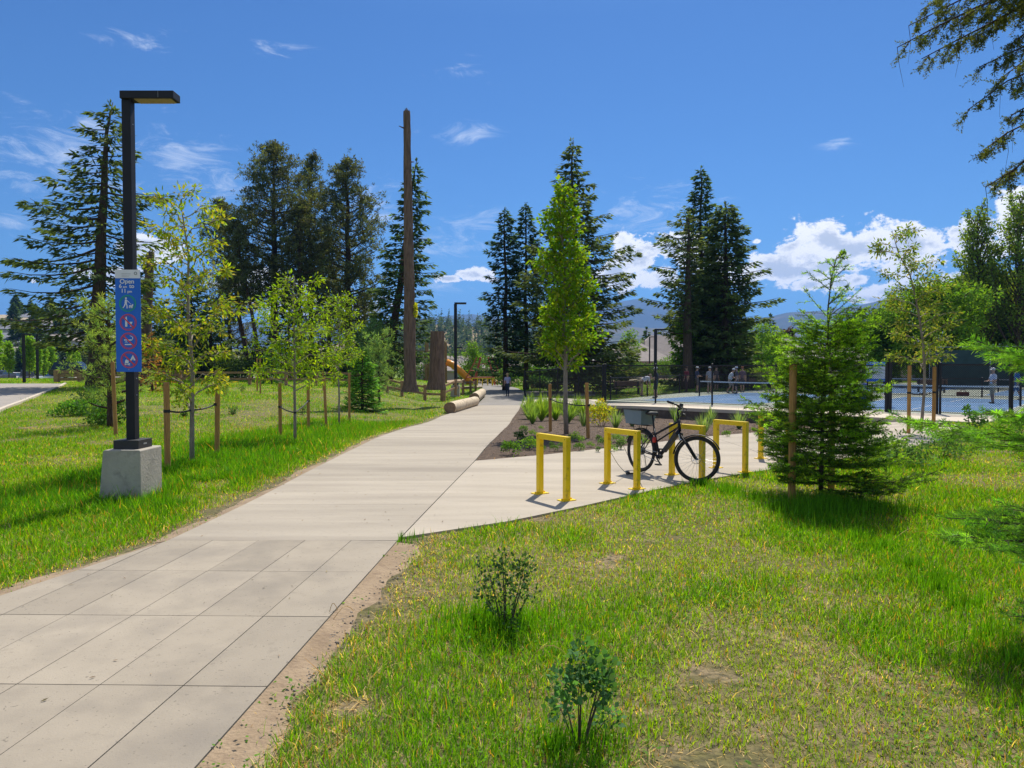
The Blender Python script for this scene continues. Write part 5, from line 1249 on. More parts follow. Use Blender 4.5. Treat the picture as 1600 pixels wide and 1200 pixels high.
# ================================================================ logs
def log(label, a, b2, r, seed, group='log benches beside the path', bow=0):
    rg = np.random.default_rng(seed); a = np.array(a, float); b2 = np.array(b2, float); d = b2-a; ln = np.linalg.norm(d)
    root = thing('log', label, 'log', tuple(a), math.atan2(d[1], d[0]), group)
    n, k = 20, 12; t = np.linspace(0, 1, k); th = np.arange(n)*2*PI/n; rid = 1+.04*np.sin(th*3+1)+rg.normal(0, .015, n); V = []
    for i_ in range(k):
        rr = r*(1-.06*t[i_])*(rid+rg.normal(0, .012, n)); V.append(np.stack([np.full(n, t[i_]*ln), rr*np.cos(th)+bow*math.sin(PI*t[i_]), r*.9+rr*np.sin(th)+(b2[2]-a[2])*t[i_]], -1))
    V = np.concatenate(V); mb = MB(); mb.smooth = True; i = np.arange(k-1)[:, None]*n; j = np.arange(n)[None, :]; j2 = (j+1) % n
    mb.add(V, Q=np.stack([i+j, i+j2, i+n+j2, i+n+j], -1).reshape(-1, 4)); part('bark', mb, M['log'], root)
    for e, R1 in ((-1, V[:n]), (1, V[-n:])):
        c = R1.mean(0); mb = MB(); R2 = c+(R1-c)*.985+[e*.012, 0, 0]; mb.add(np.vstack([R1, R2, c+[e*.012, 0, 0]]), Q=[(q, (q+1) % n, n+(q+1) % n, n+q) for q in range(n)], T=[(n+q, n+(q+1) % n, 2*n) for q in range(n)]); part('cut_end', mb, M['logend'], root)
    return root
def zof(p, dz=0): return (p[0], p[1], hz(p[0], p[1])+dz)
log('pale peeled log nearest the camera beside the path', zof(gt(703, 646)), zof(gt(742, 634)), .30, 1)
log('shorter log behind the first one beside the path', zof(gt(741, 630)), zof(gt(753, 620)), .34, 2)
log('thin pale log lying on the grass beyond the lamp pedestal', zof(gt(722, 609)), zof(gt(752, 607)), .16, 3)
log('grey log lying on the lawn left of the court fence', zof(gt(832, 607.5)), zof(gt(864, 605.5)), .24, 4)
log('long pale log on the lawn behind the courts, left one', zof(gt(948, 594)), zof(gt(1008, 596)), .28, 5, group='long logs on the lawn')
log('long pale log on the lawn behind the courts, overlapping one', zof(gt(985, 600)), zof(gt(1022, 599)), .26, 6, group='long logs on the lawn')
for k, (px, py, lab) in enumerate(((878, 602, 'dark grey boulder with a pale flat top on the lawn beside the fence'), (944, 603, 'grey boulder on the lawn behind the left fence corner'), (1232, 612, 'grey boulder on the lawn behind the courts, half hidden by the near fir'))):
    rg = np.random.default_rng(k+40); g_ = zof(gt(px, py)); n = 14; b = MB(); b.smooth = False; V = []
    sc = (2.3, 1.0, .9) if k == 0 else (.8, .6, .5)
    prof = [(.9, 0), (1.0, .3), (.95, .7), (.8, .95), (.4, 1.0)]
    for r_, z_ in prof: V += [(sc[0]*r_*math.cos(2*PI*q/n)*rg.uniform(.9, 1.08)*.5, sc[1]*r_*math.sin(2*PI*q/n)*rg.uniform(.9, 1.08)*.5, sc[2]*z_*rg.uniform(.95, 1.05)) for q in range(n)]
    b.add(V, Q=[(i*n+j, i*n+(j+1) % n, (i+1)*n+(j+1) % n, (i+1)*n+j) for i in range(4) for j in range(n)], G=[list(range(4*n, 5*n))]); mono('boulder', b, M['concrete_raw'], lab, 'boulder', 'boulders on the lawn', (g_[0], g_[1], g_[2]-.05))

# ================================================================ rail fences
def rail_fence(label, pts, hgt=1.05, rails=(.45, .9), pw=.2, rw=.14, name='rail_fence'):
    root = thing(name, label, 'wooden fence', tuple(pts[0])); o = np.array(pts[0], float)
    for i_, p in enumerate(pts):
        p = np.array(p)-o; b = MB(); b.box(p[0]-pw/2, p[0]+pw/2, p[1]-pw/2, p[1]+pw/2, p[2]-.2, p[2]+hgt); part('post', b, M['rail'], root, bevel=.015)
    for a, c in zip(pts[:-1], pts[1:]):
        for z in rails:
            b = MB(); b.beam(np.array(a)-o+[0, 0, z], np.array(c)-o+[0, 0, z], rw*.6, rw, up=(0, 0, 1)); part('rail', b, M['rail'], root)
    return root
fp = []
for px in (262, 278, 308, 340, 391, 418, 446, 494, 521, 549, 577, 603, 606): pass
rail_fence('brown split rail fence along the back of the left lawn', [zof(((px-800)/F*yy, yy)) for px, yy in ((236, 50.5), (281, 50), (339, 49.5), (390, 49.5), (447, 49), (494, 48.5), (549, 48), (605, 47.5), (628, 47), (664, 46.5), (694, 46))])
rail_fence('brown rail fence bending down towards the path', [(-4.6, 46.2, hz(-4.6, 46.2)+.15), (-4.1, 51, -.2), (-3.9, 56, -.38), (-3.6, 61, -.5), (-3.4, 66, -.6)], hgt=.95, rails=(.35, .8))
rail_fence('short brown timber fence by the road on the left', [(x, y, hz(x, y)) for x, y in ((-37.5, 58), (-36.2, 59), (-34.9, 60), (-33.6, 61), (-32.3, 62), (-31, 63), (-29.5, 64))], hgt=1.0, rails=(.25, .55, .85), pw=.35, rw=.24)
# ================================================================ chain link fences
def chain_fence(label, pts, hs, zb, mesh=True, name='chainlink_fence', mat='black', pr=.042, mid=False, cell=.075, wire=.016, post_extra=(), screen=None):
    root = thing(name, label, 'chain link fence', (pts[0][0], pts[0][1], zb[0])); o = np.array([pts[0][0], pts[0][1], zb[0]])
    P = [np.array([p[0], p[1], z])-o for p, z in zip(pts, zb)]
    for i_, (p, h_) in enumerate(zip(P, hs)):
        b = MB(); rr = pr*(1.7 if i_ in post_extra else 1); b.lathe(tuple(p), [(rr, -.1), (rr, h_), (rr*1.15, h_), (rr*1.1, h_+.03), (.004, h_+.045)], 8); part('post', b, M[mat], root)
    wm = MB()
    for i_ in range(len(P)-1):
        a, c = P[i_], P[i_+1]; h_ = min(hs[i_], hs[i_+1]); b = MB(); b.tube([a+[0, 0, h_-.05], c+[0, 0, h_-.05]], pr*.75, 6, caps=False); part('top_rail', b, M[mat], root)
        b = MB(); b.tube([a+[0, 0, .05], c+[0, 0, .05]], pr*.3, 5, caps=False); part('bottom_wire', b, M[mat], root)
        if mid: b = MB(); b.tube([a+[0, 0, h_*.55], c+[0, 0, h_*.55]], pr*.7, 6, caps=False); part('mid_rail', b, M[mat], root)
        if mesh:
            L_ = np.linalg.norm(c-a); hh = h_-.1; d = (c-a)/L_; n = int((L_+hh)/cell); V = []; up = np.array([0, 0, 1.])
            s0 = np.arange(-hh, L_, cell)
            for sg_ in (1, -1):
                sa = np.maximum(s0, 0); za = sa-s0; sb = np.minimum(s0+hh, L_); zb_ = sb-s0
                if sg_ < 0: za, zb_ = hh-za, hh-zb_
                A_ = a+d*sa[:, None]+up*(za+.05)[:, None]; B_ = a+d*sb[:, None]+up*(zb_+.05)[:, None]
                w_ = wire/1.4; pd = unit(np.cross(B_-A_, np.cross(d, up)))*w_/2
                V = np.stack([A_-pd, A_+pd, B_+pd, B_-pd], 1).reshape(-1, 3); wm.add(V, Q=np.arange(len(V)).reshape(-1, 4))
    if mesh: part('wire_mesh', wm, M[mat], root)
    if screen:
        for i_ in range(len(P)-1):
            a, c = P[i_], P[i_+1]; b = MB(); d = (c-a)/np.linalg.norm(c-a); b.beam(a+d*.06+[0, 0, (screen[0]+screen[1])/2], c-d*.06+[0, 0, (screen[0]+screen[1])/2], .012, screen[1]-screen[0]); part('wind_screen', b, M['screen'], root)
    return root
M['redbag'] = surf('bag_cloth', (.12, .02, .02), None, 5, .8)
M['screen'] = surf('wind_screen', (.025, .05, .045), (.035, .065, .058), 2, .9)
def fl(s, v=0): p = cp(s, v); return (p[0], p[1])
ss = [.18*16.4*k for k in range(4)]+[10.9, 13.2]
chain_fence('black chain link fence along the front of the courts', [fl(s) for s in ss], [1.86]*5+[2.15], [ZC]*6, post_extra=(0, 5))
chain_fence('black chain link gate panel between two tall posts', [fl(13.32), fl(14.9)], [2.2, 2.2], [ZC]*2, post_extra=(0, 1))
chain_fence('black chain link fence right of the gate on the lawn edge', [fl(15.02), fl(17.2), fl(20), fl(23), fl(26)], [1.9]*5, [ZC]*5, post_extra=(1,))
chain_fence('black chain link fence running back along the lawn', [(4.75, 36.6), (3.8, 40.2), (2.85, 44), (1.9, 47.8), (.95, 51.5)], [1.86]*5, [-.06, -.12, -.25, -.4, -.5], post_extra=(0, 4))
chain_fence('black fence behind the courts by the lawn', [(5.2, 37.2), (8, 41.6), (11, 46.2), (17, 50.7), (24, 57), (31, 64.5), (38, 71.2)], [1.2]*7, [ZC]*7, cell=.12, wire=.007)
chain_fence('low black divider fence between the two rows of courts', [fl(s, 17) for s in (4, 9, 14, 19, 24, 29)], [1.1]*6, [ZC]*6, cell=.12, wire=.007)
chain_fence('tall grey fence with a dark wind screen at the back of the courts', [(33.5, 56.5), (37, 54.5), (40.5, 52.5), (44, 50.5), (48, 48.2)], [3.3]*5, [ZC]*5, mat='steel', mesh=False, screen=(.15, 3.0), pr=.035)
# nets
def net(label, s0, v, n6=6.1):
    a = cp(s0, v); ang = math.atan2(FU[1], FU[0]); root = thing('court_net', label, 'net', (a[0], a[1], ZC), ang, 'nets on the courts')
    for x in (0, n6):
        b = MB(); b.lathe((x, 0, 0), [(.045, 0), (.045, .9), (.03, .93), (.004, .94)], 10); part('net_post', b, M['black'], root)
    b = MB(); zz = lambda x: .90-.035*math.sin(PI*x/n6)
    X_ = np.linspace(.05, n6-.05, 12)
    for i_ in range(11): b.beam((X_[i_], 0, zz(X_[i_])-.03), (X_[i_+1], 0, zz(X_[i_+1])-.03), .012, .07)
    part('net_tape', b, M['white'], root)
    b = MB()
    for x in np.arange(.08, n6, .06): b.add([(x-.004, 0, .08), (x+.004, 0, .08), (x+.004, 0, zz(x)-.06), (x-.004, 0, zz(x)-.06)], Q=[(0, 1, 2, 3)])
    for z in np.arange(.1, .83, .06): b.add([(.05, .001, z-.004), (n6-.05, .001, z-.004), (n6-.05, .001, z+.004), (.05, .001, z+.004)], Q=[(0, 1, 2, 3)])
    part('netting', b, M['black'], root)
for k, lab in enumerate(('net of the left front court', 'net of the middle front court with a heavy post at its right end', 'net of the right front court')): net(lab, 4.2+9.4*k-3.05, 8.2)
for k, lab in enumerate(('net of the first rear court from the lawn', 'net of the second rear court from the lawn', 'net of the third rear court from the lawn')): net(lab, 7.2+9.4*k-3.05, 27)
# far lamps
fl_ = street_lamp((*gt(712, 620), hz(*gt(712, 620))), 'black street lamp on a concrete pedestal beside the logs', top=5.6, big=False); fl_.scale = (1.26, 1.26, 1.26)
street_lamp((-5.3, 66, -.45), 'black street lamp far down the path behind the slide', top=3.9, ped=False, big=False)
street_lamp((9.0, 44.2, -.1), 'black street lamp standing behind the left court', top=4.15, ped=False, big=False)
street_lamp((-39.5, 57, .0), 'black road lamp left of the trees by the car park', top=4.3, ped=False, big=False, group='black road lamps')
street_lamp((-46.5, 69, .0), 'black road lamp nearer the dark fir by the car park', top=4.8, ped=False, big=False, group='black road lamps')
street_lamp((20.5, 105, -.5), 'black lamp far behind the houses side lawn', top=6.5, ped=False, big=False)

# ================================================================ court sign, bin, benches
sx = (1372-800)/F*31.2; sr = thing('court_sign', 'blue and white notice board behind the near fir sapling', 'sign', (sx, 31.2, ZC), R(-8))
z1 = H+(570-565.5)/F*31.2-ZC; z0 = H+(570-596)/F*31.2-ZC
b = MB(); b.box(-.49, .49, -.015, .015, z0, z1); part('panel', b, M['signwhite'], sr)
b = MB(); b.box(-.49, .49, -.019, -.0155, z1-.20, z1-.001); part('header', b, M['signblue'], sr)
b = MB(); b.box(-.49, .49, -.019, -.0155, z0+.001, z0+.12); part('footer', b, M['signblue'], sr)
part('lettering', text_mb([('Pickleball', .09, -.44, z1-.09, 'LEFT')], y=-.0205), M['signwhite'], sr); part('lettering', text_mb([('Courts', .09, -.44, z1-.18, 'LEFT')], y=-.0205), M['signwhite'], sr)
b = MB()
for q in range(7): b.box(-.42, .1+.3*((q*37) % 5)/5, -.0175, -.0155, z1-.27-.06*q, z1-.255-.06*q)
part('fine_print', b, M['grey'], sr)
for x in (-.42, .42): b = MB(); b.lathe((x, .03, 0), [(.03, 0), (.03, z1)], 8); part('post', b, M['black'], sr)
M['blue_bin'] = surf('blue_plastic', (.01, .03, .30), (.01, .025, .25), 3, .5)
def bin_(loc, label, mat, w_=.6, h_=1.0):
    root = thing('bin', label, 'bin', loc)
    b = MB(); b.lathe((0, 0, 0), [(w_*.42, 0), (w_*.5, h_*.88)], 16); part('body', b, M[mat], root)
    b = MB(); b.lathe((0, 0, h_*.881), [(w_*.53, 0), (w_*.53, .05), (w_*.3, .13), (.01, .14)], 16); part('lid', b, M[mat], root)
bin_(((1343-800)/F*32.2, 32.2, ZC), 'dark blue bin beside the court notice board', 'blue_bin', .62, 1.05)
def bench(loc, rz, label):
    root = thing('bench', label, 'bench', loc, rz, 'benches by the courts')
    b = MB(); b.box(-.9, .9, -.2, .2, .42, .47); part('seat', b, M['wood2'], root, bevel=.008)
    b = MB(); b.box(-.9, .9, .2, .24, .55, .88); part('backrest', b, M['wood2'], root, bevel=.008)
    for x in (-.75, .75): b = MB(); b.box(x-.03, x+.03, -.18, .22, 0, .419); b.box(x-.03, x+.03, .16, .199, .42, .86); part('leg', b, M['black'], root)
M['wood2'] = surf('bench_timber', (.16, .09, .06), (.11, .065, .045), 4, .8, stretch=(1, 8, 8))
bench((7.8, 47.5, -.2), R(4), 'brown timber bench on the lawn behind the bending player')
bench((17.3, 52.5, -.1), R(-160), 'dark bench behind the group of players'); bench((20.5, 54.5, -.1), R(-160), 'dark bench right of the group of players'); bench((28, 47, ZC), R(-41), 'dark bench in front of the wind screen')
b = MB(); b.box(-.3, .3, -.15, .15, 0, .22); b.tube([[-.2, 0, .22], [-.1, 0, .34], [.1, 0, .34], [.2, 0, .22]], .02, 5); mono('sports_bag', b, M['redbag'], 'dark red sports bag on the court behind the right net', 'sports bag', loc=((1505-800)/F*42, 42, ZC), bevel=.04)
# people
def person(loc, rz, label, shirt, legs, pose='stand', hat=None, shorts=False, hair=(.05, .03, .02), hgt=1.72, sleeves=True, skin=(.50, .30, .21), hatbrim=True, paddle=False, seed=0):
    k = hgt/1.75; J = {}; rg = random.Random(seed)
    lean = 0; hipz = .93; kneeb = 0
    if pose == 'bend': lean = 1.15
    if pose == 'ready': lean = .35; kneeb = .12
    def tor(z, x=0):  # a point up the torso from the hip, leaned forward (+x forward)
        return (math.sin(lean)*z+x*math.cos(lean), 0, hipz-kneeb*.5+math.cos(lean)*z-x*math.sin(lean))
    V = [tor(0), tor(.14), tor(.30), tor(.44), tor(.53), tor(.60, .01), tor(.68, .03), tor(.77, .02)]
    Rr = [.155, .135, .15, .145, .065, .062, .095, .078]; E = [(i, i+1) for i in range(7)]
    kind = ['pants', 'shirt', 'shirt', 'shirt', 'skin', 'skin', 'skin', 'skin']
    def add(p, r, par, kd): V.append(tuple(p)); Rr.append(r); E.append((par, len(V)-1)); kind.append(kd); return len(V)-1
    st = {'stand': (.03, -.03), 'walk': (.24, -.22), 'ready': (.18, -.12), 'bend': (.12, -.08)}[pose]
    hands = []
    for s, sx_ in ((1, st[0]), (-1, st[1])):
        sp = .13 if pose == 'ready' else .09; h0 = V[0]
        hp_ = add((h0[0]-.01, .085*s, h0[2]-.06), .10, 0, 'pants'); kn = add((sx_*.55+.04+kneeb*.8, (sp)*s, .50-kneeb*.2), .065, hp_, 'pants' if not shorts else 'shorts')
        an = add((sx_-(.05 if sx_ < -.1 else 0), sp*s, .10), .042, kn, 'legs'); he = add((sx_-.03, sp*s, .045), .045, an, 'shoe'); add((sx_+.16, (sp+.02)*s, .035), .038, he, 'shoe')
        shd = tor(.45); so_ = add((shd[0], .17*s, shd[2]), .068, 3, 'shirt')
        if pose == 'bend': el_ = (shd[0]+.05, .19*s, shd[2]-.27); wr = (shd[0]+.10, .15*s, shd[2]-.50)
        elif pose == 'ready' or (pose == 'stand' and paddle): el_ = (shd[0]+.02, .24*s, shd[2]-.26); wr = (shd[0]+.22, .15*s, shd[2]-.28)
        elif pose == 'walk': el_ = (shd[0]-.10*s, .22*s, shd[2]-.27); wr = (shd[0]-.04*s+.05, .24*s, shd[2]-.52)
        else: el_ = (shd[0]-.02, .22*s, shd[2]-.28); wr = (shd[0]+.06, .23*s, shd[2]-.52)
        el2 = add(el_, .046, so_, 'sleeve'); wr2 = add(wr, .030, el2, 'skin'); dv = np.array(wr)-np.array(el_); dv = dv/np.linalg.norm(dv); hand = add(tuple(np.array(wr)+dv*.06), .036, wr2, 'skin'); hands.append((np.array(V[hand]), dv, s))
    me = bpy.data.meshes.new('sk'); me.from_pydata([tuple(c*k for c in v) for v in V], E, []); ob = bpy.data.objects.new('sk', me); col.objects.link(ob)
    md = ob.modifiers.new('s', 'SKIN'); md.use_smooth_shade = True
    for i_, sv in enumerate(me.skin_vertices[0].data): sv.radius = (Rr[i_]*k*(1.0 if kind[i_] != 'shirt' or i_ > 3 else .80), Rr[i_]*k*(1.0 if kind[i_] != 'shirt' or i_ > 3 else 1.18)); sv.use_root = (i_ == 0)
    sb = ob.modifiers.new('b', 'SUBSURF'); sb.levels = 2; sb.render_levels = 2
    dg = bpy.context.evaluated_depsgraph_get(); m2 = bpy.data.meshes.new_from_object(ob.evaluated_get(dg)); bpy.data.objects.remove(ob)
    vv_ = np.empty(len(m2.vertices)*3); m2.vertices.foreach_get('co', vv_); vv_ = vv_.reshape(-1, 3)
    body = MB(); body.smooth = True; pc = np.array([p.center[:] for p in m2.polygons]); SV = np.array(V)*k
    best = np.full(len(pc), 1e9); bk = np.zeros(len(pc), int)
    names = {'skin': 0, 'shirt': 1, 'pants': 2, 'shoe': 3}
    def resolve(kd):
        return {'skin': 0, 'shirt': 1, 'pants': 2, 'shorts': 2, 'legs': 0 if shorts else 2, 'shoe': 3, 'sleeve': 1}[kd]
    for a, c in E:
        A_, B_ = SV[a], SV[c]; ab = B_-A_; tt = np.clip(((pc-A_)@ab)/(ab@ab), 0, 1); dd = np.linalg.norm(pc-(A_+tt[:, None]*ab), axis=1)
        ka, kc = resolve(kind[a]), resolve(kind[c])
        if kind[c] == 'sleeve': mi = np.where(tt < (.75 if sleeves else .0), 1, 0)
        elif kind[a] == 'sleeve': mi = np.zeros(len(pc), int)
        elif kind[c] == 'legs': mi = np.full(len(pc), kc); mi = np.where((tt < .08), 2, mi)
        elif (a, c) == (0, 1): mi = np.where(tt > .35, 1, 2)
        elif (a, c) == (3, 4): mi = np.where(tt < .7, 1, 0)
        else: mi = np.where(tt < .5, ka, kc)
        up_ = dd < best; best = np.where(up_, dd, best); bk = np.where(up_, mi, bk)
    qs = {i_: ([], []) for i_ in range(4)}
    for p_, mi in zip(m2.polygons, bk):
        vs = list(p_.vertices); qs[mi][0 if len(vs) == 4 else 1].append(vs)
    base = body.n; body.add(vv_, Q=None); 
    for mi, (q_, t_) in qs.items():
        if q_: body.q.append(np.array(q_)+base); body.qm.append(np.full(len(q_), mi))
        for g in t_: body.g.append([i_+base for i_ in g]); body.gm.append(mi)
    for hp_, dv, s in hands:   # five fingers, thumb off the side of the palm
        hp_ = hp_*k; lat = np.array([dv[2], 0, -dv[0]]) if abs(dv[2]) > .3 else np.array([0, 1., 0]); lat = lat/np.linalg.norm(lat)
        for f_ in range(4):
            b0 = hp_+lat*(f_-1.5)*.017+dv*.015; ln = (.062, .072, .068, .05)[f_]; body.tube([b0, b0+dv*ln*.55, b0+dv*ln*.95+np.array([.012, -s*.006, 0])], [.0085, .008, .006], 5, m=0)
        b0 = hp_-lat*.03-dv*.02; body.tube([b0, b0-lat*.022+dv*.02, b0-lat*.026+dv*.045], [.010, .009, .007], 5, m=0)
    hd = SV[6]; fwd = np.array([math.cos(lean*.5), 0, -math.sin(lean*.5)])
    body.tube([hd+fwd*.085*k+[0, 0, .03*k], hd+fwd*.112*k+[0, 0, -.002], hd+fwd*.088*k+[0, 0, -.012]], [.008, .013, .008], 6, m=0)
    def pm(c, r_=.8): 
        key = 'cl%d_%d_%d' % tuple(int(x*100) for x in c)
        if key not in M: M[key] = surf('cloth_%d' % len(M), c, tuple(x*.85 for x in c), 6, r_)
        return M[key]
    root = thing('person', label, 'person', loc, rz)
    part('body', body, [pm(skin, .6), pm(shirt), pm(legs), pm((.06, .06, .07))], root)
    for s in (1, -1):
        b = MB(); c = hd+fwd*.078*k+np.array([0, .031*s*k, .028*k]); b.lathe(tuple(c), [(.001, -.009), (.009, 0), (.001, .009)], 8); part('eye', b, pm((.03, .02, .02)), root)
    hc = hd+np.array([-.012*k, 0, .035*k])
    b = MB(); b.smooth = True
    pr = [(.088, .02), (.092, .05), (.085, .085), (.06, .11), (.01, .122)]
    if hat is None: b.lathe(tuple(hc), [(.094*k, -.02)]+[(r_*1.05*k, z*k) for r_, z in pr], 14); part('hair', b, pm(hair), root)
    else:
        b.lathe(tuple(hc), [(r_*1.1*k, z*k) for r_, z in pr], 14); ho = part('hat', b, pm(hat), root)
        b = MB()
        if hatbrim == 'wide': b.lathe(tuple(hc+[0, 0, .015]), [(.10*k, 0), (.165*k, -.012), (.165*k, -.004), (.10*k, .012)], 18)
        else:
            V_ = []; 
            for q in np.linspace(-1.1, 1.1, 9): V_.append((hc[0]+.09*k*math.cos(q), .085*k*math.sin(q), hc[2]+.028)); V_.append((hc[0]+(.10+.075*math.cos(q))*k, .095*k*math.sin(q), hc[2]+.012))
            V_ = np.array(V_); b.add(np.vstack([V_, V_-[0, 0, .006]]), Q=[(2*i_, 2*i_+2, 2*i_+3, 2*i_+1) for i_ in range(8)]+[(18+2*i_+1, 18+2*i_+3, 18+2*i_+2, 18+2*i_) for i_ in range(8)]+[(2*i_+1, 2*i_+3, 18+2*i_+3, 18+2*i_+1) for i_ in range(8)])
        part('hat_brim', b, pm(hat), ho)
        b = MB(); b.lathe(tuple(hc+[-.008, 0, -.03]), [(.088*k, 0), (.091*k, .045)], 14); part('hair', b, pm(hair), root)
    return root
pw_ = gt(793, 619.5)
person((pw_[0], pw_[1], hz(*pw_)+.02), R(-95), 'person in a pale lilac shirt, dark trousers and tan hat walking on the path', (.33, .33, .50), (.02, .03, .06), 'walk', hat=(.45, .33, .15), hatbrim='wide', hgt=1.76)
def pc(px, Y_): return ((px-800)/F*Y_, Y_, ZC)
person(pc(1025, 39.3), R(150), 'player in a black shirt and white cap by the court lamp', (.02, .025, .035), (.03, .05, .06), 'stand', hat=(.7, .7, .7), shorts=True, paddle=True)
person(pc(1002, 41.2), R(20), 'player in a white top bending down at the left edge of the court', (.65, .65, .72), (.45, .33, .25), 'bend', hair=(.3, .22, .15), shorts=True)
person(pc(1073, 48.2), R(200), 'person in a maroon top and dark trousers behind the left net', (.22, .02, .05), (.08, .04, .05), 'stand', hair=(.06, .03, .03))
person(pc(1089, 47.2), R(10), 'player in a navy shirt and white cap behind the left net', (.05, .07, .16), (.10, .09, .10), 'stand', hat=(.7, .7, .7), shorts=True, paddle=True)
person(pc(1109, 46.5), R(80), 'player in a grey shirt left in the group by the net', (.30, .32, .40), (.30, .25, .22), 'stand', hat=(.6, .6, .62), shorts=True)
person(pc(1119, 49.5), R(-60), 'person in a dark shirt behind the fence post in the group', (.10, .07, .07), (.06, .05, .05), 'stand', shorts=True)
person(pc(1140, 45.8), R(-20), 'player in a white shirt and pale cap leaning in the group', (.62, .68, .75), (.40, .32, .25), 'ready', hat=(.75, .78, .8), shorts=True)
person(pc(1151, 45.2), R(170), 'player in a dark grey shirt facing the white shirted one', (.09, .09, .12), (.05, .05, .06), 'stand', hat=(.5, .55, .65), shorts=True)
person(pc(1160, 48.0), R(-120), 'person in a purple brown shirt at the right end of the group', (.14, .09, .12), (.07, .06, .07), 'stand', hair=(.25, .08, .03), shorts=True)
person(pc(1227, 38.5), R(180), 'player in a green shirt half hidden by the tall stake', (.06, .45, .06), (.05, .05, .05), 'stand', shorts=True)
person(pc(1552, 33.5), R(178), 'player in a white shirt, white cap and beige shorts by the right net', (.60, .66, .80), (.50, .43, .30), 'stand', hat=(.7, .68, .7), shorts=True, paddle=True, hair=(.5, .42, .34), hgt=1.7)
person(pc(1589, 37.0), R(160), 'player in a blue shirt and blue shorts striding at the right edge', (.04, .14, .38), (.04, .12, .30), 'walk', hair=(.2, .12, .06), shorts=True)
# ================================================================ planting bed
rg0 = np.random.default_rng(77)
gp_ = [(828, 640), (842, 638), (856, 644), (868, 650), (880, 640), (893, 648), (903, 641), (915, 650), (832, 656), (846, 651), (826, 648), (872, 638), (938, 644), (860, 636), (888, 655)]
where_ = ['at the top left corner of the bed', 'second along the back of the bed', 'behind the left stake', 'between the stake and the maple', 'behind the maple trunk', 'right of the maple trunk', 'under the maple crown', 'left of the right stake', 'low at the path side', 'left of the maple stake', 'by the fence post', 'at the back behind the maple', 'right of the stakes', 'furthest back in the bed', 'in front of the back row']
t0 = None
for k, (px, py) in enumerate(gp_):
    g_ = G(px, py+8); g_ = (g_[0], g_[1], hz(g_[0], g_[1])+.02)
    if k == 0: t0 = [tussock('tall arching grass plant ' + where_[0], g_, .55, 1.25, 80, 170, (.17, .27, .06), .03, 'tall grass plants along the back of the bed')]; t0.append(tussock('tall arching grass plant ' + where_[1], G(842, 646), .5, 1.05, 81, 170, (.20, .31, .04), .03, 'tall grass plants along the back of the bed'))
    elif k > 1:
        o = t0[k % 2].copy(); col.objects.link(o); o.location = g_; o.rotation_euler = (0, 0, k*1.3); s_ = .75+.4*rg0.uniform(); o.scale = (s_, s_, s_*(.8+.3*rg0.uniform())); o['label'] = 'tall arching grass plant ' + where_[k]
sp_pts = [(912, 668, 'left of the yellow leaved shrub'), (988, 668, 'behind the tub of the bicycle'), (962, 672, 'between the yellow shrub and the bicycle'), (1055, 662, 'by the wall behind the handlebar'), (1100, 680, 'right of the handlebar'), (1155, 672, 'by the wall behind the fourth rack'), (1110, 664, 'against the wall beyond the bicycle')]
for k, (px, py, w_) in enumerate(sp_pts):
    g_ = G(px, py); g_ = (g_[0], g_[1], hz(g_[0], g_[1])+.02)
    if k == 0: sp0 = tussock('spiky pale green plant ' + w_, g_, .36, .85, 90, 70, (.17, .25, .10), .026, 'spiky plants in the bed', name='spiky_plant', cat='spiky plant', arch=.35)
    else: o = sp0.copy(); col.objects.link(o); o.location = g_; o.rotation_euler = (0, 0, k*1.9); o.scale = (1, 1, .8+.1*(k % 4)); o['label'] = 'spiky pale green plant ' + w_
g_ = G(940, 668); shrub('round yellow leaved shrub in the bed behind the tub', g_, 1.0, .95, 100, 700, .10, (.30, .34, .02), colr2=(.38, .30, .03), clumps=18)
low = [(798, 712), (826, 703), (812, 694), (847, 706), (832, 682), (862, 700), (905, 706), (922, 700), (935, 708), (945, 700), (956, 707), (970, 704), (985, 690), (1000, 695), (850, 690), (882, 705), (899, 692), (935, 690), (818, 676), (845, 672), (790, 704), (866, 706), (965, 692), (1010, 688), (1135, 684)]
wl_ = ['nearest the path corner', 'left of the first rack', 'on the path side', 'inside the first rack left', 'left of the left stake', 'behind the first rack', 'right of the maple foot', 'under the right stake', 'between the first and second rack', 'left of the second rack', 'inside the second rack', 'inside the second rack right', 'beside the rear wheel', 'behind the rear wheel', 'left of the maple foot', 'behind the first rack leg', 'behind the maple foot', 'right of the right stake', 'near the tall grass by the path', 'behind the left stake', 'at the edge of the path', 'behind the right leg of the first rack', 'behind the second rack', 'under the saddle', 'behind the fourth rack']
lows = []
for k, (px, py) in enumerate(low):
    g_ = G(px, py); g_ = (g_[0], g_[1], hz(g_[0], g_[1])+.03)
    if k < 3: lows.append(shrub('small leafy ground plant ' + wl_[k], g_, .42+.12*(k % 2), .26, 110+k, 360, .05, [(.08, .17, .02), (.12, .22, .03), (.07, .13, .04)][k], name='bed_plant', cat='bed plant', group='small leafy plants in the mulch bed', stems=3, clumps=9))
    else: o = dup(lows[k % 3], g_, k*2.1, sc=.38+.5*rg0.uniform(), label='small leafy ground plant ' + wl_[k])

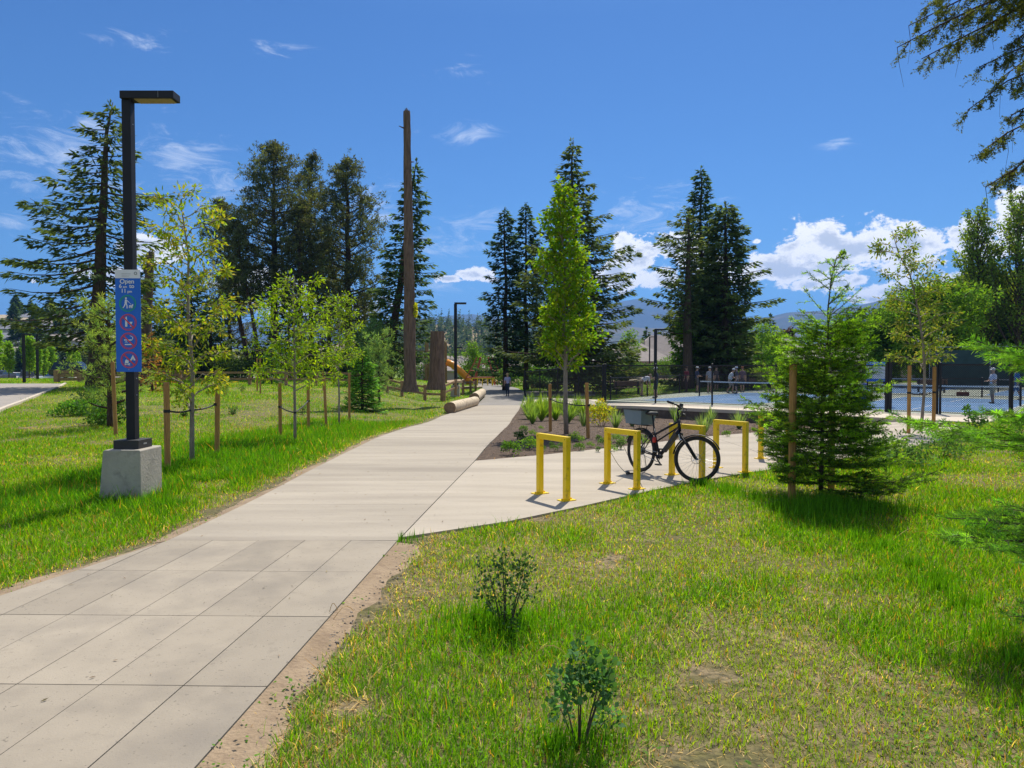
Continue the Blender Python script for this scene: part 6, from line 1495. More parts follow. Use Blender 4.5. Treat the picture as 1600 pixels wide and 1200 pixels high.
# ================================================================ lawn shrubs and weeds
shrub('dark leaved sapling shrub on the near lawn below the racks', (*gp(790, 985), -.02), .60, .60, 130, 760, .030, (.045, .095, .03), clumps=22, stems=13, sparse=.55, wl=.7)
shrub('rounder dark leaved shrub at the bottom of the near lawn', (*gp(905, 1165), -.02), .44, .50, 131, 620, .036, (.07, .16, .05), clumps=12, stems=8, sparse=.75, wl=.8)
shrub('slim leafy shrub on the right lawn by the fence', G(1519, 690), .6, .85, 132, 420, .07, (.07, .16, .04), clumps=12, stems=7, sparse=.7, wl=.7)
shrub('low leafy shrub right of the near fir sapling', G(1395, 725), 1.5, .6, 133, 1300, .07, (.09, .17, .05), clumps=20, sparse=.8)
shrub('small leafy shrub under the reaching boughs on the right lawn', G(1470, 715), 1.3, .6, 134, 900, .06, (.08, .16, .04), clumps=18, sparse=.8)
shrub('small shrub at the right edge below the fence', G(1590, 700), .7, .5, 135, 420, .06, (.06, .13, .04), clumps=12)
for k, (px, py, hh_, lab) in enumerate(((288, 652, .22, 'tiny grey green shrub left of the first tree trunk'), (363, 648, .38, 'small shrub right of the first pair of stakes'), (472, 648, .4, 'small shrub between the second pair of stakes'), (352, 618, .55, 'small slim shrub below the rail fence'), (377, 612, .5, 'small shrub against the rail fence'), (322, 608, .35, 'low shrub below the rail fence on the left'), (700, 626, .5, 'weedy clump at the foot of the far lamp pedestal'), (660, 622, .55, 'weedy clump between the bare trunk and the stump'))):
    shrub(lab, G(px, py), hh_*1.1, hh_, 140+k, 260, .06, (.08, .14, .05), clumps=9, group='small shrubs on the left lawn')
leafy = [(148, 645, 2.2, 1.0, (.05, .10, .03), 'dark shrub at the foot of the pine sapling'), (120, 650, 1.6, .5, (.08, .20, .02), 'lush low weeds left of the pine sapling'), (165, 664, 1.6, .8, (.05, .12, .02), 'lush weeds round the stake left of the lamp')]
for k, (px, py, w_, h_, c_, lab) in enumerate(leafy): shrub(lab, G(px, py), w_, h_, 150+k, 1300, .10, c_, clumps=18)
# brown dying sapling, with stakes behind
g_ = G(238, 612); fir_tree('small dying sapling with rust brown needles behind the lamp pole', 'sapling', g_, 3.3, 1.1, 160, base=.03, nb=40, dens=30, spl=.22, spw=.06, tr=.05, cdark=(.17, .085, .022), name='dying_sapling', group=None)
stake(G(243, 610), 2.1, 'stake beside the rust brown sapling')
fir_tree('small dense fir between the second and third young trees on the left', 'fir sapling', G(566, 641), HT(535, gt(566, 641)[1], -.1), 1.05, 161, base=.02, nb=80, dens=62, spl=.22, spw=.07, tr=.05, cdark=(.07, .16, .02), name='fir_sapling', prof=lambda t: (1-t)**.6, hang=.1)
fir_tree('small green fir near the fence behind the second young tree', 'fir sapling', G(425, 600), 3.0, 1.1, 162, base=.02, nb=50, dens=34, spl=.3, spw=.1, tr=.05, cdark=(.06, .13, .03), name='fir_sapling')
pine_tree('long needled pine sapling right of the third young tree', GY(592, 38), 3.6, 1.15, 163, base=.2, nb=26, tr=.05, size=.28, W=.03, nn=16, cpt=8, colr=(.10, .17, .05), name='pine_sapling', cat='pine sapling', prof=lambda t: 1-.4*t)
pine_tree('dark round pine sapling behind the rail fence left of the bare trunk', GY(582, 52, -.1), 4.6, 1.5, 164, base=.3, nb=30, tr=.07, size=.36, W=.04, nn=14, cpt=9, colr=(.06, .11, .04), name='pine_sapling', cat='pine sapling', prof=lambda t: 1-.4*t)
for k, (px, py, lab) in enumerate(((407, 617, 'thin stake behind the second young tree, left'), (402, 612, 'thin stake behind the second young tree, right'), (585, 598, 'thin stake beyond the rail fence'), (505, 610, 'thin stake near the rail fence in the middle'))): stake(G(px, py), 1.9, lab, w_=.08)

# ================================================================ background shrubs and street trees
bgk = [(738, 597, 3.6, 2.4, (.09, .18, .04)), (742, 590, 6, 3.2, (.06, .13, .03)), (765, 594, 3.6, 2.0, (.10, .16, .05)), (795, 604, 3.5, 2.2, (.08, .15, .04)), (822, 602, 4.2, 2.4, (.06, .12, .03)), (845, 604, 4.0, 2.3, (.07, .15, .03)), (868, 597, 4.4, 2.5, (.05, .10, .03)), (900, 600, 4.0, 2.2, (.06, .11, .03)),
       (925, 596, 3.5, 2.4, (.05, .10, .03)), (958, 592, 3.2, 1.9, (.06, .12, .03)), (985, 590, 3.2, 2.2, (.05, .09, .03)), (1010, 592, 3.0, 2.2, (.08, .15, .03)), (1040, 596, 3.6, 3.0, (.09, .17, .03)), (1062, 600, 3.2, 2.8, (.06, .12, .03)), (1130, 592, 4.2, 1.8, (.13, .24, .02)), (1165, 596, 5.2, 2.6, (.22, .32, .02)), (1195, 594, 3.5, 1.6, (.16, .26, .03)), (1225, 590, 4.5, 2.4, (.08, .15, .04)),
       (810, 590, 7, 2.6, (.05, .11, .03)), (640, 590, 5, 2.4, (.07, .13, .04)), (890, 588, 7, 3.2, (.05, .10, .03)), (975, 583, 8, 2.4, (.06, .12, .04)), (1100, 584, 6, 2.4, (.07, .13, .04))]
base3 = []
for k, (px, py, w_, h_, c_) in enumerate(bgk):
    yy = 2640.0/(py-570) if py > 588 else 95; yy = min(yy, 92); yy = {0: yy}[0]; x = (px-800)/F*yy
    lab = 'leafy shrub on the far side of the lawn, near x'
    side = ['left of the walker', 'behind the path bend', 'left of the pair of firs', 'behind the walker', 'right of the walker', 'behind the court fence corner', 'behind the maple trunk', 'right of the maple trunk', 'beside the fence corner post', 'left of the timber bench', 'behind the timber bench', 'left of the court lamp', 'right of the court lamp', 'behind the left end of the net', 'behind the group of players', 'right of the group of players', 'behind the tall stake', 'behind the near fir', 'far behind the walker', 'behind the bare trunk', 'far behind the maple', 'along the houses fence', 'below the tall firs'][k]
    shrub(['green', 'dark green', 'bright yellow green'][0 if c_[1] < .2 and c_[1] > .12 else (1 if c_[1] <= .12 else 2)] + ' leafy bush ' + side, (x, yy, hz(x, yy)-.05), w_, h_, 170+k, 1500, .26, c_, clumps=26, group='bushes beyond the lawn', name='bush', cat='bush')
def street_tree(px, yy, top, w_, lab, seed, c_=(.15, .28, .02)):
    l_ = GY(px, yy); return leaf_tree(lab, l_, HT(top, yy, l_[2]), w_, seed, base=.22, nb=40, lpb=26, leaf=.26, colr=c_, tr=.08, asc=1.6, spread=.2, sub=2, clump=0, wl=.7, bark='bark', group='young street trees', name='street_tree', cat='street tree', prof=lambda t: .8+.3*math.sin(PI*t)-.4*t, twig=False)
st0 = street_tree(46, 92, 528, .75, 'columnar lime green street tree left of the first road lamp', 200)
for k, (px, yy, s_, lab) in enumerate(((57, 98, .95, 'columnar street tree right of the first road lamp'), (68, 104, .95, 'columnar street tree left of the second road lamp'), (80, 108, .95, 'last columnar street tree of the row'), (-4, 88, 1.0, 'tall columnar street tree at the left edge'), (14, 90, .85, 'columnar street tree beside the left edge one'), (112, 118, .9, 'lime street tree seen under the big fir'), (121, 122, .85, 'second lime street tree seen under the big fir'))):
    l_ = GY(px, yy); dup(st0, l_, k*1.7, sc=s_*(1 if k != 3 else 1.05), label=lab)
yt0 = None
for k, (px, yy, hh_, lab) in enumerate(((738, 88, 4.2, 'small young tree left of the yellow hoops'), (690, 96, 4.0, 'small young tree behind the slide'), (780, 92, 4.4, 'small young tree behind the walker'), (910, 62, 5.4, 'upright young tree right of the maple'), (1072, 60, 6.0, 'pale green young tree in front of the crooked fir'), (1163, 70, 6.0, 'slender young tree right of the tall firs'), (1190, 74, 6.2, 'slender young tree by the right houses'), (1215, 70, 5.2, 'slender young tree behind the tall stake'), (983, 90, 6.4, 'thin young tree with a small crown left of the court lamp'), (950, 84, 4.2, 'small young tree on the lawn left of the bench'), (820, 82, 4.0, 'small young tree behind the fence on the left'))):
    l_ = GY(px, yy)
    if yt0 is None: yt0 = leaf_tree(lab, l_, 5.2, 1.15, 220, base=.25, nb=30, lpb=26, leaf=.24, colr=(.13, .24, .03), tr=.06, asc=.9, spread=.25, sub=2, bark='bark', group='young trees beyond the courts', name='young_tree')
    else: dup(yt0, l_, k*1.3, sc=hh_/5.2, label=lab)
# big broadleaf trees on the right
def broad(label, px, top, yy, halfw, seed, c_, base=.1, **k):
    l_ = GY(px, yy); k.setdefault('lpb', 75); return leaf_tree(label, l_, HT(top, yy, l_[2]), halfw/F*yy, seed, base=base, nb=k.pop('nb', 70), leaf=k.pop('leaf', .34), colr=c_, tr=k.pop('tr', .28), asc=k.pop('asc', .9), spread=k.pop('spread', .42), sub=4, wl=.6, bark='bark', name='broadleaf_tree', cat='tree', group=k.pop('group', 'broadleaf trees behind the courts'), **k)
broad('tall poplar at the right edge behind the wind screen', 1590, 318, 66, 62, 240, (.15, .22, .035), asc=2.0, prof=lambda t: 1.0-.72*t, droopy=.0, lpb=42, spread=.3, leaf=.3)
broad('tall poplar left of the right edge one', 1525, 340, 68, 48, 241, (.15, .22, .035), asc=2.2, prof=lambda t: 1.0-.72*t, droopy=.0, base=.1, lpb=42, spread=.28, leaf=.3)
broad('tall poplar right of the frame edge', 1675, 330, 66, 60, 242, (.15, .22, .035), asc=2.0, prof=lambda t: 1.0-.72*t, droopy=.0, lpb=42)
broad('wide dark tree behind the wind screen', 1545, 440, 74, 85, 243, (.10, .15, .03), nb=60, leaf=.42)
broad('wide dark tree filling the gap behind the poplars', 1630, 450, 70, 80, 246, (.10, .15, .03), nb=60, leaf=.42)
broad('spreading yellow green tree behind the arching young tree', 1455, 455, 60, 72, 244, (.12, .22, .018), nb=60, leaf=.30, base=.05)
broad('lower yellow green tree right of the near fir sapling', 1385, 500, 64, 42, 245, (.10, .19, .02), nb=44, leaf=.3, base=.05)
broad('dark dense tree far behind between the fir sapling and the arching tree', 1362, 492, 110, 42, 247, (.040, .065, .02), nb=40, leaf=.55, lpb=50)
broad('dark bush like tree behind the right houses', 1320, 505, 118, 26, 248, (.045, .07, .02), nb=34, leaf=.55, lpb=50)
broad('dark red leaved tree behind the right houses', 1232, 515, 125, 14, 249, (.07, .04, .04), nb=30, leaf=.5, lpb=40)
broad('round green tree left of the right houses', 1197, 527, 112, 20, 250, (.08, .15, .03), nb=34, leaf=.5, lpb=50)
for k, (px, top, c_) in enumerate(((690, 560, (.07, .13, .04)), (712, 556, (.05, .10, .03)), (740, 552, (.05, .11, .03)), (765, 556, (.06, .12, .04)), (650, 556, (.05, .10, .03)), (800, 552, (.05, .10, .03)), (840, 550, (.07, .13, .04)))):
    shrub('round garden tree far behind the playground, ' + ['behind the slide', 'right of the slide', 'above the yellow hoops', 'left of the walker', 'behind the stump', 'behind the pair of firs', 'behind the maple'][k], ((px-800)/F*128, 128, -.9), 5.5, HT(top, 128, -.9), 260+k, 1300, .5, c_, clumps=24, name='garden_tree', cat='tree', group='round garden trees')
# crowd of dark undergrowth at the foot of the grove
for k, px in enumerate((262, 300, 338, 372, 405, 440, 470, 505, 540, 575, 612)):
    yy = 66+(k*7) % 9; x = (px-800)/F*yy
    shrub('dark undergrowth bush below the pines, ' + ['far left', 'second from the left end', 'third from the left end', 'left of the thin leaning pine', 'under the leaning pine', 'under the tallest pine', 'right of the tallest pine', 'under the slender pine', 'under the broad right pine', 'at the right end of the grove', 'at the leaning foot of the drooping fir'][k], (x, yy, hz(x, yy)-.1), 4.2, 2.1+.6*((k*5) % 3), 280+k, 1300, .30, (.045, .075, .025) if k % 3 else (.07, .12, .03), clumps=22, name='bush', cat='bush', group='undergrowth below the pines')

# ================================================================ houses
M['roof'] = surf('grey_shingle', (.34, .29, .26), (.28, .24, .22), 1.5, .9, .3, 12)
M['roofb'] = surf('blue_grey_shingle', (.20, .21, .25), (.17, .18, .21), 1.5, .9)
M['rooft'] = surf('tan_shingle', (.46, .38, .28), (.40, .33, .24), 1.5, .9)
M['wallh'] = surf('beige_stucco', (.42, .37, .30), (.38, .33, .27), 1, .9)
M['wallw'] = surf('pale_siding', (.52, .50, .46), (.46, .44, .41), 1, .9)
M['glass'] = surf('dark_glass', (.03, .04, .05), None, 2, .1)
M['trim'] = surf('white_trim', (.62, .62, .6), None, 2, .7)
def house(label, x, y, z, w_, d_, h_, rise, rz=0, roof='roof', wall='wallh', group='houses behind the park', hip=True):
    root = thing('house', label, 'house', (x, y, z), rz, group); ov = .5
    b = MB(); b.box(-w_/2, w_/2, -d_/2, d_/2, -1.5, h_); part('wall', b, M[wall], root)
    b = MB(); hx = max(w_/2-d_/2*.95, .3) if hip else w_/2+ov; a_ = w_/2+ov; c_ = d_/2+ov
    V = [(-a_, -c_, h_), (a_, -c_, h_), (a_, c_, h_), (-a_, c_, h_), (-hx, 0, h_+rise), (hx, 0, h_+rise), (-a_, -c_, h_-.18), (a_, -c_, h_-.18), (a_, c_, h_-.18), (-a_, c_, h_-.18)]
    b.add(V, Q=[(0, 1, 5, 4), (2, 3, 4, 5), (6, 7, 1, 0), (7, 8, 2, 1), (8, 9, 3, 2), (9, 6, 0, 3), (9, 8, 7, 6)], T=[(1, 2, 5), (3, 0, 4)]); rf = part('roof', b, M[roof], root)
    b = MB(); b.box(w_*.18-.3, w_*.18+.3, .3, .9, h_+rise*.3, h_+rise+.5); part('chimney', b, M[wall], rf)
    n = max(2, int(w_/3.2))
    for k in range(n):
        cx = -w_/2+w_*(k+.5)/n; b = MB(); b.box(cx-.75, cx+.75, -d_/2-.06, -d_/2+.02, .9, 2.2); wf = part('window', b, M['trim'], root)
        b = MB(); b.box(cx-.65, cx-.03, -d_/2-.075, -d_/2-.061, 1.0, 2.1); b.box(cx+.03, cx+.65, -d_/2-.075, -d_/2-.061, 1.0, 2.1); part('pane', b, M['glass'], wf)
    return root
def hs(label, px, ridge, yy, w_, eave=None, **k):
    x = (px-800)/F*yy; z = k.pop('z', -1.0); h_ = k.pop('h', 3.2); rise = HT(ridge, yy, z)-h_; house(label, x, yy, z, w_, k.pop('d', 9), h_, rise, **k)
hs('low beige house with a grey hip roof left of the court lamp', 985, 536, 118, 12, z=-.8)
hs('beige house with a grey hip roof right of the court lamp', 1046, 524, 120, 15, z=-.8)
hs('long low grey roofed house right of the slide', 705, 556, 128, 15, z=-2.4)
hs('long grey roofed house behind the walker', 770, 555, 132, 18, z=-2.4)
hs('low house with a pale roof left of the tall ragged fir', 835, 556, 120, 12, z=-2.0)
hs('beige house with a hip roof behind the tall stake', 1212, 527, 116, 13, z=-.8)
hs('wide low house roof right of the tall stake', 1262, 538, 112, 12, z=-.8)
hs('long low house behind the court notice board', 1365, 538, 96, 16, z=-.9)
hs('low house seen behind the arching young tree', 1450, 541, 92, 12, z=-.9)
hs('house glimpsed between the firs over the courts', 1120, 534, 122, 12, z=-.8)
rp = thing('garden_fence', 'long low grey board fence in front of the houses', 'wooden fence', (8, 112, -.9))
M['gfence'] = surf('grey_boards', (.20, .17, .15), (.15, .13, .12), 2, .9)
for k in range(16): b = MB(); b.box(k*3.1, k*3.1+2.98, 0, .05, 0, 1.9); part('panel', b, M['gfence'], rp); b = MB(); b.box(k*3.1-.08, k*3.1+.0, -.04, .12, 0, 2.05); part('post', b, M['gfence'], rp)
# ================================================================ playground
ply = 92; zpl = -.62
def PX(px, y_=ply): return (px-800)/F*y_
root = thing('play_slide', 'orange tube slide coming down from a tan timber play tower', 'slide', (PX(699), ply-4, zpl))
b = MB(); b.smooth = True; b.tube(np.array([[.3, 0, 2.75], [1.0, -.1, 2.45], [1.9, -.2, 1.7], [2.6, -.3, 1.05], [2.95, -.4, .8], [3.1, -.4, .3], [3.15, -.4, 0]]), .42, 14); part('tube', b, M['orange'], root)
for x, y_ in ((-2.2, -.8), (-2.2, .8), (.1, -.8), (.1, .8)):
    b = MB(); b.lathe((x, y_, 0), [(.16, 0), (.15, 5.2), (.1, 5.3)], 8); part('tower_post', b, M['rail'], root)
b = MB(); b.box(-2.3, .2, -.9, .9, 2.0, 2.15); part('platform', b, M['rail'], root)
b = MB(); b.box(-2.3, .2, -.86, -.8, 2.16, 3.1); b.box(-2.3, .2, .8, .86, 2.16, 3.1); part('railing', b, M['rail'], root)
root = thing('climbing_wall', 'pale timber climbing panel beside the play tower', 'climbing wall', (PX(668), ply+1, zpl)); b = MB(); b.box(-.7, .7, -.1, .1, 0, 3.9); part('panel', b, M['log'], root, bevel=.05)
b = MB(); 
for q in range(8): b.lathe((-.5+(q*37 % 10)/10, -.12, .5+q*.4), [(.001, -.05), (.08, -.02), (.08, .02)], 6, axis='y')
part('hold', b, M['red'], root)
M['redrope'] = surf('red_paint', (.45, .08, .05), None, 3, .6)
root = thing('rope_climber', 'red rope climbing frame behind the path bend', 'climbing frame', (PX(757, 84), 84, -.6))
for q in range(6): b = MB(); a = q*PI/3; b.tube(np.array([[2.6*math.cos(a), 2.6*math.sin(a), 0], [.9*math.cos(a), .9*math.sin(a), 3.3]]), .07, 6); part('pole', b, M['redrope'], root)
for z, r_ in ((.9, 2.1), (1.7, 1.7), (2.5, 1.3)): b = MB(); b.torus((0, 0, z), r_, .04, 24, 5, axis='z'); part('rope', b, M['redrope'], root)
hp0 = None
for k, px in enumerate((742, 750, 758, 766, 773)):
    x, y_ = gt(px, 602.5); z_ = hz(x, y_)
    if hp0 is None:
        hp0 = thing('bike_rack', 'far yellow square hoop at the left end of the row across the path', 'bike rack', (x, y_, z_), .1, 'far yellow hoops across the path')
        for s in (-.3, .3): b = MB(); b.box(s-.05, s+.05, -.05, .05, 0, .8); part('leg', b, M['yellow'], hp0)
        b = MB(); b.box(-.35, .35, -.05, .05, .801, .9); part('top_rail', b, M['yellow'], hp0)
    else: dup(hp0, (x, y_, z_), .1, label='far yellow square hoop across the path, ' + ['second from the left', 'middle of the row', 'second from the right', 'right end of the row'][k-1])
# ================================================================ cars
def car(label, loc, rz, colr, suv=False, paint=None):
    root = thing('parked_car', label, 'car', loc, rz, 'cars parked on the left'); nm = 'paint%d' % len(M)
    M[nm] = surf('car_paint', colr, tuple(c*.95 for c in colr), 2, .25, spec=.7)
    L_, W_, Hh = 4.5, 1.8, 1.72 if suv else 1.45
    low_ = [(-2.2, .35), (-2.25, .55), (-2.2, .85), (-1.95, .98 if suv else .92), (1.0, .95), (1.9, .85), (2.2, .72), (2.27, .5), (2.2, .32)]
    up_ = [(-2.05, .95), (-1.75 if suv else -1.35, Hh-.05), (-1.4 if suv else -1.0, Hh), (.3, Hh), (.55, Hh-.06), (1.15, .93)]
    def ext(pr, w0, w1, b):
        n = len(pr); zs = np.array([p[1] for p in pr]); f = (zs-zs.min())/(zs.max()-zs.min()+1e-6)
        V = [(p[0], -(w0+(w1-w0)*q), p[1]) for p, q in zip(pr, f)]+[(p[0], (w0+(w1-w0)*q), p[1]) for p, q in zip(pr, f)]
        b.add(V, Q=[(i, (i+1) % n, n+(i+1) % n, n+i) for i in range(n)], G=[list(range(n))[::-1], list(range(n, 2*n))])
    b = MB(); ext(low_, .86, .9, b); part('body', b, M[nm], root, bevel=.05)
    b = MB(); ext(up_, .84, .68, b); cb = part('cabin', b, M['glass'], root, bevel=.04)
    b = MB(); ext([(-1.7 if suv else -1.3, Hh-.045), (-1.4 if suv else -1.0, Hh+.012), (.3, Hh+.012), (.52, Hh-.045)], .70, .69, b); part('roof_panel', b, M[nm], root)
    for x in (-1.35, 1.38):
        for s in (-1, 1):
            b = MB(); b.lathe((x, s*.80, .33), [(.2, -.1), (.33, -.09), (.33, .09), (.2, .1)], 18, axis='y'); wh = part('wheel', b, M['tire'], root); b = MB(); b.lathe((x, s*.80, .33), [(.02, -.105), (.19, -.102), (.19, .102), (.02, .105)], 12, axis='y'); part('rim', b, M['steel'], wh)
    for s in (-1, 1):
        b = MB(); b.box(2.13, 2.27, s*.62-.16, s*.62+.16, .6, .74); part('headlight', b, M['trim'], root); b = MB(); b.box(-2.26, -2.14, s*.68-.12, s*.68+.12, .65, .85); part('tail_light', b, M['red'], root)
def cpz(px, yy): x = (px-800)/F*yy; return (x, yy, hz(x, yy)+.06)
car('white car parked facing the lamps at the far left', cpz(19, 98), R(-78), (.7, .7, .72))
car('dark grey car cut by the left edge', cpz(0, 92), R(-80), (.08, .09, .11))
car('black and white off-roader parked behind the first road lamp', cpz(43, 96), R(-60), (.05, .05, .055), suv=True)
car('pale car parked further back behind the off-roader', cpz(53, 112), R(-30), (.5, .52, .55))
car('pale green car at the end of the car park', cpz(86, 100), R(-120), (.35, .42, .38))
car('black sports utility car passing behind the timber fence', cpz(118, 74), R(8), (.02, .022, .03), suv=True)
# ================================================================ hills
def hill(name, ridge, y0, y1, zb, mat, ny_=14, rough=1.0, seed=0, front=None, z_off=0):
    """ridge: pixels (px,py) at distance y1, falling to zb at y0"""
    R_ = np.array(ridge, float); pxs = np.linspace(R_[0, 0], R_[-1, 0], 160); pys = np.interp(pxs, R_[:, 0], R_[:, 1]); V = []
    for j in range(ny_+6):
        t = min(1.0, j/(ny_-1)) if j < ny_ else 1.0; back = max(0, j-ny_+1)
        yy = y0+(y1-y0)*t+back*(y1-y0)*.2
        for q, (px, py) in enumerate(zip(pxs, pys)):
            x = (px-800)/F*yy; zr = H+(570-py)/F*y1
            z = zb+(zr-zb)*(t**1.25)
            if back: z = zr-(zr-zb)*.22*back
            z += (fbm(x/(y1*.04)+seed, yy/(y1*.04), seed, 4)-.5)*(zr-zb)*.28*rough*math.sin(PI*min(1, t*.98)) if not back else 0
            V.append((x, yy, z))
    n = len(pxs); k = ny_+6; i = np.arange(k-1)[:, None]*n; j = np.arange(n-1)[None, :]; mb = MB(); mb.add(V, Q=np.stack([i+j, i+j+1, i+n+j+1, i+n+j], -1).reshape(-1, 4)); mb.smooth = True
    return struct(name, mb, mat)
M['mtn'] = surf('mountain_forest', (.022, .038, .028), (.045, .055, .035), .0016, 1, c3=(.09, .08, .055), s3=.003, lo3=.56, hi3=.68)
M['mtn2'] = surf('mountain_slope', (.12, .10, .07), (.07, .075, .05), .0022, 1, c3=(.035, .055, .035), s3=.006, lo3=.5, hi3=.6)
M['hillm'] = surf('dry_hill', (.34, .24, .12), (.24, .19, .10), .03, 1, c3=(.12, .14, .06), s3=.06)
M['hilll'] = surf('green_hill', (.10, .13, .04), (.20, .17, .09), .04, 1)
hill('far_mountain', [(-200, 512), (200, 506), (520, 502), (640, 500), (700, 494), (738, 491), (790, 498), (850, 500), (905, 494), (940, 478), (975, 470), (1000, 467), (1030, 473), (1070, 488), (1120, 500), (1180, 505), (1400, 500), (1900, 480)], 3600, 6800, -20, M['mtn'], seed=3)
hill('forested_ridge', [(1040, 545), (1120, 520), (1165, 500), (1195, 497), (1230, 489), (1280, 486), (1330, 479), (1400, 466), (1440, 462), (1500, 468), (1600, 455), (1800, 440), (2100, 450)], 2600, 4600, -15, M['mtn'], seed=5)
hill('brown_foothill', [(560, 540), (700, 536), (860, 520), (920, 512), (960, 508), (1010, 513), (1060, 512), (1110, 520), (1180, 522), (1260, 524), (1340, 520), (1500, 515), (1900, 510)], 1700, 3100, -12, M['mtn2'], seed=7)
hill('dry_hillside', [(420, 560), (560, 530), (640, 512), (690, 506), (740, 510), (800, 516), (850, 530), (900, 550), (960, 566)], 420, 720, -3, M['hillm'], seed=9)
hill('left_hillside', [(-500, 505), (-100, 500), (40, 498), (100, 500), (160, 508), (260, 525), (360, 545), (460, 562)], 190, 330, -2.5, M['hilll'], seed=11)
# the pine wood on the dry hillside: nobody could count it
rg = np.random.default_rng(300); n = 1500; px = rg.uniform(560, 900, n); t = rg.uniform(0, 1, n)**.8; yy = 430+290*t
py_r = np.interp(px, [420, 560, 640, 690, 740, 800, 850, 900, 960], [560, 530, 512, 506, 510, 516, 530, 550, 566]); zr = H+(570-py_r)/F*720; zz = -3+(zr+3)*(t**1.25)
mb = MB(); hts = rg.uniform(9, 20, n)*(.7+.3*t); xx = (px-800)/F*yy
kk = 26; P = np.repeat(np.stack([xx, yy, zz-1], -1), kk, 0); fr_ = rg.uniform(.08, 1, n*kk); hh2 = np.repeat(hts, kk); a = rg.uniform(0, 2*PI, n*kk); rr = (1-fr_)*hh2*.17
P2 = P+np.stack([0*a, 0*a, hh2*fr_], -1); D = np.stack([np.cos(a), np.sin(a), -.5+0*a], -1)
quads(mb, P2, D, np.stack([0*a+rg.normal(0, .3, n*kk), rg.normal(0, .3, n*kk), 1+0*a], -1), rr+.8, 1.3+rr*.7, np.repeat(colvar(rg, (.035, .058, .028), n, .35), kk, 0))
o = part('pine_wood', mb, M['needle'], None); o['kind'] = 'stuff'; o['label'] = 'pine wood scattered over the dry hillside'; o['category'] = 'wood'
# low tree line on the horizon left and right of the houses
n = 900; px = rg.uniform(-300, 2000, n); yy = rg.uniform(150, 330, n); keep_ = ~((px > 520) & (px < 960) & (yy > 200)) & (px > 380); px, yy = px[keep_], yy[keep_]; n = len(px); xx = (px-800)/F*yy; kk = 60; hts = rg.uniform(3, 8, n)
g3 = rg.normal(0, 1, (n*kk, 3)); g3 = unit(g3)*rg.uniform(.3, 1, (n*kk, 1)); P = np.repeat(np.stack([xx, yy, -1+hts*.5], -1), kk, 0)+g3*np.repeat(np.stack([hts*.5, hts*.5, hts*.5], -1), kk, 0)
mb = MB(); quads(mb, P, unit(g3+rg.normal(0, .5, (n*kk, 3))), unit(rg.normal(0, 1, (n*kk, 3))), 1.2, .9, np.repeat(colvar(rg, (.06, .10, .03), n, .4), kk, 0))
o = part('distant_treeline', mb, M['leaf'], None); o['kind'] = 'stuff'; o['label'] = 'low distant line of green trees beyond the houses'; o['category'] = 'trees'
# left hillside: houses and trees
hsd = [(20, 492, 300, 26, 'rooft', 'large house with a tan roof at the top of the left hill'), (68, 489, 305, 18, 'roofb', 'house with a pale roof right of the top of the left hill'), (48, 506, 270, 22, 'roofb', 'wide house with a blue grey roof halfway up the left hill'), (12, 520, 245, 14, 'roofb', 'grey roofed house at the left edge of the hill'), (95, 522, 240, 12, 'roof', 'small brown gabled house on the left hill under the big fir'), (25, 542, 215, 13, 'roof', 'house with a brown roof low on the left hill'), (70, 548, 210, 14, 'roofb', 'house low on the left hill behind the street trees'), (85, 497, 290, 14, 'roof', 'grey house right of the wide one high on the left hill'), (58, 528, 235, 12, 'roofb', 'house with a grey roof in the middle of the left hill')]
for (px, ridge, yy, w_, rf, lab) in hsd:
    zt = H+(570-ridge)/F*yy; x = (px-800)/F*yy; house(lab, x, yy, zt-6.5, w_, 9, 4.2, 2.3, R(15), rf, 'wallw', 'houses on the left hillside')
ht0 = fir_tree('dark conifer on the left hillside among the houses', 'conifer', (-170, 250, 6), 11, 3.0, 310, base=.03, nb=60, dens=9, spl=1.3, spw=.8, tr=.25, group='dark conifers on the left hillside', name='hill_conifer')
hb0 = shrub('round dark tree on the left hillside among the houses', (-180, 240, 5), 8, 7, 311, 700, .9, (.05, .075, .03), name='hill_tree', cat='tree', group='round trees on the left hillside', clumps=20)
rg = np.random.default_rng(12)
def hillz(px, yy):
    pr = np.interp(px, [-500, -100, 40, 100, 160, 260, 360, 460], [505, 500, 498, 500, 508, 525, 545, 562]); zr = H+(570-pr)/F*330; t = (yy-190)/140; return -2.5+(zr+2.5)*(max(t, 0)**1.25)
for k in range(110):
    px = rg.uniform(-60, 330) if k % 3 else rg.uniform(-60, 120); yy = rg.uniform(178, 325); x = (px-800)/F*yy; z = hillz(px, yy)-.8; s_ = rg.uniform(.6, 1.25)
    dup(ht0 if k % 2 else hb0, (x, yy, z), rg.uniform(0, 6), sc=s_)
ht0.location = ((50-800)/F*310, 310, hillz(50, 310)); hb0.location = ((30-800)/F*230, 230, hillz(30, 230)-.5)
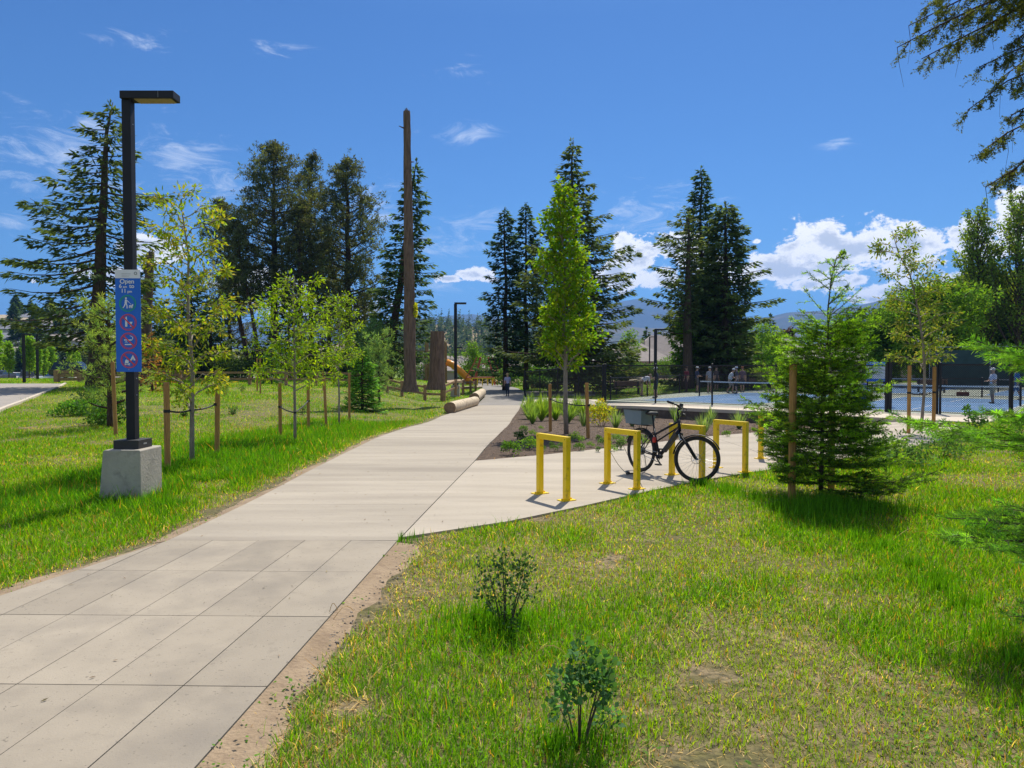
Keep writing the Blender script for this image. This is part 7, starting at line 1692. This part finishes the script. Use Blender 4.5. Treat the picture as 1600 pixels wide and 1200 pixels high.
# power line
pl_ = thing('power_line', 'thin wires and poles crossing behind the playground', 'power line', (-70, 150, 0))
for x in (0, 55, 110): b = MB(); b.lathe((x, 0, -3), [(.16, 0), (.12, 8.2)], 8); b.beam((x-1, 0, 4.8), (x+1, 0, 4.8), .12, .12); part('pole', b, M['bark'], pl_)
for z in (4.95, 4.4):
    b = MB(); X_ = np.linspace(0, 110, 40); b.tube(np.stack([X_, 0*X_, z-.6*np.abs(np.sin(PI*X_/55))], -1), .03, 4); part('wire', b, M['black'], pl_)
# ================================================================ haze
HAZE = 0.00012
m, nt2 = newmat('haze_air'); o_ = nt2.nodes.new('ShaderNodeOutputMaterial'); pv = nt2.nodes.new('ShaderNodeVolumePrincipled'); pv.inputs['Density'].default_value = HAZE; pv.inputs['Color'].default_value = (.17, .43, 1.0, 1); pv.inputs['Anisotropy'].default_value = .2
nt2.links.new(pv.outputs[0], o_.inputs['Volume'])
b = MB(); b.box(-9500, 9500, -250, 10500, -60, 720); o = part('haze', b, m, None); o['kind'] = 'stuff'; o['label'] = 'thin blue summer haze in the air'; o['category'] = 'haze'

# bits of dry litter on the concrete
rg = np.random.default_rng(500); n = 900; x = rg.uniform(-5, 4.5, n); y = rg.uniform(3.4, 16, n); inp = np.zeros(n, bool)
for p in (POLYS[0], POLYS[1], POLYS[4]): inp |= pip(x, y, p)
edge_w = np.minimum(np.abs(x-np.where(y < Y0, np.interp(y, [-3, Y0], [-1.76, XR(Y0)]), XR(y))), np.abs(x-np.where(y < Y0, np.interp(y, [-4, Y0], [ledge[1][0], XL(Y0)]), XL(y)))); inp &= rg.uniform(0, 1, n) < np.exp(-edge_w*1.6)+.12
x, y = x[inp], y[inp]; n = len(x); a = rg.uniform(0, 7, n); mb = MB()
quads(mb, np.stack([x, y, height(x, y)+.036], -1), np.stack([np.cos(a), np.sin(a), .15+0*a], -1), np.stack([rg.normal(0, .3, n), rg.normal(0, .3, n), 1+0*a], -1), rg.uniform(.012, .05, n), rg.uniform(.004, .014, n), colvar(rg, (.17, .11, .05), n, .5))
o = part('dry_litter', mb, M['chips'], None); o['kind'] = 'stuff'; o['label'] = 'scattered dry leaf bits on the concrete path'; o['category'] = 'litter'
print('objects', len(scene.objects), 'verts', sum(len(o.data.vertices) for o in scene.objects if o.type == 'MESH'))
